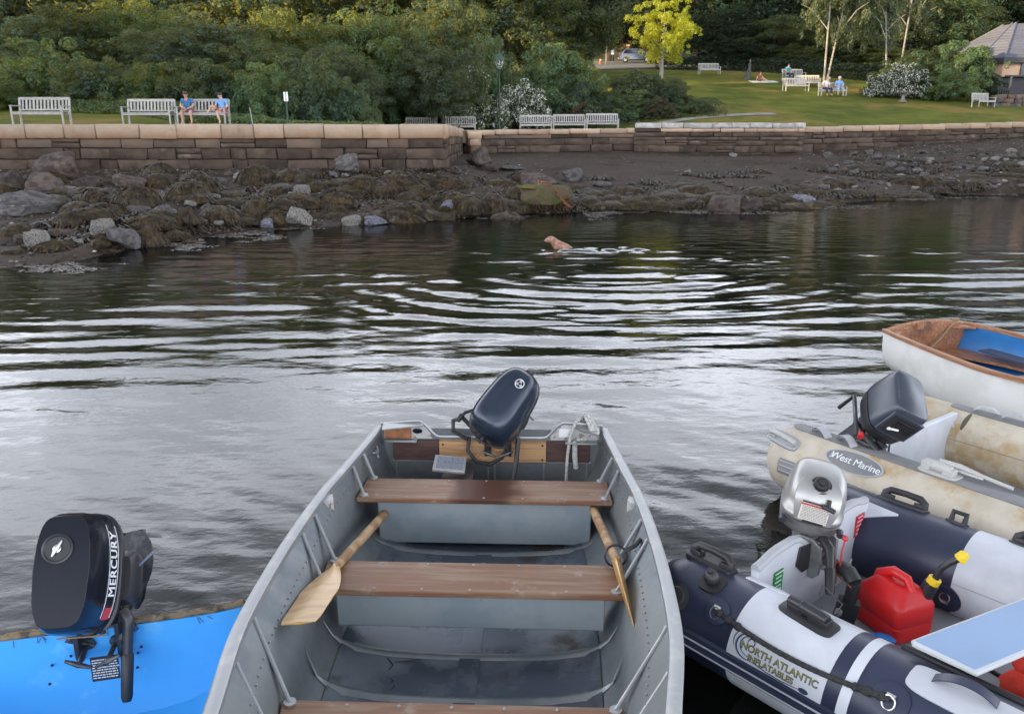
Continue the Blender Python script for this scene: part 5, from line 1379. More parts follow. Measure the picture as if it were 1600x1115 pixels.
# ---------------------------------------------------------------- cream inflatable
wm_ = tag(empty('inflatable_boat', (2.61, 4.70, 0), R(-54.2)), 'stained cream inflatable boat with grey patches, moored beyond the navy one', 'inflatable boat')
T = TW = Tube(.605, .225, .24, -.62, 1.9, .8, TIP_ROUND)
T.skin(wm_, M['pvc_cream'])
for sg, a0, a1, x0 in ((-1, -28, 14, -.50), (1, -14, 24, -.10)): T.patch(sg, x0, 1.9, a0, a1, .005, 7, 24).build('grey_patch', M['pvc_grey'], wm_, angle=50)
for x in (-.30, -.13): webbing(T, wm_, -1, x, 4, M['pvc_lgrey'], .15, .05, .035, -25)
for x in (.12, .30): webbing(T, wm_, 1, x, 2, M['pvc_lgrey'], .15, .05, .035, 20)
grab_handle(T, wm_, -1, -.47, 42, M['beige_pl'], M['pvc_lgrey'], .20, -8)
strake(T, wm_, -1, -.44, 1.9, 84, M['pvc_grey'], M['pvc_lgrey'], .10, (-.75, -.2, .4)); strake(T, wm_, 1, -.58, 1.9, 84, M['pvc_grey'], M['pvc_lgrey'], .10, (-.75, -.2, .4))
T.patch(-1, -.185, .185, 21, 57, .006, 2, 24).build('name_plate', M['pvc_lgrey'], wm_, angle=60)
T.patch(-1, -.170, .170, 23, 55, .0085, 2, 24).build('name_plate', M['pvc_grey'], wm_, angle=60)
link('lettering', T.wrap(text_mesh('West Marine', .062, .0006, 0, .95, 0), -1, .012, 39, .0095, -1), M['white_print'], wm_, False)
b = MB()
for k in range(4): b.box((-.135+.004*(k % 2), -.012+.009*k, 0), (.024, .003, .001), Matrix.Rotation(R(12), 3, 'Z'))
me = T.wrap(b.mesh('emblem'), -1, .0, 39, .0095); link('emblem', me, M['white_print'], wm_, False)
b = MB(); b.loft([[(x, -.50, .085), (x, -.30, -.03), (x, 0, -.10), (x, .30, -.03), (x, .50, .085)] for x in (-.02, .8, 1.9)], True, True); b.build('hull', M['pvc_cream'], wm_)
b = MB(); b.box((.95, 0, .095), (1.95, 1.0, .016)); b.build('deck', M['deck_grey'], wm_)
b = MB(); b.box((-.02, 0, .23), (.04, .98, .46)); b.build('transom', M['pvc_white'], wm_, bevel=.008)
for ya in (-.44, .42): b = MB(); b.prism([(.0,.10),(.24,.10),(.0,.40)], ya, ya+.02, Matrix(((1,0,0,0),(0,0,1,0),(0,1,0,0),(0,0,0,1)))); b.build('transom_brace', M['pvc_white'], wm_)
Mx = T.frame(-1, .42, -2, 0, 0); b = MB(); b.loft([selip(.22,.11,5,28,0,0,-.008), selip(.22,.11,5,28,0,0,.010)]); b.tube([(-.08,0,.03),(-.02,0,.035),(.06,0,.03)], [.028,.032,.026], 12); b.box((-.07,0,.03),(.05,.07,.05)); b.box((.05,0,.02),(.06,.06,.04))
o = b.build('oar_holder', M['beige_pl'], wm_, weld=False, bevel=.004); o.matrix_local = Mx
b = MB(); b.tube([T.p(-1,.38,-14,.05), T.p(-1,.48,-22,.05), T.p(-1,.60,-22,.04), T.p(-1,.76,-20,.03)], [.018,.02,.012,.010], 10); b.tube([T.p(-1,.44,-14,.03), T.p(-1,.62,-14,.03)], .008, 8); b.build('oarlock_arm', M['beige_pl'], wm_, weld=False)
b = MB(); R_ = [[T.p(1, x, a_, .006) for a_ in (-95,-80,-60,-45)] + [T.p(1, x, a_, -.004) for a_ in (-45,-60,-80,-95)] for x in (-.28,-.1,.05)]; b.loft(R_); b.build('transom_gusset', M['pvc_cream'], wm_)
M['scuff'] = mat('black_scuff', (.10,.085,.06), .7); T.patch(1, .045, .075, -55, -15, .0015, 2, 10).build('scuff_mark', M['scuff'], wm_)
b = MB(); b.tube([T.p(1,-.1,-74,.003), T.p(1,1.8,-74,.003)], .002, 5); b.build('seam', M['pvc_grey'], wm_, weld=False)
# motor on it
M['grey_cowl'] = mat('scuffed_dark_grey_cowl', (.045,.054,.074), .30, .1, c2=(.036,.044,.060), scale=4, c3=(.16,.16,.17), s3=9, lo3=.66, hi3=.74)
gm, gc_, Ms, Mt = outboard('scuffed dark grey outboard motor tilted up on the cream inflatable', in_boat(wm_, (-.07, -.44, .42)), R(35.8), 42, -44,
    dict(size=(.25,.375,.22), prof=COWL_GREY, cowl_mat=M['grey_cowl'], cz=.17, taper=.06, oy=.09, angle=40, tiller=((-.10,-.10,.09), (.0,-.19,.10), (.33,-.17,.12), .017)))
b = MB(); b.loft([selip(.18,.02,6,20,0,-.092,.20), selip(.18,.02,6,20,0,-.088,.34)]); cowl_part(b, 'front_panel', M['black_pl'], Ms, gm)
b = MB(); b.loft([selip(.205,.018,6,24,0,-.089,.19), selip(.205,.018,6,24,0,-.084,.352)]); cowl_part(b, 'panel_frame', M['grey_cowl'], Ms, gm)
b = MB(); b.tube([(-.05,-.108,.24), (.0,-.108,.26)], .007, 8); b.ball((-.05,-.108,.24), (.012,.008,.012), 8, 5); cowl_part(b, 'choke_knob', M['white_print'], Ms, gm, weld=False)
b = MB()
for k in range(5): b.box((.02, -.103, .245+.018*k), (.12, .008, .009))
cowl_part(b, 'vent_slats', M['black'], Ms, gm, weld=False, kind='stuff')
b = MB(); b.tube([(-.15,-.12,.09),(-.15,.20,.09),(-.15,.20,-.05)], .013, 8); b.tube([(.13,-.16,.09),(-.15,-.16,.09)], .012, 8); cowl_part(b, 'carry_bar', M['dark_metal'], Ms, gm, weld=False)
b = MB(); rq = random.Random(5)
for k in range(14): b.box((rq.uniform(-.10,.10), rq.uniform(-.14,.12), rq.uniform(.0,.08)), (rq.uniform(.03,.06), rq.uniform(.03,.07), rq.uniform(.02,.05)), Matrix.Rotation(rq.random()*3, 3, 'Z'))
cowl_part(b, 'engine_fittings', M['dark_metal'], Ms, gm, weld=False, bevel=.003, kind='stuff')
b = MB(); b.tube([(-.13,-.10,.10), (-.13,-.13,.10)], .020, 10); cowl_part(b, 'stop_button', M['red_print'], Ms, gm)
b = MB(); b.box((.2, .05, .14), (.14, .05, .03)); b.box((.10, .05, .20), (.10, .16, .02)); b.build('bailer_socket', mat('dark_blue_plastic', (.01,.02,.12), .4), wm_, bevel=.004)

# ================================================================ white wooden dinghy
dg_ = tag(empty('rowing_dinghy', (3.90, 7.225, 0), R(-72.5)), 'white wooden dinghy with varnished rim and blue inside, beyond the cream inflatable', 'dinghy')
M['hull_white'] = mat('aged_white_paint', (.64,.64,.62), .38, c2=(.56,.56,.53), scale=3, c3=(.36,.34,.29), s3=2.4, lo3=.66, hi3=.78)
M['varnish'] = mat('worn_varnished_wood', (.24,.10,.045), .4, c2=(.36,.19,.10), scale=7, stretch=(.7,6,6), lo=.42, hi=.66, c3=(.12,.05,.025), s3=3, lo3=.55, hi3=.68)
M['boat_blue'] = mat('dinghy_blue_paint', (.020,.16,.42), .4, c2=(.018,.13,.35), scale=4)
DST = [(0,.465,.50),(.3,.53,.50),(.87,.590,.49),(1.3,.605,.49),(1.8,.54,.51),(2.2,.38,.54),(2.55,.03,.58)]
DPR = [(1,0),(1.01,.18),(1.0,.36),(.95,.54),(.86,.70),(.70,.84),(.46,.95),(.2,.995),(.02,1)]
dk = lambda s: .03-.20*float(smooth(0, .9, s))+.3*float(smooth(2.1, 2.55, s))
hull(dg_, DST, dk, lambda s: .07+.3*float(smooth(2.1, 2.55, s)), M['hull_white'], M['boat_blue'], DPR, .02, transom=False)
rail(dg_, DST, M['varnish'], .050, .032)
b = MB(); R_ = []
def dz_(y): return .50+.055*(1-(y/.465)**2)
for k in range(25):
    y = -.46+.92*k/24; zb = .05+.36*(abs(y)/.46)**3.2
    R_.append([(-.004, y, zb-.03), (.028, y, zb-.02), (.028, y, dz_(y)), (-.004, y, dz_(y))])
b.loft(R_); b.build('transom', M['varnish'], dg_, angle=40)
b = MB(); R_ = []
for k in range(25):
    y = -.46+.92*k/24; zb = .04+.40*(abs(y)/.46)**3.2; R_.append([(-.012, y, zb-.03), (-.005, y, zb-.03), (-.005, y, dz_(y)-.01), (-.012, y, dz_(y)-.01)])
b.loft(R_); b.build('transom_skin', M['hull_white'], dg_, angle=40)
b = MB(); b.tube([(.010, -.465+.93*k/24, dz_(-.465+.93*k/24)) for k in range(25)], .016, 8); b.build('transom_rim', M['varnish'], dg_, weld=False)
b = MB(); b.add([(.03,-.42,.27),(.03,.42,.27),(.34,.46,.27),(.30,.15,.27),(.30,-.15,.27),(.34,-.46,.27)]+[(.03,-.42,.245),(.03,.42,.245),(.34,.46,.245),(.30,.15,.245),(.30,-.15,.245),(.34,-.46,.245)],
    [(0,5,4,3,2,1),(6,7,8,9,10,11),(0,6,11,5),(5,11,10,4),(4,10,9,3),(3,9,8,2),(2,8,7,1),(1,7,6,0)]); b.build('stern_seat', M['varnish'], dg_)
for sg in (-1, 1):
    b = MB(); b.add([(.28, sg*.20,.268),(.28,sg*.47,.268),(1.0,sg*.53,.268),(1.0,sg*.42,.268),(.6,sg*.33,.268),(.28,sg*.20,.245),(.28,sg*.47,.245),(1.0,sg*.53,.245),(1.0,sg*.42,.245),(.6,sg*.33,.245)],
        [(0,1,2,3,4),(9,8,7,6,5),(0,5,6,1),(1,6,7,2),(2,7,8,3),(3,8,9,4),(4,9,5,0)]); b.build('side_seat', M['varnish'], dg_)
b = MB(); b.box((1.12, 0, .30), (.24, 1.08, .022)); b.build('thwart', M['varnish'], dg_, bevel=.004)
b = MB(); b.box((.03, -.10, .52), (.05, .07, .06)); b.build('transom_notch_block', M['varnish'], dg_, bevel=.004)
for y in (-.40, .40):
    b = MB(); b.prism([(.03, y), (.16, y*1.12), (.03, y*.62)], .478, .50); b.build('quarter_knee', M['varnish'], dg_)
dgo = in_boat(dg_, (.75, .36, .33)); 
b = MB(); a0, a1 = in_boat(dg_, (.36, .37, .335)), in_boat(dg_, (1.7, .40, .345)); b.beam(a0, a0+(a1-a0)*.4, .15, .014); b.tube([a0+(a1-a0)*.38, a1], .02, 8)
tag(b.build('oar', mat('dark_painted_oar', (.045,.055,.085), .5), None, weld=False), 'dark oar lying inside the white wooden dinghy', 'oar')
b = MB(); q0 = in_boat(dg_, (.02, .34, .55)); q1 = in_boat(dg_, (.12, -.05, .29)); q2 = in_boat(dg_, (.15, -.32, .28))
b.tube([q0+Vector((0,.02,-.03)), q0, q0+(q1-q0)*.5+Vector((0,0,-.03)), q1, q2], .008, 6); b.ball(q1, (.035,.03,.02), 10, 6); b.ball(q0, (.04,.02,.02), 10, 6)
tag(b.build('rope', mat('tan_rope', (.24,.17,.10), .9), None, weld=False), 'tan rope hanging across the stern inside the white dinghy', 'rope')

# ================================================================ blue boat
bl = tag(empty('blue_boat', (-1.715, 2.60, 0), R(-77)), 'bright blue boat stern in the bottom left corner with frayed brown rim', 'boat')
M['bright_blue'] = mat('bright_blue_paint', (.070,.41,.84), .38, c2=(.060,.37,.80), scale=2.2, c3=(.14,.48,.82), s3=6, lo3=.56, hi3=.72, bump=.1, bscale=12, bdist=.003)
M['frayed'] = mat('frayed_brown_rim', (.22,.17,.10), .85, c2=(.09,.06,.04), scale=14, lo=.45, hi=.6, bump=.8, bscale=40, bdist=.01)
BST = [(0,.66,.445),(.5,.70,.45),(1.0,.69,.46),(1.6,.60,.50),(2.1,.40,.54),(2.4,.03,.57)]
hull(bl, BST, lambda s: -.12, lambda s: .09, M['bright_blue'], M['bright_blue'], APROF, .012, transom=False)
rail(bl, BST, M['frayed'], .035, .03)
b = MB(); R_ = []
for k in range(33):
    y = -.655+1.31*k/32; zt = .445+.020*abs(y/.655)**6
    R_.append([(-.02, y, -.10), (.085, y, .07), (.034, y, .215), (.006, y, zt), (-.02, y, zt)])
b.loft(R_); b.build('transom', M['bright_blue'], bl, angle=25)
b = MB(); rq = random.Random(2); b.tube([(-.006, -.66+1.32*k/60, .455+.020*abs((-.66+1.32*k/60)/.655)**6+rq.uniform(-.002,.003)) for k in range(61)], [rq.uniform(.011,.017) for k in range(61)], 8); b.build('stern_rim', M['frayed'], bl, weld=False)
b = MB()
for k in range(26):
    y = rq.uniform(-.62,.6); b.tube([(.008, y, .445), (.014, y+rq.uniform(-.02,.02), .445-rq.uniform(.008,.03))], .0012, 4)
b.build('loose_threads', M['frayed'], bl, weld=False, kind='stuff')
b = MB(); b.box((.026, .13, .285), (.003, .10, .10), Matrix.Rotation(R(-7), 3, 'Y')); st_ = b.build('warning_plate', M['black'], bl)
b = MB()
for k in range(8):
    y = .085; rq2 = random.Random(k+20)
    while y < .172:
        l_ = rq2.uniform(.004,.016); b.box((.0285-.0012*(k-4)*-1, y+l_/2, .322-.0105*k), (.0015, l_, .0045)); y += l_+.0025
b.build('print', M['white_print'], st_, weld=False)
for y, z in [(.27,.36),(.255,.335),(.245,.27),(-.07,.25),(.02,.36),(-.05,.33)]:
    b = MB(); b.ball((.03, y, z), (.004,.006,.006), 8, 4); b.build('bolt_hole', M['black'], bl, weld=False)
# its motor
mm_, mc, Ms, Mt = outboard('glossy black outboard motor with white lettering on the blue boat at the left', in_boat(bl, (.0, .135, .468)), R(11), 58, -2,
    dict(size=(.222,.43,.27), prof=COWL_SHARP, cowl_mat=M['black_gloss'], cz=.18, taper=.0, barrel=.20, oy=.12, angle=28, bev=.004, tiller=((.10,-.02,.10), (.125,-.05,.10), (.122,-.345,.04), .018)))
for ch_ in mm_.children:
    if ch_.name.startswith(('drive_leg', 'propeller')): ch_.matrix_local = Ms @ Matrix.Diagonal((1, 1, .72, 1))
b = MB(); b.lathe([(.001,.000),(.050,.000),(.050,.006),(.044,.008),(.040,.004),(.001,.004)], n=32); o = cowl_part(b, 'badge_ring', M['black_pl'], Ms @ Matrix.Translation((-.015,.20,.4505)), mm_)
b = MB(); b.ball((0,0,.008), (.014,.014,.003), 14, 5); b.tube([(-.014,-.026,.008), (-.003,-.004,.009), (.003,.004,.009), (.014,.026,.008)], [.003,.008,.008,.003], 8); b.build('emblem', M['steel'], o, weld=False)
Mtx = Ms @ Matrix.Translation((.1405,.11,.262)) @ Matrix(((0,0,1,0),(1,0,0,0),(0,1,0,0),(0,0,0,1))).to_4x4()
def side_strip(w, z0, z1, y0, y1, m, name, th=.0015):
    b = MB(); R_ = []
    for k in range(13):
        y = y0+(y1-y0)*k/12; R_.append([(side_x(y, z0), y, z0), (side_x(y, z0)+th, y, z0), (side_x(y, z1)+th, y, z1), (side_x(y, z1), y, z1)])
    b.loft(R_); return cowl_part(b, name, m, Ms, mm_)
def side_x(y, z):
    t = (z-.18)/.27; zz = [p[0] for p in COWL_SHARP]; w = float(np.interp(t, zz, [p[1] for p in COWL_SHARP])); l = float(np.interp(t, zz, [p[2] for p in COWL_SHARP])); e = float(np.interp(t, zz, [p[4] for p in COWL_SHARP]))
    v = min(.999, abs((y-.12)/(.215*l))); return .111*w*(1-v**e)**(1/e)*(1-.20*v*v)+.0008
side_strip(.0, .222, .225, -.04, .285, M['white_print'], 'trim_line'); side_strip(.0, .300, .3025, -.04, .285, M['white_print'], 'trim_line')
side_strip(.0, .232, .290, -.045, -.005, M['red_print'], 'red_band')
for oz in (0, .0022):
    me = text_mesh('MERCURY', .080, .0006, 0, 1.1, 0)
    for v in me.vertices:
        y = .145+v.co.x*.60+oz; z = .2615+v.co.y+oz*.6; v.co = Vector((side_x(y, z)+.0012+v.co.z+oz*.1, y, z))
    o = link('lettering', me, M['white_print'], mm_, False); o.matrix_local = Ms
b = MB(); b.loft([selip(.08,.14,4,24,.10,.10,.0), selip(.08,.18,4,24,.108,.10,.02), selip(.08,.20,4,24,.108,.10,.09), selip(.06,.16,4,24,.10,.10,.12)]); cowl_part(b, 'side_cover', M['black_pl'], Ms, mm_)
b = MB(); b.tube([(.14,.14,.07), (.20,.19,.09)], .005, 8); cowl_part(b, 'shift_lever', M['steel'], Ms, mm_)
b = MB(); b.box((.0,-.10,.20), (.16,.006,.035)); cowl_part(b, 'front_plate', mat('tan_worn_label', (.22,.15,.09), .6), Ms, mm_, bevel=.003)
b = MB(); rq = random.Random(15)
for k in range(12): b.box((rq.uniform(-.10,.12), rq.uniform(-.10,.0), rq.uniform(.0,.10)), (rq.uniform(.02,.05), rq.uniform(.02,.06), rq.uniform(.02,.05)), Matrix.Rotation(rq.random()*3, 3, 'Z'))
cowl_part(b, 'engine_fittings', M['black_pl'], Ms, mm_, weld=False, bevel=.003, kind='stuff')
b = MB(); b.tube([(.09,-.06,.03), (.10,-.13,.0), (.09,-.20,-.03)], [.012,.014,.010], 8); b.tube([(-.06,-.08,.02), (-.11,-.11,.0), (-.02,-.14,-.02)], [.014,.018,.010], 8); cowl_part(b, 'shift_linkage', M['black_pl'], Ms, mm_, weld=False)
# ================================================================ lawn furniture, people and what stands behind
def ground(px, py, fn=None, y0=9.0, y1=60):
    """where the sight line through a pixel meets the ground"""
    f_ = lawn_z if fn is lz else shore_z
    ys__ = np.arange(y0, y1, .1); e = at(px, py, 1.0); o_ = Vector((0, 0, CAM_Z)); d_ = e-o_
    x_ = d_.x*ys__; z_ = CAM_Z+d_.z*ys__; g_ = f_(x_, ys__); k = np.nonzero(z_ < g_)[0]
    k = k[0] if len(k) else len(ys__)-1
    return Vector((float(x_[k]), float(ys__[k]), float(g_[k])))
def lawn_at(px, py, y0=46.5, y1=150): return ground(px, py, lz, y0, y1)

# path and gravel lot, laid a few millimetres over the lawn
def strip(name, pts, w, m, dz, n=60):
    P = [Vector(p) for p in pts]; X_, Y_ = [], []
    ts_ = np.linspace(0, len(P)-1, n); L_ = []
    for t in ts_:
        i = min(int(t), len(P)-2); f = t-i; a_ = P[max(i-1, 0)]; b_ = P[i]; c_ = P[i+1]; d_ = P[min(i+2, len(P)-1)]
        q = .5*((2*b_)+(c_-a_)*f+(2*a_-5*b_+4*c_-d_)*f*f+(3*b_-a_-3*c_+d_)*f**3); L_.append(q)
    for i, q in enumerate(L_):
        d = (L_[min(i+1, n-1)]-L_[max(i-1, 0)]).normalized(); nn = Vector((-d.y, d.x))
        X_.append([q.x+nn.x*w*u for u in np.linspace(-.5, .5, 7)]); Y_.append([q.y+nn.y*w*u for u in np.linspace(-.5, .5, 7)])
    X_, Y_ = np.array(X_), np.array(Y_); Z_ = lawn_z(X_, Y_)+dz
    tag(link(name, grid_mesh(name, X_, Y_, Z_), m, None, True, angle=180), kind='structure')
M['path'] = mat('pale_gravel_path', (.24,.225,.20), .9, c2=(.19,.18,.16), scale=1.5, bump=.5, bscale=30, bdist=.02)
strip('path', [(6.2, 46.4), (8.3, 47.5), (10.6, 48.8), (13.2, 49.7), (16.0, 50.1)], .8, M['path'], .03)
X_, Y_ = np.meshgrid(np.linspace(9.0, 24, 40), np.linspace(84, 113, 60)); 
tag(link('gravel_lot', grid_mesh('gravel_lot', X_, Y_, lawn_z(X_, Y_)+.05), mat('lot_gravel', (.17,.165,.165), .9, c2=(.12,.12,.12), scale=1.2, bump=.6, bscale=14, bdist=.04), None, True, angle=180), kind='structure')
M['gravel_grey'] = mat('coarse_grey_gravel', (.13,.12,.115), .8, c2=(.07,.065,.06), scale=9, bump=1, bscale=40, bdist=.03)

# ---- benches
def make_bench():
    root = empty('park_bench')
    W = 1.83
    def bx_(name, c, d, par=root, rot=None): b = MB(); b.box(c, d, rot); return b.build(name, M['bench_wood'], par, bevel=.006, seg=1)
    lean = Matrix.Rotation(R(-8), 3, 'X')
    for sx in (-1, 1):
        b = MB(); b.beam((sx*(W/2-.03), .26, 0), (sx*(W/2-.03), .28, .46), .055, .065); b.beam((sx*(W/2-.03), .28, .44), (sx*(W/2-.03), .37, .93), .055, .06); b.build('leg', M['bench_wood'], root, weld=False)
        bx_('leg', (sx*(W/2-.03), -.24, .31), (.055, .055, .62))
        bx_('arm_rest', (sx*(W/2-.03), .02, .645), (.07, .62, .028))
    bx_('seat_rail', (0, -.24, .385), (W-.1, .03, .085)); bx_('seat_rail', (0, .24, .385), (W-.1, .03, .07))
    for k in range(6): bx_('seat_slat', (0, -.23+.088*k, .438), (W-.06, .072, .020))
    bx_('top_rail', (0, .372, .90), (W-.09, .032, .095)); bx_('back_rail', (0, .292, .52), (W-.09, .03, .055))
    for k in range(13):
        b = MB(); x = -W/2+.14+(W-.28)*k/12; b.beam((x, .296, .54), (x, .368, .86), .062, .016, up=(0, 1, 0)); b.build('back_slat', M['bench_wood'], root, weld=False)
    return root
bench0 = make_bench(); used_b = [False]
kids0 = list(bench0.children)
def bench(p, rz, label, group=None, s=1.0):
    if not used_b[0]: o = bench0; used_b[0] = True
    else: o = copy_tree(bench0, kids0)
    o.location = p; o.rotation_euler = (0, 0, R(rz)); o.scale = (s, s, s); tag(o, label, 'bench', group); return o
GB = 'weathered benches along the seawall'
def lb(px, y=27.9, dz=.02): v = at(px, 192, y); return Vector((v.x, y, 2.42))
for px, lab, y in ((66,'empty grey slatted bench nearest the left edge of the picture, on the seawall',27.95),(234,'empty grey slatted bench beside the one with the seated couple',28.0),(319,'grey slatted bench on the seawall with a couple sitting on it',28.0)):
    v = at(px, 192, y); bench((v.x, y, 2.40), 0, lab, GB, .90 if px > 200 else .96)
for px, lab, y in ((658,'left one of the two benches half hidden behind the end of the tall seawall',47.2),(718,'right one of the two benches half hidden behind the end of the tall seawall',46.6)):
    v = at(px, 200, y); bench((v.x, y, lz(v.x, y)-.02), 0, lab, GB)
for px, lab in ((837,'first from the left of three pale benches lined up below the dark bushes'),(889,'middle one of three pale benches lined up below the dark bushes'),(941,'last on the right of three pale benches lined up below the dark bushes')):
    v = at(px, 200, 46.6); bench((v.x, 46.6, lz(v.x, 46.6)-.01), 0, lab, GB)
GL = 'benches on the upper lawn'
v = lawn_at(1108, 117); bench(v, 4, 'lone pale bench at the top of the lawn under the dark trees', GL)
v = lawn_at(1243, 143); bench(v, 8, 'pale bench in front of two others at the left of the birches', GL)
v = lawn_at(1254, 137); bench(v+Vector((.6, .8, 0)), -8, 'half-hidden grey bench behind the front one left of the birches', GL)
v = lawn_at(1240, 127); bb3 = bench(v, 12, 'dark-looking bench furthest back of the cluster left of the birches, with someone on it', GL); bb3v = v
v = lawn_at(1300, 151); bb2 = bench(v, 2, 'bench below the birches with two people sitting on it', GL); bb2v = v
v = lawn_at(1536, 168); bench(v, 28, 'pale bench alone at the right end of the lawn before the green bushes', GL, .95)

# ---- people
M['skin'] = mat('skin', (.46,.25,.18), .55, c2=(.40,.21,.15), scale=6)
M['skin2'] = mat('fair_skin', (.52,.31,.24), .55, c2=(.46,.26,.20), scale=6)
def cloth(n, c): return mat(n, c, .9, c2=tuple(x*.8 for x in c), scale=9, bump=.3, bscale=14, bdist=.01)
M['tee'] = cloth('blue_tee', (.045,.15,.30)); M['lshirt'] = cloth('light_blue_shirt', (.16,.33,.62)); M['shorts'] = cloth('faded_red_shorts', (.34,.09,.09))
M['wshirt'] = cloth('white_shirt', (.62,.62,.60)); M['jeans'] = cloth('dark_trousers', (.03,.035,.06)); M['ltrousers'] = cloth('pale_trousers', (.34,.38,.42)); M['teal'] = cloth('teal_top', (.05,.30,.38)); M['brownc'] = cloth('reddish_brown_top', (.22,.10,.07))
M['hair_b'] = mat('brown_hair', (.05,.03,.02), .7); M['hair_d'] = mat('dark_hair', (.02,.013,.010), .6); M['hair_g'] = mat('grey_hair', (.30,.29,.27), .7); M['capw'] = mat('white_cap', (.66,.66,.66), .8)
def skin_mesh(name, verts, edges, rad, m, parent, sub=2):
    me = bpy.data.meshes.new(name); me.from_pydata([Vector(v) for v in verts], edges, []); me.update()
    me.materials.append(m)
    o = bpy.data.objects.new(name, me); COL.objects.link(o); o.parent = parent
    md = o.modifiers.new('skin', 'SKIN'); md.use_smooth_shade = True
    if not me.skin_vertices:
        bm = bmesh.new(); bm.from_mesh(me); bm.verts.layers.skin.verify(); bm.to_mesh(me); bm.free()
    for i, r_ in enumerate(rad):
        sv = me.skin_vertices[0].data[i]; sv.radius = (r_, r_) if not isinstance(r_, tuple) else r_; sv.use_root = (i == 0)
    s2 = o.modifiers.new('subsurf', 'SUBSURF'); s2.levels = sub; s2.render_levels = sub
    return o
def person(label, loc, rz, J, shirt, pants, skin, hair, hairstyle='short', pants_len=.62, s=1.0, sleeve=.45):
    """J: joint positions, facing -Y"""
    root = tag(empty('person', loc, R(rz)), label, 'person'); root.scale = (s, s, s)
    P = {k: Vector(v) for k, v in J.items()}
    names = ['pelvis','waist','chest','neck','head','crown','shL','elL','haL','shR','elR','haR','hiL','knL','anL','toL','hiR','knR','anR','toR']
    rad = dict(pelvis=.12, waist=.105, chest=.125, neck=.05, head=.085, crown=.075, sh=.055, el=.042, ha=.030, hi=.09, kn=.06, an=.038, to=.03)
    ed = [('pelvis','waist'),('waist','chest'),('chest','neck'),('neck','head'),('head','crown'),('chest','shL'),('shL','elL'),('elL','haL'),('chest','shR'),('shR','elR'),('elR','haR'),
          ('pelvis','hiL'),('hiL','knL'),('knL','anL'),('anL','toL'),('pelvis','hiR'),('hiR','knR'),('knR','anR'),('anR','toR')]
    ix = {n_: i for i, n_ in enumerate(names)}
    skin_mesh('body', [P[n_] for n_ in names], [(ix[a], ix[b]) for a, b in ed], [rad.get(n_, rad.get(n_[:2])) for n_ in names], M[skin], root)
    # shirt
    nm = ['waist','chest','nk','shL','eL','shR','eR','hip']; Q = dict(P); Q['nk'] = P['chest'].lerp(P['neck'], .6); Q['eL'] = P['shL'].lerp(P['elL'], sleeve*1.6); Q['eR'] = P['shR'].lerp(P['elR'], sleeve*1.6); Q['hip'] = P['pelvis'].lerp(P['waist'], .2)
    e2 = [(0,1),(1,2),(1,3),(3,4),(1,5),(5,6),(0,7)]
    skin_mesh('shirt', [Q[n_] for n_ in nm], e2, [.135,.150,.07,.075,.060,.075,.060,.140], M[shirt], root)
    Q['kL'] = P['hiL'].lerp(P['knL'], pants_len) if pants_len <= 1 else P['knL']; Q['kR'] = P['hiR'].lerp(P['knR'], pants_len) if pants_len <= 1 else P['knR']
    nm = ['pelvis','hiL','kL','hiR','kR']; e3 = [(0,1),(1,2),(0,3),(3,4)]; r3 = [.138,.105,.088,.105,.088]
    if pants_len > 1:
        nm += ['aL','aR']; Q['aL'] = P['knL'].lerp(P['anL'], .9); Q['aR'] = P['knR'].lerp(P['anR'], .9); e3 += [(2,5),(4,6)]; r3 += [.06,.06]
    skin_mesh('trousers' if pants_len > 1 else 'shorts', [Q[n_] for n_ in nm], e3, r3, M[pants], root)
    h = P['head']; up = (P['crown']-P['head']).normalized()
    b = MB(); b.ball(h+up*.055+Vector((0,.018,0)), (.092,.100,.088), 16, 10)
    if hairstyle == 'long': b.ball(h+Vector((0,.075,-.06)), (.085,.05,.16), 12, 8)
    if hairstyle == 'cap': b.box(h+up*.06+Vector((0,-.12,0)), (.12,.09,.012))
    b.build('hair' if hairstyle != 'cap' else 'cap', M[hair], root, weld=False)
    b = MB(); b.ball(h+Vector((0,-.095,.005)), (.012,.018,.016), 8, 6); b.ball(h+Vector((0,-.085,-.045)), (.022,.010,.006), 8, 5)
    for sx in (-1, 1): b.ball(h+Vector((sx*.088,.0,.0)), (.012,.022,.028), 8, 6)
    b.build('face', M[skin], root, weld=False)
    b = MB()
    for sx in (-1, 1): b.ball(h+Vector((sx*.033,-.083,.026)), (.010,.008,.007), 8, 5)
    b.build('eyes', M['hair_d'], root, weld=False)
    for sd_ in 'LR':
        p = P['ha'+sd_]; d = (P['ha'+sd_]-P['el'+sd_]).normalized(); sx = Vector((0,0,1)).cross(d)
        if sx.length < .1: sx = Vector((1,0,0))
        sx.normalize(); b = MB(); n_ = d.cross(sx)
        b.ball(p+d*.04, (.036,.036,.022), 10, 6)
        for k, (o_, l_) in enumerate(((-.027,.060),(-.009,.072),(.009,.068),(.027,.052))):
            a_ = p+d*.06+sx*o_; b.tube([a_, a_+d*l_*.5-n_*.0, a_+d*l_*.95-Vector((0,0,.015))], [.0085,.008,.006], 6)
        b.tube([p+d*.03+sx*.03, p+d*.06+sx*.055, p+d*.085+sx*.055], [.010,.009,.007], 6)
        b.build('hand', M[skin], root, weld=False)
    return root
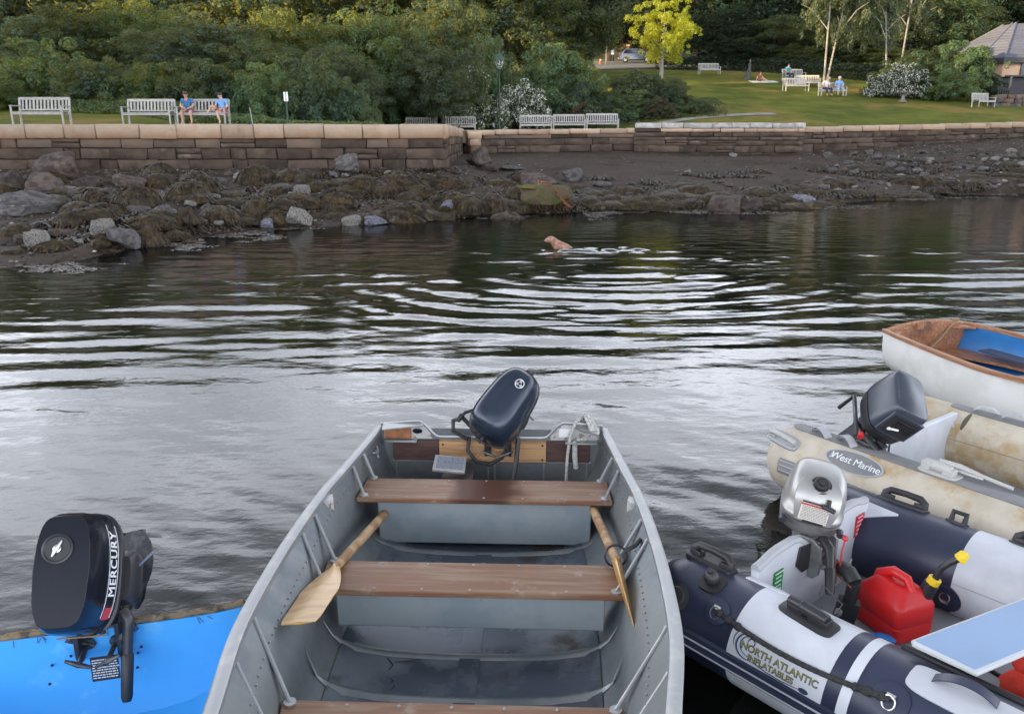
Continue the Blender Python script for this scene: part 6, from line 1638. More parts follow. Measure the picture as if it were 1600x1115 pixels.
SIT = dict(pelvis=(0,.10,.50), waist=(0,.13,.68), chest=(0,.10,.92), neck=(0,.06,1.08), head=(0,.02,1.20), crown=(0,.02,1.27),
    shL=(-.19,.09,1.00), elL=(-.26,.02,.74), haL=(-.10,-.22,.62), shR=(.19,.09,1.00), elR=(.27,.0,.74), haR=(.12,-.24,.62),
    hiL=(-.09,.05,.50), knL=(-.16,-.38,.53), anL=(-.14,-.40,.12), toL=(-.16,-.54,.05), hiR=(.09,.05,.50), knR=(.20,-.38,.53), anR=(.22,-.36,.12), toR=(.25,-.50,.05))
v = at(297, 192, 28.0)
J = dict(SIT); J.update(pelvis=(0,.05,.50), waist=(0,.02,.68), chest=(0,-.08,.90), neck=(0,-.15,1.05), head=(0,-.20,1.17), crown=(0,-.22,1.24), shL=(-.19,-.07,.98), shR=(.19,-.07,.98), elL=(-.27,-.12,.74), elR=(.27,-.14,.74), haL=(-.05,-.30,.64), haR=(.06,-.32,.62))
person('man in a blue t-shirt and red shorts leaning forward on the seawall bench', (v.x, 28.0, 2.40), 0, J, 'tee', 'shorts', 'skin', 'hair_b', s=.83)
v = at(347, 192, 28.0)
J = dict(SIT); J.update(haL=(-.22,-.22,.66), elL=(-.26,.0,.76), knL=(-.36,-.12,.80), anL=(-.52,-.20,.50), toL=(-.64,-.24,.48), knR=(-.06,-.34,.53), anR=(.10,-.40,.12), toR=(.12,-.52,.05), haR=(.02,-.28,.60), head=(-.02,-.0,1.18), crown=(-.02,.0,1.25))
person('woman in a light blue top with one knee drawn up on the seawall bench', (v.x+.02, 28.0, 2.40), -8, J, 'lshirt', 'shorts', 'skin2', 'hair_d', 'long', s=.80)
person('person in a white shirt and dark trousers on the bench under the birches', bb2v+Vector((-.48, 0, 0)), 12, dict(SIT, chest=(.05,.0,.90), neck=(.08,-.06,1.05), head=(.10,-.10,1.17), crown=(.10,-.11,1.24)), 'wshirt', 'jeans', 'skin', 'hair_g', pants_len=2, sleeve=.6)
person('person in pale blue with a white cap on the bench under the birches', bb2v+Vector((.42, 0, 0)), -4, SIT, 'lshirt', 'ltrousers', 'skin2', 'capw', 'cap', pants_len=2, sleeve=.6)
person('person in a teal top on the furthest bench of the cluster left of the birches', bb3v+Vector((-.5, -.1, .02)), 20, SIT, 'teal', 'jeans', 'skin', 'hair_b', pants_len=2)
v = lawn_at(1187, 128)
FL = dict(pelvis=(0,.0,.12), waist=(0,.04,.30), chest=(0,.0,.52), neck=(0,-.04,.68), head=(0,-.08,.80), crown=(0,-.08,.87), shL=(-.18,0,.60), elL=(-.24,.12,.36), haL=(-.28,.2,.10), shR=(.18,0,.60), elR=(.26,-.08,.38), haR=(.18,-.28,.30),
    hiL=(-.09,-.02,.12), knL=(.12,-.44,.34), anL=(.30,-.62,.06), toL=(.42,-.66,.04), hiR=(.09,-.02,.12), knR=(.34,-.34,.22), anR=(.56,-.50,.06), toR=(.68,-.54,.04))
person('small figure sitting on a white blanket on the lawn', v+Vector((0,0,.03)), 10, FL, 'brownc', 'brownc', 'skin2', 'hair_b', s=.8)
b = MB(); b.prism([(-.95,-.55),(.1,-.62),(1.15,-.45),(1.1,.45),(-.2,.55),(-1.0,.4)], -.02, .025, Matrix.Rotation(R(9), 4, 'X')); o = tag(b.build('blanket', M['wshirt'], None), 'white blanket spread on the lawn under the seated figure', 'blanket'); o.location = v+Vector((.2,0,.0))

# ---- signpost, stake, lamp
M['post_green'] = mat('dark_green_paint', (.02,.05,.035), .5); M['sign_w'] = mat('white_sign', (.72,.73,.75), .5)
v = at(450, 192, 28.1)
sg_ = tag(empty('signpost', (v.x, 28.1, 2.40)), 'thin dark post with a small two-part white sign on the seawall', 'signpost')
b = MB(); b.box((0,0,.5), (.045,.045,1.02)); b.build('post', M['post_green'], sg_)
for dx in (-.042, .042): b = MB(); b.box((dx,-.03,.915), (.062,.012,.30)); b.build('sign_panel', M['sign_w'], sg_, bevel=.003)
b = MB(); b.box((0,-.022,.915), (.17,.008,.32)); b.build('sign_back', M['post_green'], sg_)
v = at(395, 192, 28.3); b = MB(); b.tube([(v.x, 28.3, 2.3), (v.x-.06, 28.3, 2.98)], .014, 6); tag(b.build('stake', M['bench_wood'], None), 'thin leaning wooden stake left of the signpost', 'stake')
v = at(780, 108, 47.5); z0 = lz(v.x, 47.5)
lm_ = tag(empty('street_lamp', (v.x, 47.5, z0)), 'green street lamp with a globe lantern rising from the bushes', 'street lamp')
hh = v.z-z0
b = MB(); b.lathe([(.12,0),(.12,.3),(.07,.4),(.05,1.0),(.045,hh-.3),(.06,hh-.25),(.05,hh-.1),(.09,hh)], n=12); b.build('post', M['post_green'], lm_)
M['globe'] = mat('milky_lamp_glass', (.42,.47,.46), .25)
b = MB(); b.lathe([(.09,hh),(.16,hh+.10),(.24,hh+.30),(.25,hh+.42),(.20,hh+.52)], n=16); b.build('globe', M['globe'], lm_)
b = MB(); b.lathe([(.27,hh+.42),(.27,hh+.47),(.22,hh+.66),(.12,hh+.78),(.05,hh+.83),(.03,hh+.95),(.001,hh+1.0)], n=16); b.build('lamp_cap', M['post_green'], lm_)
b = MB()
for k in range(6): q = k*1.047; b.tube([(.10*math.cos(q),.10*math.sin(q),hh), (.26*math.cos(q),.26*math.sin(q),hh+.3), (.265*math.cos(q),.265*math.sin(q),hh+.43)], .012, 5)
b.build('cage', M['post_green'], lm_, weld=False, kind='stuff')
# cone and lot sign
v = lawn_at(938, 110, 80, 140); y = 101; v = at(938, 109, y); v.z = lz(v.x, y)
cn = tag(empty('traffic_cone', v), 'orange traffic cone at the left edge of the gravel lot', 'traffic cone')
M['orange'] = mat('orange_plastic', (.70,.10,.03), .6)
b = MB(); b.lathe([(.22,.03),(.16,.1),(.05,.95),(.001,.97)], n=14); b.build('cone_body', M['orange'], cn); b = MB(); b.box((0,0,.02), (.5,.5,.04)); b.build('base', M['orange'], cn); b = MB(); b.lathe([(.128,.35),(.098,.6)], n=14); b.build('band', M['sign_w'], cn)
y = 99; v = at(956, 110, y); v.z = lz(v.x, y)
s2 = tag(empty('parking_sign', v), 'small white sign on a post at the gravel lot', 'sign'); b = MB(); b.box((0,0,.7), (.06,.06,1.4)); b.build('post', M['grey_bark'], s2); b = MB(); b.box((0,-.04,1.35), (.34,.03,.5)); b.build('sign_panel', M['sign_w'], s2, bevel=.004)
# hut
v = at(985, 106, 124); v.z = lz(v.x, 124)
ht = tag(empty('wooden_hut', v, R(-24)), 'small dark brown wooden hut with a pale doorway beyond the parked car', 'hut')
M['hut'] = mat('brown_boards', (.10,.055,.035), .8, c2=(.07,.04,.028), scale=3, stretch=(8,8,.5), rand=.15)
for k in range(12): b = MB(); b.box((-1.65+.3*k, 0, 1.3), (.285,.08,2.6)); b.build('board', M['hut'], ht)
b = MB(); b.box((0, 1.5, 1.28), (3.5, 2.9, 2.5)); b.build('wall', M['hut'], ht)
b = MB(); b.prism([(-2.4,2.45),(2.4,3.25),(2.4,3.42),(-2.4,2.65)], -.5, 3.2, Matrix(((1,0,0,0),(0,0,1,0),(0,1,0,0),(0,0,0,1)))); b.build('roof', mat('roof_edge', (.20,.17,.14), .8), ht)
b = MB(); b.box((-.6,-.06,1.0), (.7,.06,2.0)); b.build('door', mat('tan_door', (.36,.27,.19), .7), ht)
# car
y = 106; v = at(975, 110, y); v.z = lz(v.x, y)
car = tag(empty('parked_car', (v.x+1.5, y, v.z), R(-8)), 'silver-blue hatchback parked by the hut, its front hidden by the yellow tree', 'car')
M['car'] = mat('silver_blue_car_paint', (.13,.155,.21), .25, .4, coat=.5); M['carglass'] = mat('dark_car_glass', (.012,.014,.018), .08)
side = [(-2.15,.35),(-2.2,.75),(-2.12,1.0),(-1.95,1.12),(-1.5,1.55),(-1.2,1.63),(.3,1.62),(.7,1.52),(1.35,1.05),(2.0,.92),(2.2,.72),(2.2,.35)]
b = MB(); R_ = []
for yy_, f, tz in ((-.86,.90,.0),(-.90,1,.0),(-.90,1,.0),(.90,1,.0),(.90,1,.0),(.86,.90,.0)):
    R_.append([(x*(.985 if f < 1 else 1), yy_*(1 if z < 1.1 else .84), z if f == 1 else z*.985) for x, z in side])
b.loft(R_); b.build('body', M['car'], car, angle=35)
b = MB()
b.add([(-1.72,-.82,1.12),(-1.42,-.765,1.50),(.35,-.765,1.52),(1.1,-.84,1.10)], [(0,1,2,3)]); b.add([(x,-y_,z) for x, y_, z in [(-1.72,-.82,1.12),(-1.42,-.765,1.50),(.35,-.765,1.52),(1.1,-.84,1.10)]], [(3,2,1,0)])
b = MB(); b.prism([(-1.62,1.10),(-1.38,1.50),(.35,1.53),(1.05,1.10)], -.895, .895, Matrix(((1,0,0,0),(0,0,1,0),(0,1,0,0),(0,0,0,1)))); b.build('side_window', M['carglass'], car)
b = MB(); b.box((-1.82,0,1.33), (.05,1.3,.40), Matrix.Rotation(R(-38), 3, 'Y')); b.build('rear_window', M['carglass'], car)
for sy in (-1, 1): b = MB(); b.box((-2.10, sy*.76, .92), (.14,.20,.24)); b.build('tail_light', M['red_stk'], car, bevel=.02)
b = MB(); b.box((-2.20,0,.48), (.12,1.7,.22)); b.build('bumper', M['car'], car, bevel=.03)
for x in (-1.35, 1.35):
    for sy in (-1, 1):
        b = MB(); Mw = Matrix.Translation((x, sy*.80, .33)) @ Matrix.Rotation(R(90), 4, 'X'); b.lathe([(.001,-.11),(.30,-.11),(.33,-.08),(.33,.08),(.30,.11),(.001,.11)], n=24, M=Mw.to_3x3(), c=Mw.translation); w_ = b.build('wheel', M['black'], car)
        b = MB(); b.lathe([(.001,-.118),(.20,-.118),(.20,.118),(.001,.118)], n=18, M=Mw.to_3x3(), c=Mw.translation); b.build('rim', M['steel'], w_)
# standing pointed stump-like sculpture
v = lawn_at(1166, 124)
b = MB(); b.loft([selip(1.5,1.2,2,14,0,0,-.1), selip(1.0,.9,2,14,.15,0,.15), selip(.75,.6,2.2,14,.25,0,.6), selip(.55,.5,2.2,14,.35,0,1.0), selip(.38,.36,2.2,14,.38,0,1.25), selip(.42,.36,2.2,14,.38,0,1.45), selip(.22,.22,2.2,14,.40,0,1.62), selip(.24,.22,2.2,14,.42,0,1.85), selip(.08,.08,2,14,.42,0,1.98)])
o = tag(b.build('stone_sculpture', M['pale_grey'] if 'pale_grey' in M else mat('grey_carved_stone', (.085,.085,.09), .8, spec=.1, c2=(.06,.06,.06), scale=3, bump=.6), None), 'grey tapering carved stone figure before the dark trees beside the blanket', 'sculpture'); o.location = v; o.scale = (.55, .55, .78)
v = lawn_at(1410, 160)
pd = tag(empty('stone_pedestal', v), 'small grey stone pedestal with a bowl top before the white rose bush', 'pedestal')
M['ped'] = mat('grey_pedestal_stone', (.17,.16,.15), .85, c2=(.12,.115,.11), scale=6)
b = MB(); b.lathe([(.26,0),(.26,.10),(.16,.14),(.11,.30),(.10,.45),(.16,.52)], n=14); b.build('shaft', M['ped'], pd); b = MB(); b.lathe([(.12,.52),(.30,.62),(.32,.70),(.27,.70),(.10,.62),(.001,.62)], n=16); b.build('bowl', M['ped'], pd)
# ---- building at the right
BY = 60.0; pR = at(1565, 118, BY); zg = 4.6
bd = tag(empty('pavilion', (pR.x, BY, zg)), 'peach-walled building with a grey hipped roof behind dark railings at the right edge', 'building')
zt = at(1565, 92, BY).z-zg; zb_ = at(1565, 120, BY).z-zg; za = at(1590, 38, BY+3).z-zg
M['peach'] = mat('peach_stucco', (.46,.30,.20), .85, c2=(.40,.26,.175), scale=2, bump=.3); M['shingle'] = mat('grey_shingles', (.115,.12,.15), .8, spec=.1, c2=(.085,.09,.115), scale=12, stretch=(1,1,6), bump=.4, bscale=20, rand=.10); M['trim_dark'] = mat('dark_trim', (.018,.018,.022), .6)
foot = [(0,0),(6.5,-.0),(9.5,3),(9.5,8),(-.85,8),(-.85,1.2)]
b = MB(); b.prism(foot, zb_, zt-.02); b.build('wall', M['peach'], bd, smooth=False)
b = MB(); b.prism([(x*1.0-.0, y+.35) for x, y in foot], -1.5, zb_-.01); b.build('undercroft', M['trim_dark'], bd, smooth=False)
ev = [(-.25,-.45),(6.8,-.45),(10.1,2.8),(10.1,8.5),(-1.25,8.5),(-1.25,1.0)]; ap = (2.6, 3.6)
b = MB(); b.prism(ev, zt-.30, zt+.05); b.build('eaves', M['trim_dark'], bd, smooth=False)
# roof planes laid as shingle courses
nC = 12
for k in range(nC):
    t0, t1 = k/nC, (k+1)/nC; lerp = lambda p, t: (p[0]+(ap[0]-p[0])*t*.86, p[1]+(ap[1]-p[1])*t*.86)
    z0_ = zt+.05+(za-zt)*t0; z1_ = zt+.05+(za-zt)*t1
    lo_ = [(*lerp(p, t0-.004*k/nC), z0_) for p in ev]; lo2 = [(*lerp(p, t0), z0_+.05) for p in ev]; hi_ = [(*lerp(p, t1), z1_+.01) for p in ev]
    b = MB(); b.loft([lo_, lo2, hi_], False, k == nC-1); b.build('shingle_course', M['shingle'], bd, smooth=False)
for i, p in enumerate(ev):
    b = MB(); b.tube([(p[0], p[1], zt+.09), (p[0]+(ap[0]-p[0])*.86, p[1]+(ap[1]-p[1])*.86, za+.07)], .09, 6); b.build('hip_cap', M['shingle'], bd, weld=False)
def wnd(x0, x1, y_, z0_, z1_, face):
    b = MB()
    if face == 'f': b.box(((x0+x1)/2, y_-.02, (z0_+z1_)/2), (x1-x0, .06, z1_-z0_)); o = b.build('window', M['trim_dark'], bd); b = MB(); b.box(((x0+x1)/2, y_-.055, (z0_+z1_)/2), (x1-x0-.12, .012, z1_-z0_-.12)); b.build('pane', M['carglass'], o)
    return None
wnd(1.25, 2.6, 0, zb_+.02, zb_+.95, 'f'); wnd(3.6, 4.9, 0, zb_+.02, zb_+.95, 'f')
dirv = Vector((-.85, 1.2)).normalized(); mid_ = Vector((-.5, .7)); rotz = math.atan2(dirv.y, dirv.x)
b = MB(); b.box((mid_.x-.02, mid_.y-.02, zb_+.48), (.7, .08, .7), Matrix.Rotation(rotz, 3, 'Z')); o = b.build('window', M['trim_dark'], bd); b = MB(); b.box((mid_.x-.06, mid_.y-.05, zb_+.48), (.6, .03, .6), Matrix.Rotation(rotz, 3, 'Z')); b.build('pane', M['carglass'], o)
b = MB(); b.box((.4,-.5,(zb_)/2-.2), (.14,.14,zb_+.35)); b.build('post', M['grey_bark'], bd); b = MB(); b.box((3.5,-.5,zb_+.02), (7,.12,.10)); b.build('rail', M['trim_dark'], bd)
# dark railing fence before the building
fe = tag(empty('fence', (pR.x-1.5, 57.2, lz(pR.x, 57.2))), 'low dark picket fence between the lone right-hand bench and the building', 'fence')
for k in range(26):
    b = MB(); b.box((k*.16-.2, 0, .55), (.05,.03,1.1)); b.build('picket', M['trim_dark'], fe)
b = MB(); b.box((1.8,0.03,.95), (4.2,.03,.06)); b.build('rail', M['trim_dark'], fe); b = MB(); b.box((1.8,.03,.3), (4.2,.03,.06)); b.build('rail', M['trim_dark'], fe)
# dry stone wall at the right edge
dw = tag(empty('dry_stone_wall', (0, 0, 0)), 'low rough pale stone wall at the right edge behind the lawn', 'stone wall')
wr2 = random.Random(5)
for r_ in range(3):
    px = 1560
    while px < 1625:
        v = lawn_at(px+r_*3, 168); w_ = wr2.uniform(.4,.8)
        o = place_stone(dw, STONES, (1,.5,.36), 'stone', (v.x, v.y+.6, v.z+.14+.27*r_), wr2.uniform(-.1,.1), w_, .5, .27, M['stone_mid'] if wr2.random() < .6 else M['rock_grey'], wr2.uniform(-.08,.08)); px += w_/v.y*1230*1.03
# ================================================================ shore: rocks, rockweed, pebbles, the swimming dog
def rock_mesh(seed, ang=.5, sub=4, flat=.7):
    rs = np.random.RandomState(seed); bm = bmesh.new(); bmesh.ops.create_icosphere(bm, subdivisions=sub, radius=1)
    pl = rs.randn(14, 3); pl /= np.linalg.norm(pl, axis=1)[:, None]; dd = rs.uniform(.48, .85, 14)
    for v in bm.verts:
        c = np.array(v.co)
        for n_, d_ in zip(pl, dd):
            t = c @ n_
            if t > d_: c = c - n_*(t-d_)*(ang+.45)
        k = 1 + .10*math.sin(c[0]*3+seed)*math.cos(c[1]*4+seed) + .05*math.sin(c[0]*9+c[2]*7+seed)*math.cos(c[1]*8) + .02*math.sin(c[0]*21+c[1]*17)
        v.co = Vector(c*k*1.12)
    me = bpy.data.meshes.new('rock'); bm.to_mesh(me); bm.free(); me.shade_smooth(); me.set_sharp_from_angle(angle=R(32)); return me
ROCKS = [rock_mesh(i, .55 if i % 2 else .45, 4) for i in range(10)]
rk = random.Random(21)
def rock(px, pb, wpx, hpx, m_, label=None, group=None, seed=None, dep=.8, tilt=0, sink=.18, yaw=None):
    v = ground(px, pb, sz); d_ = v.y*CT+(CAM_Z-v.z)*ST; w = wpx/1230*d_; h = hpx/1230*d_
    me = ROCKS[(seed if seed is not None else rk.randrange(10)) % 10]
    o = bpy.data.objects.new('rock', me); COL.objects.link(o)
    if not me.materials: me.materials.append(None)
    o.material_slots[0].link = 'OBJECT'; o.material_slots[0].material = M[m_]
    o.scale = (w/2*1.08, w/2*dep, h/2*1.25); o.location = (v.x, v.y+w*.32*dep, v.z+h*.5-h*sink*.5); o.rotation_euler = (R(rk.uniform(-6, 6)), R(tilt), R(rk.uniform(-25, 25) if yaw is None else yaw))
    tag(o, label or 'brown-grey stone lying among the rockweed on the shore', 'rock', group); return o
big = [(80,286,78,42,'rock_brown','large sloping brown boulder against the foot of the tall seawall at the left',3),(66,306,60,34,'rock_brown','flat-topped pale brown rock below the sloping boulder at the left',4),(30,338,92,34,'rock_grey','long smooth rock at the left edge, half draped in weed',6),
 (12,306,52,36,'rock_brown','dark rounded boulder cut by the left edge of the picture',1),(196,296,44,26,'rock_brown','low brown rock in the middle of the left shore',2),(128,296,42,20,'rock_brown','flat brown rock right of the sloping boulder',5),(154,372,44,30,'rock_white','round rock with a frosted white top near the water at the left',8),
 (190,390,58,36,'rock_grey','grey-topped rock skirted with weed at the waterline, left',0),(54,392,38,34,'rock_white','knobbly barnacle-covered rock at the waterline far left',7),(256,347,36,22,'rock_grey','rounded grey rock between weed mounds on the left shore',6),(214,336,28,16,'rock_grey','small blue-grey rock on the left shore',2),
 (462,356,46,30,'rock_white','pale rock speckled with barnacles at the waterline left of centre',9),(415,359,28,15,'rock_blue','small blue-grey stone just left of the pale barnacled rock',3),(545,354,32,17,'rock_white','small mottled rock at the waterline right of the pale barnacled rock',5),(585,354,38,15,'rock_blue','low flat mottled stone at the waterline beside the small mottled rock',4),
 (698,331,36,17,'rock_blue','pale violet-grey rock lying in the weed',1),(471,307,26,20,'rock_white','small whitish rock on the weedy middle shore',7),(541,272,44,28,'rock_grey','pale slanting rock against the foot of the tall seawall',3),(521,279,16,12,'rock_grey','little rounded rock beside the slanting one at the wall foot',0),
 (748,262,44,30,'rock_brown','dark boulder at the corner where the tall seawall ends',1),(765,269,40,13,'rock_brown','low mottled rock in front of the corner boulder',8),(840,292,64,20,'rock_brown','flat reddish-brown rock behind the mossy mooring block',4),(893,283,34,20,'rock_grey','grey boulder on the gravel right of the mooring block',5),
 (941,293,26,11,'rock_grey','small pale stone right of the mooring block',2),(1138,334,60,32,'rock_brown','pointed brown rock standing at the edge of the water',7),(1174,333,44,20,'rock_brown','broken brown rock right of the pointed one',3),(1257,321,50,14,'rock_blue','low bluish rock awash near the right-hand shallows',6),
 (620,383,62,13,'rock_white','flat pale rock just breaking the water surface',4),(1062,238,50,18,'rock_brown','wide boulder built into the foot of the bulging seawall',0),(1146,246,10,8,'rock_white','small round pale stone on the gravel below the bulging wall',2),(800,267,42,7,'rock_grey','thin flat slab lying at the top of the weedy shore',4),
 (935,317,14,8,'rock_white','tiny white stone in the weed between mooring block and pointed rock',5),(1076,271,12,6,'rock_white','tan stone alone on the upper gravel',1),(96,372,40,16,'rock_brown','low brown stone by the frosted rock',2),(120,345,34,18,'rock_grey','blue-grey stone in front of the weedy left boulders',9)]
for px, pb, w, h, m_, lab, sd_ in big: rock(px, pb, w, h, m_, lab, None, sd_)
for k in range(48):
    px, pb = rk.uniform(-10, 820), rk.uniform(275, 352); 
    if px < 350: pb = rk.uniform(285, 392)
    w = rk.uniform(9, 26); rock(px, pb, w, w*.5, rk.choice(['rock_brown','rock_grey','rock_brown','rock_white']), 'stone lying loose among the rockweed of the left shore', 'loose stones on the left shore')
for k in range(110):
    px = rk.uniform(1290, 1610); pb = rk.uniform(235, 296)+ (1600-px)*.02; w = rk.uniform(5, 17); rock(px, pb, w, w*.5, rk.choice(['rock_brown','rock_grey','rock_white','rock_grey']), 'cobble strewn over the stony beach on the right', 'cobbles on the right-hand beach')
for k in range(45):
    px = rk.uniform(880, 1300); pb = rk.uniform(282, 330); w = rk.uniform(7, 22); rock(px, pb, w, w*.45, rk.choice(['rock_brown','rock_grey','rock_brown']), 'small stone in the weed along the middle shoreline', 'stones along the middle shoreline')

# rockweed: mounds of hanging strands
def weed_mound(seed, n=2600):
    rs = np.random.RandomState(seed); q = rs.rand(n)*6.283; t = rs.rand(n)**.6*.9
    x0 = np.cos(q)*t; y0 = np.sin(q)*t; hgt = lambda x, y: np.maximum(0, 1-(x*x+y*y))**.55*(1+.5*fbm(x*2.5+seed, y*2.5, seed, 3))
    L_ = .16+.30*rs.rand(n); dirx = np.cos(q)+rs.randn(n)*.5; diry = np.sin(q)+rs.randn(n)*.5; dl_ = np.hypot(dirx, diry); dirx /= dl_; diry /= dl_
    co = np.empty((n*8, 3)); w = .014+.018*rs.rand(n); tx, ty = -diry, dirx
    for j in range(4):
        f = j/3; bend = rs.randn(n)*.03*j; x = x0+dirx*L_*f+tx*bend; y = y0+diry*L_*f+ty*bend; z = hgt(x, y)+.07*(1-f*.8)+.09*rs.rand(n)*(1 if j < 3 else .3)
        ww = w*(1-.65*f); co[j*2::8] = np.stack([x+tx*ww, y+ty*ww, z], 1); co[j*2+1::8] = np.stack([x-tx*ww, y-ty*ww, z], 1)
    base = np.arange(n)[:, None]*8; f = np.concatenate([base+np.array([0,1,3,2]), base+np.array([2,3,5,4]), base+np.array([4,5,7,6])], 1).reshape(-1)
    return np_mesh('fronds', co, f, 4, True)
FRONDS = [weed_mound(i, 2200) for i in range(4)]
def lump(seed):
    bm = bmesh.new(); bmesh.ops.create_icosphere(bm, subdivisions=3, radius=1)
    for v in bm.verts:
        r2 = v.co.x**2+v.co.y**2; v.co.z = (max(0, 1-r2)**.55*.95 if v.co.z >= 0 else -.2*max(0, 1-r2)) * (1+.5*float(fbm(np.array([v.co.x*2.5+seed]), np.array([v.co.y*2.5]), seed, 3)[0]))
    me = bpy.data.meshes.new('rock'); bm.to_mesh(me); bm.free(); me.shade_smooth(); return me
LUMPS = [lump(i) for i in range(4)]
M['fronds'] = mat('rockweed_fronds', (.052,.036,.015), .5, c2=(.018,.012,.007), scale=2.5, lo=.4, hi=.6, c3=(.085,.055,.014), s3=1.1, lo3=.56, hi3=.72, island=.45, spec=.3)
def mound(px, pb, wpx, hpx, label, group=None):
    v = ground(px, pb, sz); d_ = v.y*CT+(CAM_Z-v.z)*ST; w = wpx/1230*d_; h = hpx/1230*d_; k = rk.randrange(4)
    root = tag(empty('rockweed_mound', (v.x, v.y+w*.3, v.z-.04), R(rk.uniform(0, 360))), label, 'seaweed', group)
    for nm, me, m_ in (('rock', LUMPS[k], M['weed_bed']), ('fronds', FRONDS[k], M['fronds'])):
        o = bpy.data.objects.new(nm, me); COL.objects.link(o); o.parent = root; o.scale = (w/2, w/2*.75, h*.95)
        if not me.materials: me.materials.append(m_)
        if nm == 'fronds': o['kind'] = 'stuff'
    return root
md_ = [(205,330,80,36,'broad weed mound in the middle of the left shore'),(240,278,70,22,'flat dark weed mound below the tall seawall at the left'),(225,390,64,32,'weed skirt over the grey-topped rock at the waterline'),(100,356,60,24,'weed clump below the blue-grey stones at the left'),
 (140,330,60,30,'brown weed hump between the left boulders'),(285,352,52,24,'rounded weed mound right of the rounded grey rock'),(340,352,52,22,'dark weed mound near the waterline, left of the pale barnacled rock'),(395,338,70,26,'wide weed mound behind the small blue-grey stone'),
 (430,350,60,20,'weed mound touching the pale barnacled rock'),(520,330,80,26,'large weed mound behind the mottled rocks'),(620,345,100,24,'long flat weed bank at the waterline near the flat pale rock'),(735,335,80,22,'yellowish weed slope right of the violet-grey rock'),
 (400,290,80,28,'dark weed hump under the seawall, left of centre'),(300,300,90,30,'wide brown weed hump in the left centre shore'),(470,295,60,22,'weed hump beside the small whitish rock'),(620,300,100,26,'wide weed bank in front of the seawall end'),(560,305,80,24,'brown weed hump before the slanting rock'),(690,296,90,20,'low weed bank left of the mooring block')]
for px, pb, w, h, lab in md_: mound(px, pb, w, h, lab)
for k in range(105):
    px = rk.uniform(-20, 830); pb = rk.uniform(282, 352) if px > 330 else rk.uniform(285, 400); w = rk.uniform(36, 95); mound(px, pb, w, w*rk.uniform(.14, .30), 'shaggy hump of brown rockweed on the left shore', 'rockweed humps on the left shore')
for k in range(60):
    px = rk.uniform(880, 1500); pb = rk.uniform(296, 332)-(max(0, px-1250))*.05; w = rk.uniform(34, 90); mound(px, pb, w, w*rk.uniform(.10, .2), 'flat patch of brown rockweed along the middle shoreline', 'rockweed patches along the middle shoreline')
for k in range(26):
    px = rk.uniform(1330, 1640); pb = rk.uniform(248, 292); w = rk.uniform(24, 60); mound(px, pb, w, w*rk.uniform(.08, .16), 'thin dark weed patch between the cobbles on the right', 'weed patches on the right-hand beach')
# loose pebbles and shell bits over the beach, and floating weed on the shallows
def scatter(name, label, cat, n, seed, fn, m_, s0, s1, flat=.5):
    rs = np.random.RandomState(seed); x, y, z = fn(rs, n); n = len(x)
    oc = np.array([[1,0,0],[0,1,0],[-1,0,0],[0,-1,0],[0,0,1],[0,0,-1]], float); fc_ = np.array([[0,1,4],[1,2,4],[2,3,4],[3,0,4],[1,0,5],[2,1,5],[3,2,5],[0,3,5]])
    s = (s0+(s1-s0)*rs.rand(n)**3)[:, None, None]; v = oc[None]*(.7+.6*rs.rand(n, 6, 1))*s; v[:, :, 2] *= flat
    a_ = rs.rand(n)*6.28; c_, s_ = np.cos(a_)[:, None], np.sin(a_)[:, None]; vx = v[:, :, 0]*c_-v[:, :, 1]*s_; vy = v[:, :, 0]*s_+v[:, :, 1]*c_
    co = np.stack([vx+x[:, None], vy+y[:, None], v[:, :, 2]+z[:, None]], 2).reshape(-1, 3); f = (np.arange(n)[:, None, None]*6+fc_[None]).ravel()
    return tag(link(name, np_mesh(name, co, f, 3, True), m_, None, False), label, cat, kind='stuff')
def beach(rs, n):
    x = rs.uniform(-20, 30, n); ys__ = np.interp(x, *YS); yw = np.interp(x, [-2.2, 2.5, 8, 30], [27, 42, 43, 45.5]); t = rs.rand(n); y = ys__-.3+(yw-ys__+.3)*t
    k = ~((x > -1.5) & (x < 15) & (y > 26.5) & (rs.rand(n) < .85)); x, y = x[k], y[k]
    return x, y, shore_z(x, y)+.004
scatter('pebbles', 'grey and brown pebbles covering the beach', 'pebbles', 26000, 1, beach, mat('pebble_stone', (.085,.072,.064), .75, spec=.2, c2=(.045,.038,.034), scale=3, island=.7), .015, .085)
def beach2(rs, n): x, y, z = beach(rs, n); k = (x < 1) | (x > 15) | (rs.rand(len(x)) < .25); return x[k], y[k], z[k]+.004
scatter('shell_bits', 'pale stones and shell bits dotted over the beach', 'pebbles', 1500, 2, beach2, mat('shell_white', (.26,.24,.22), .7, spec=.2, island=.5), .012, .06)
def debris(rs, n):
    x = rs.uniform(-20, 30, n); ys__ = np.interp(x, *YS); t = rs.rand(n); 
    y = ys__ + t*np.interp(x, [-20, -3, 3, 14, 30], [9, 6.5, 6.5, 7.5, 9]); k = (fbm(x*.6, y*.6, 71, 3) > -.05+.14*t); x, y = x[k], y[k]; return x, y, shore_z(x, y)+.01
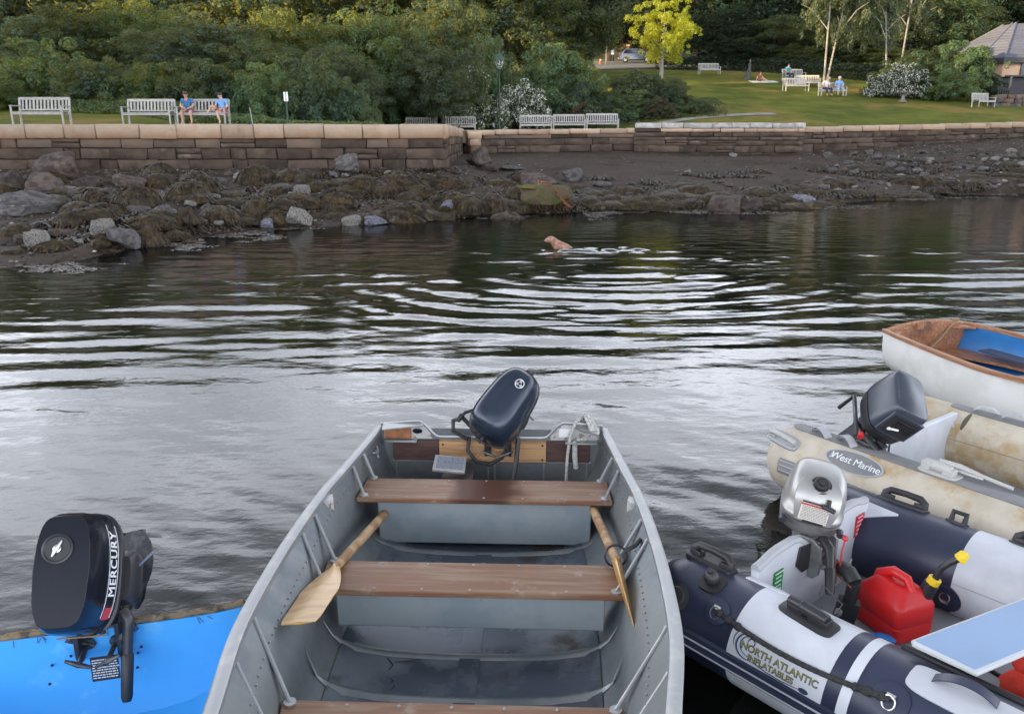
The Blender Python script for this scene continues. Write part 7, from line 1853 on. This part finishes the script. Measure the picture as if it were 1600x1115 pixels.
def fronds(name, label, n, seed, fn, m_, L0, L1, w0, lift=.07):
    rs = np.random.RandomState(seed); x, y, z = fn(rs, n); n = len(x); q = rs.rand(n)*6.283; dx, dy = np.cos(q), np.sin(q); L_ = L0+(L1-L0)*rs.rand(n); co = np.empty((n*6, 3))
    for j in range(3):
        f = j/2-.5; b_ = rs.randn(n)*.02; px_ = x+dx*L_*f-dy*b_; py_ = y+dy*L_*f+dx*b_; w = w0*(1.1-abs(f)); zz = z+(.01+lift*rs.rand(n) if (j == 1 and lift) else .0)
        co[j*2::6] = np.stack([px_-dy*w, py_+dx*w, zz], 1); co[j*2+1::6] = np.stack([px_+dy*w, py_-dx*w, zz], 1)
    base = np.arange(n)[:, None]*6; f = np.concatenate([base+np.array([0,1,3,2]), base+np.array([2,3,5,4])], 1).reshape(-1)
    return tag(link(name, np_mesh(name, co, f, 4, True), m_, None, False), label, 'seaweed', kind='stuff')
fronds('rockweed', 'matted brown rockweed strewn over the lower shore', 90000, 3, debris, M['fronds'], .12, .36, .020)
def afloat(rs, n):
    x = rs.uniform(-14, 4, n); ys__ = np.interp(x, *YS); t = rs.rand(n)**1.4; w = np.interp(x, [-14,-9,-7,-4,4], [2.5,3.6,4.2,1.6,.8]); y = ys__-t*w+.3
    k = fbm(x*.8, y*1.6, 73, 3) > -.02+.10*t; x, y = x[k], y[k]; return x, y, np.full(len(x), .012)
M['float_weed'] = mat('floating_weed', (.12,.095,.075), .35, c2=(.26,.23,.21), scale=4, island=.5)
fronds('floating_weed', 'brown weed floating on the shallows at the left', 16000, 4, afloat, M['float_weed'], .05, .16, .013, .0)
def afloat2(rs, n):
    x = rs.uniform(2, 26, n); ys__ = np.interp(x, *YS); t = rs.rand(n)**1.5; y = ys__-t*2.6+.3; k = fbm(x*.5, y*1.6, 74, 3) > .0+.08*t; x, y = x[k], y[k]; return x, y, np.full(len(x), .010)
fronds('floating_weed', 'thin brown weed floating along the shallows at the right', 9000, 5, afloat2, M['float_weed'], .05, .15, .011, .0)

# mooring block with chain
v = ground(843, 326, sz); w = 88/1230*(v.y*CT+2.2*ST); mbk = tag(empty('mooring_block', (v.x, v.y+w*.38, v.z)), 'big mossy green-topped mooring boulder with a rusty chain', 'mooring block')
M['moss_rock'] = mat('mossy_boulder', (.085,.065,.042), .8, spec=.15, c2=(.060,.064,.018), scale=2.0, lo=.48, hi=.62, bump=.7, bscale=12, bdist=.04)
me = rock_mesh(33, .3, 4); me.name = 'boulder'
for vv in me.vertices:
    if vv.co.z > .45: vv.co.z = .45+(vv.co.z-.45)*.25
    r_ = math.hypot(vv.co.x, vv.co.y)
me.materials.append(M['moss_rock']); o = bpy.data.objects.new('boulder', me); COL.objects.link(o); o.parent = mbk; o.scale = (w*.53, w*.40, w*.42); o.location = (0, 0, w*.16)
# moss cap: a thin growth over the flat top
b = MB(); R_ = []; rs = np.random.RandomState(3)
for f, dz in ((1.0, -.05), (.94, .0), (.7, .018), (.3, .024), (.02, .026)): R_.append([(w*.37*f*math.cos(q)*(1+.08*math.sin(3*q)), w*.27*f*math.sin(q)*(1+.07*math.cos(4*q)), w*.16+w*.42*.50+dz-.015) for q in [2*math.pi*k/36 for k in range(36)]])
b.loft(R_, False, True); b.build('moss', mat('bright_moss', (.105,.105,.018), .9, spec=.1, c2=(.06,.062,.02), scale=6, bump=.8, bscale=30, bdist=.01, c3=(.12,.085,.05), s3=3, lo3=.52, hi3=.62), mbk)
top = w*.16+w*.42*.50+.04
b = MB(); b.tube([(-.02,-.05,top-.04), (-.02,-.05,top+.12)], .022, 8); b.tube([(.06,-.06,top), (.06,-.06,top+.07), (.14,-.06,top+.07), (.14,-.06,top)], .020, 8); b.build('iron_eye', M['rust'], mbk, weld=False)
ch = [(.14,-.08,top+.05),(.28,-.20,top+.03),(.42,-.32,top-.06),(.50,-.42,top-.22),(.60,-.55,top-.36),(.78,-.72,.10),(.92,-.85,.03)]
P = [Vector(p) for p in ch]; links = []; tot = sum((P[i+1]-P[i]).length for i in range(len(P)-1)); s_ = 0; k = 0
M['rust_chain'] = mat('rusty_chain', (.22,.070,.030), .8, c2=(.10,.04,.025), scale=14, rand=.3)
me_l = None
while s_ < tot:
    q = s_; i = 0
    while i < len(P)-2 and q > (P[i+1]-P[i]).length: q -= (P[i+1]-P[i]).length; i += 1
    d = (P[i+1]-P[i]).normalized(); c = P[i]+d*q
    if me_l is None:
        b = MB(); b.tube([(.055*math.cos(a_)*1.15, .030*math.sin(a_), 0) for a_ in [2*math.pi*j/12 for j in range(12)]], .013, 6, closed=True); me_l = b.mesh('chain_link'); me_l.materials.append(M['rust_chain']); me_l.shade_smooth()
    o = bpy.data.objects.new('chain_link', me_l); COL.objects.link(o); o.parent = mbk; o.rotation_mode = 'QUATERNION'
    o.rotation_quaternion = d.to_track_quat('X', 'Z') @ Euler((R(90*(k % 2)), 0, 0)).to_quaternion(); o.location = c; s_ += .088; k += 1

# the swimming dog, head and shoulders out of the water, heading away to the left
dv = on(872, 388, 0.0); dogr = tag(empty('dog', (dv.x, dv.y, -.035), R(0)), 'wet tan dog swimming away, head and shoulders above the water', 'dog')
M['fur'] = mat('wet_tan_fur', (.36,.195,.125), .45, c2=(.22,.115,.070), scale=12, bump=.5, bscale=40, bdist=.01)
sp_ = [(.34,.0,-.10),(.20,.02,-.01),(.05,.04,.055),(-.05,.06,.12),(-.10,.08,.185),(-.15,.12,.205),(-.215,.17,.17),(-.255,.20,.150)]
rd = [.10,.12,.115,.095,.082,.078,.050,.034]
dv_ = list(sp_); de = [(i, i+1) for i in range(7)]; dv_ += [(-.02,-.07,-.05),(-.05,-.09,-.16),(.0,.16,-.05),(-.03,.18,-.16),(.46,.0,-.14)]; rd += [.05,.035,.05,.035,.03]; de += [(2,8),(8,9),(2,10),(10,11),(0,12)]
skin_mesh('body', dv_, de, rd, M['fur'], dogr)
for sx, p in ((-1, (-.085,.01,.195)), (1, (-.145,.185,.20))):
    b = MB(); b.ball((p[0], p[1]-(.02 if sx < 0 else 0), p[2]-.04), (.042,.020,.066), 12, 8, Matrix.Rotation(R(12*sx), 3, 'X')); b.build('ear', mat('dark_tan_fur', (.20,.095,.055), .6), dogr)
b = MB(); b.ball((-.275,.215,.158), (.015,.015,.012), 8, 6); b.build('nose', M['black'], dogr)
# churned water around it
M['froth'] = mat('churned_water', (.42,.45,.48), .15, spec=.9)
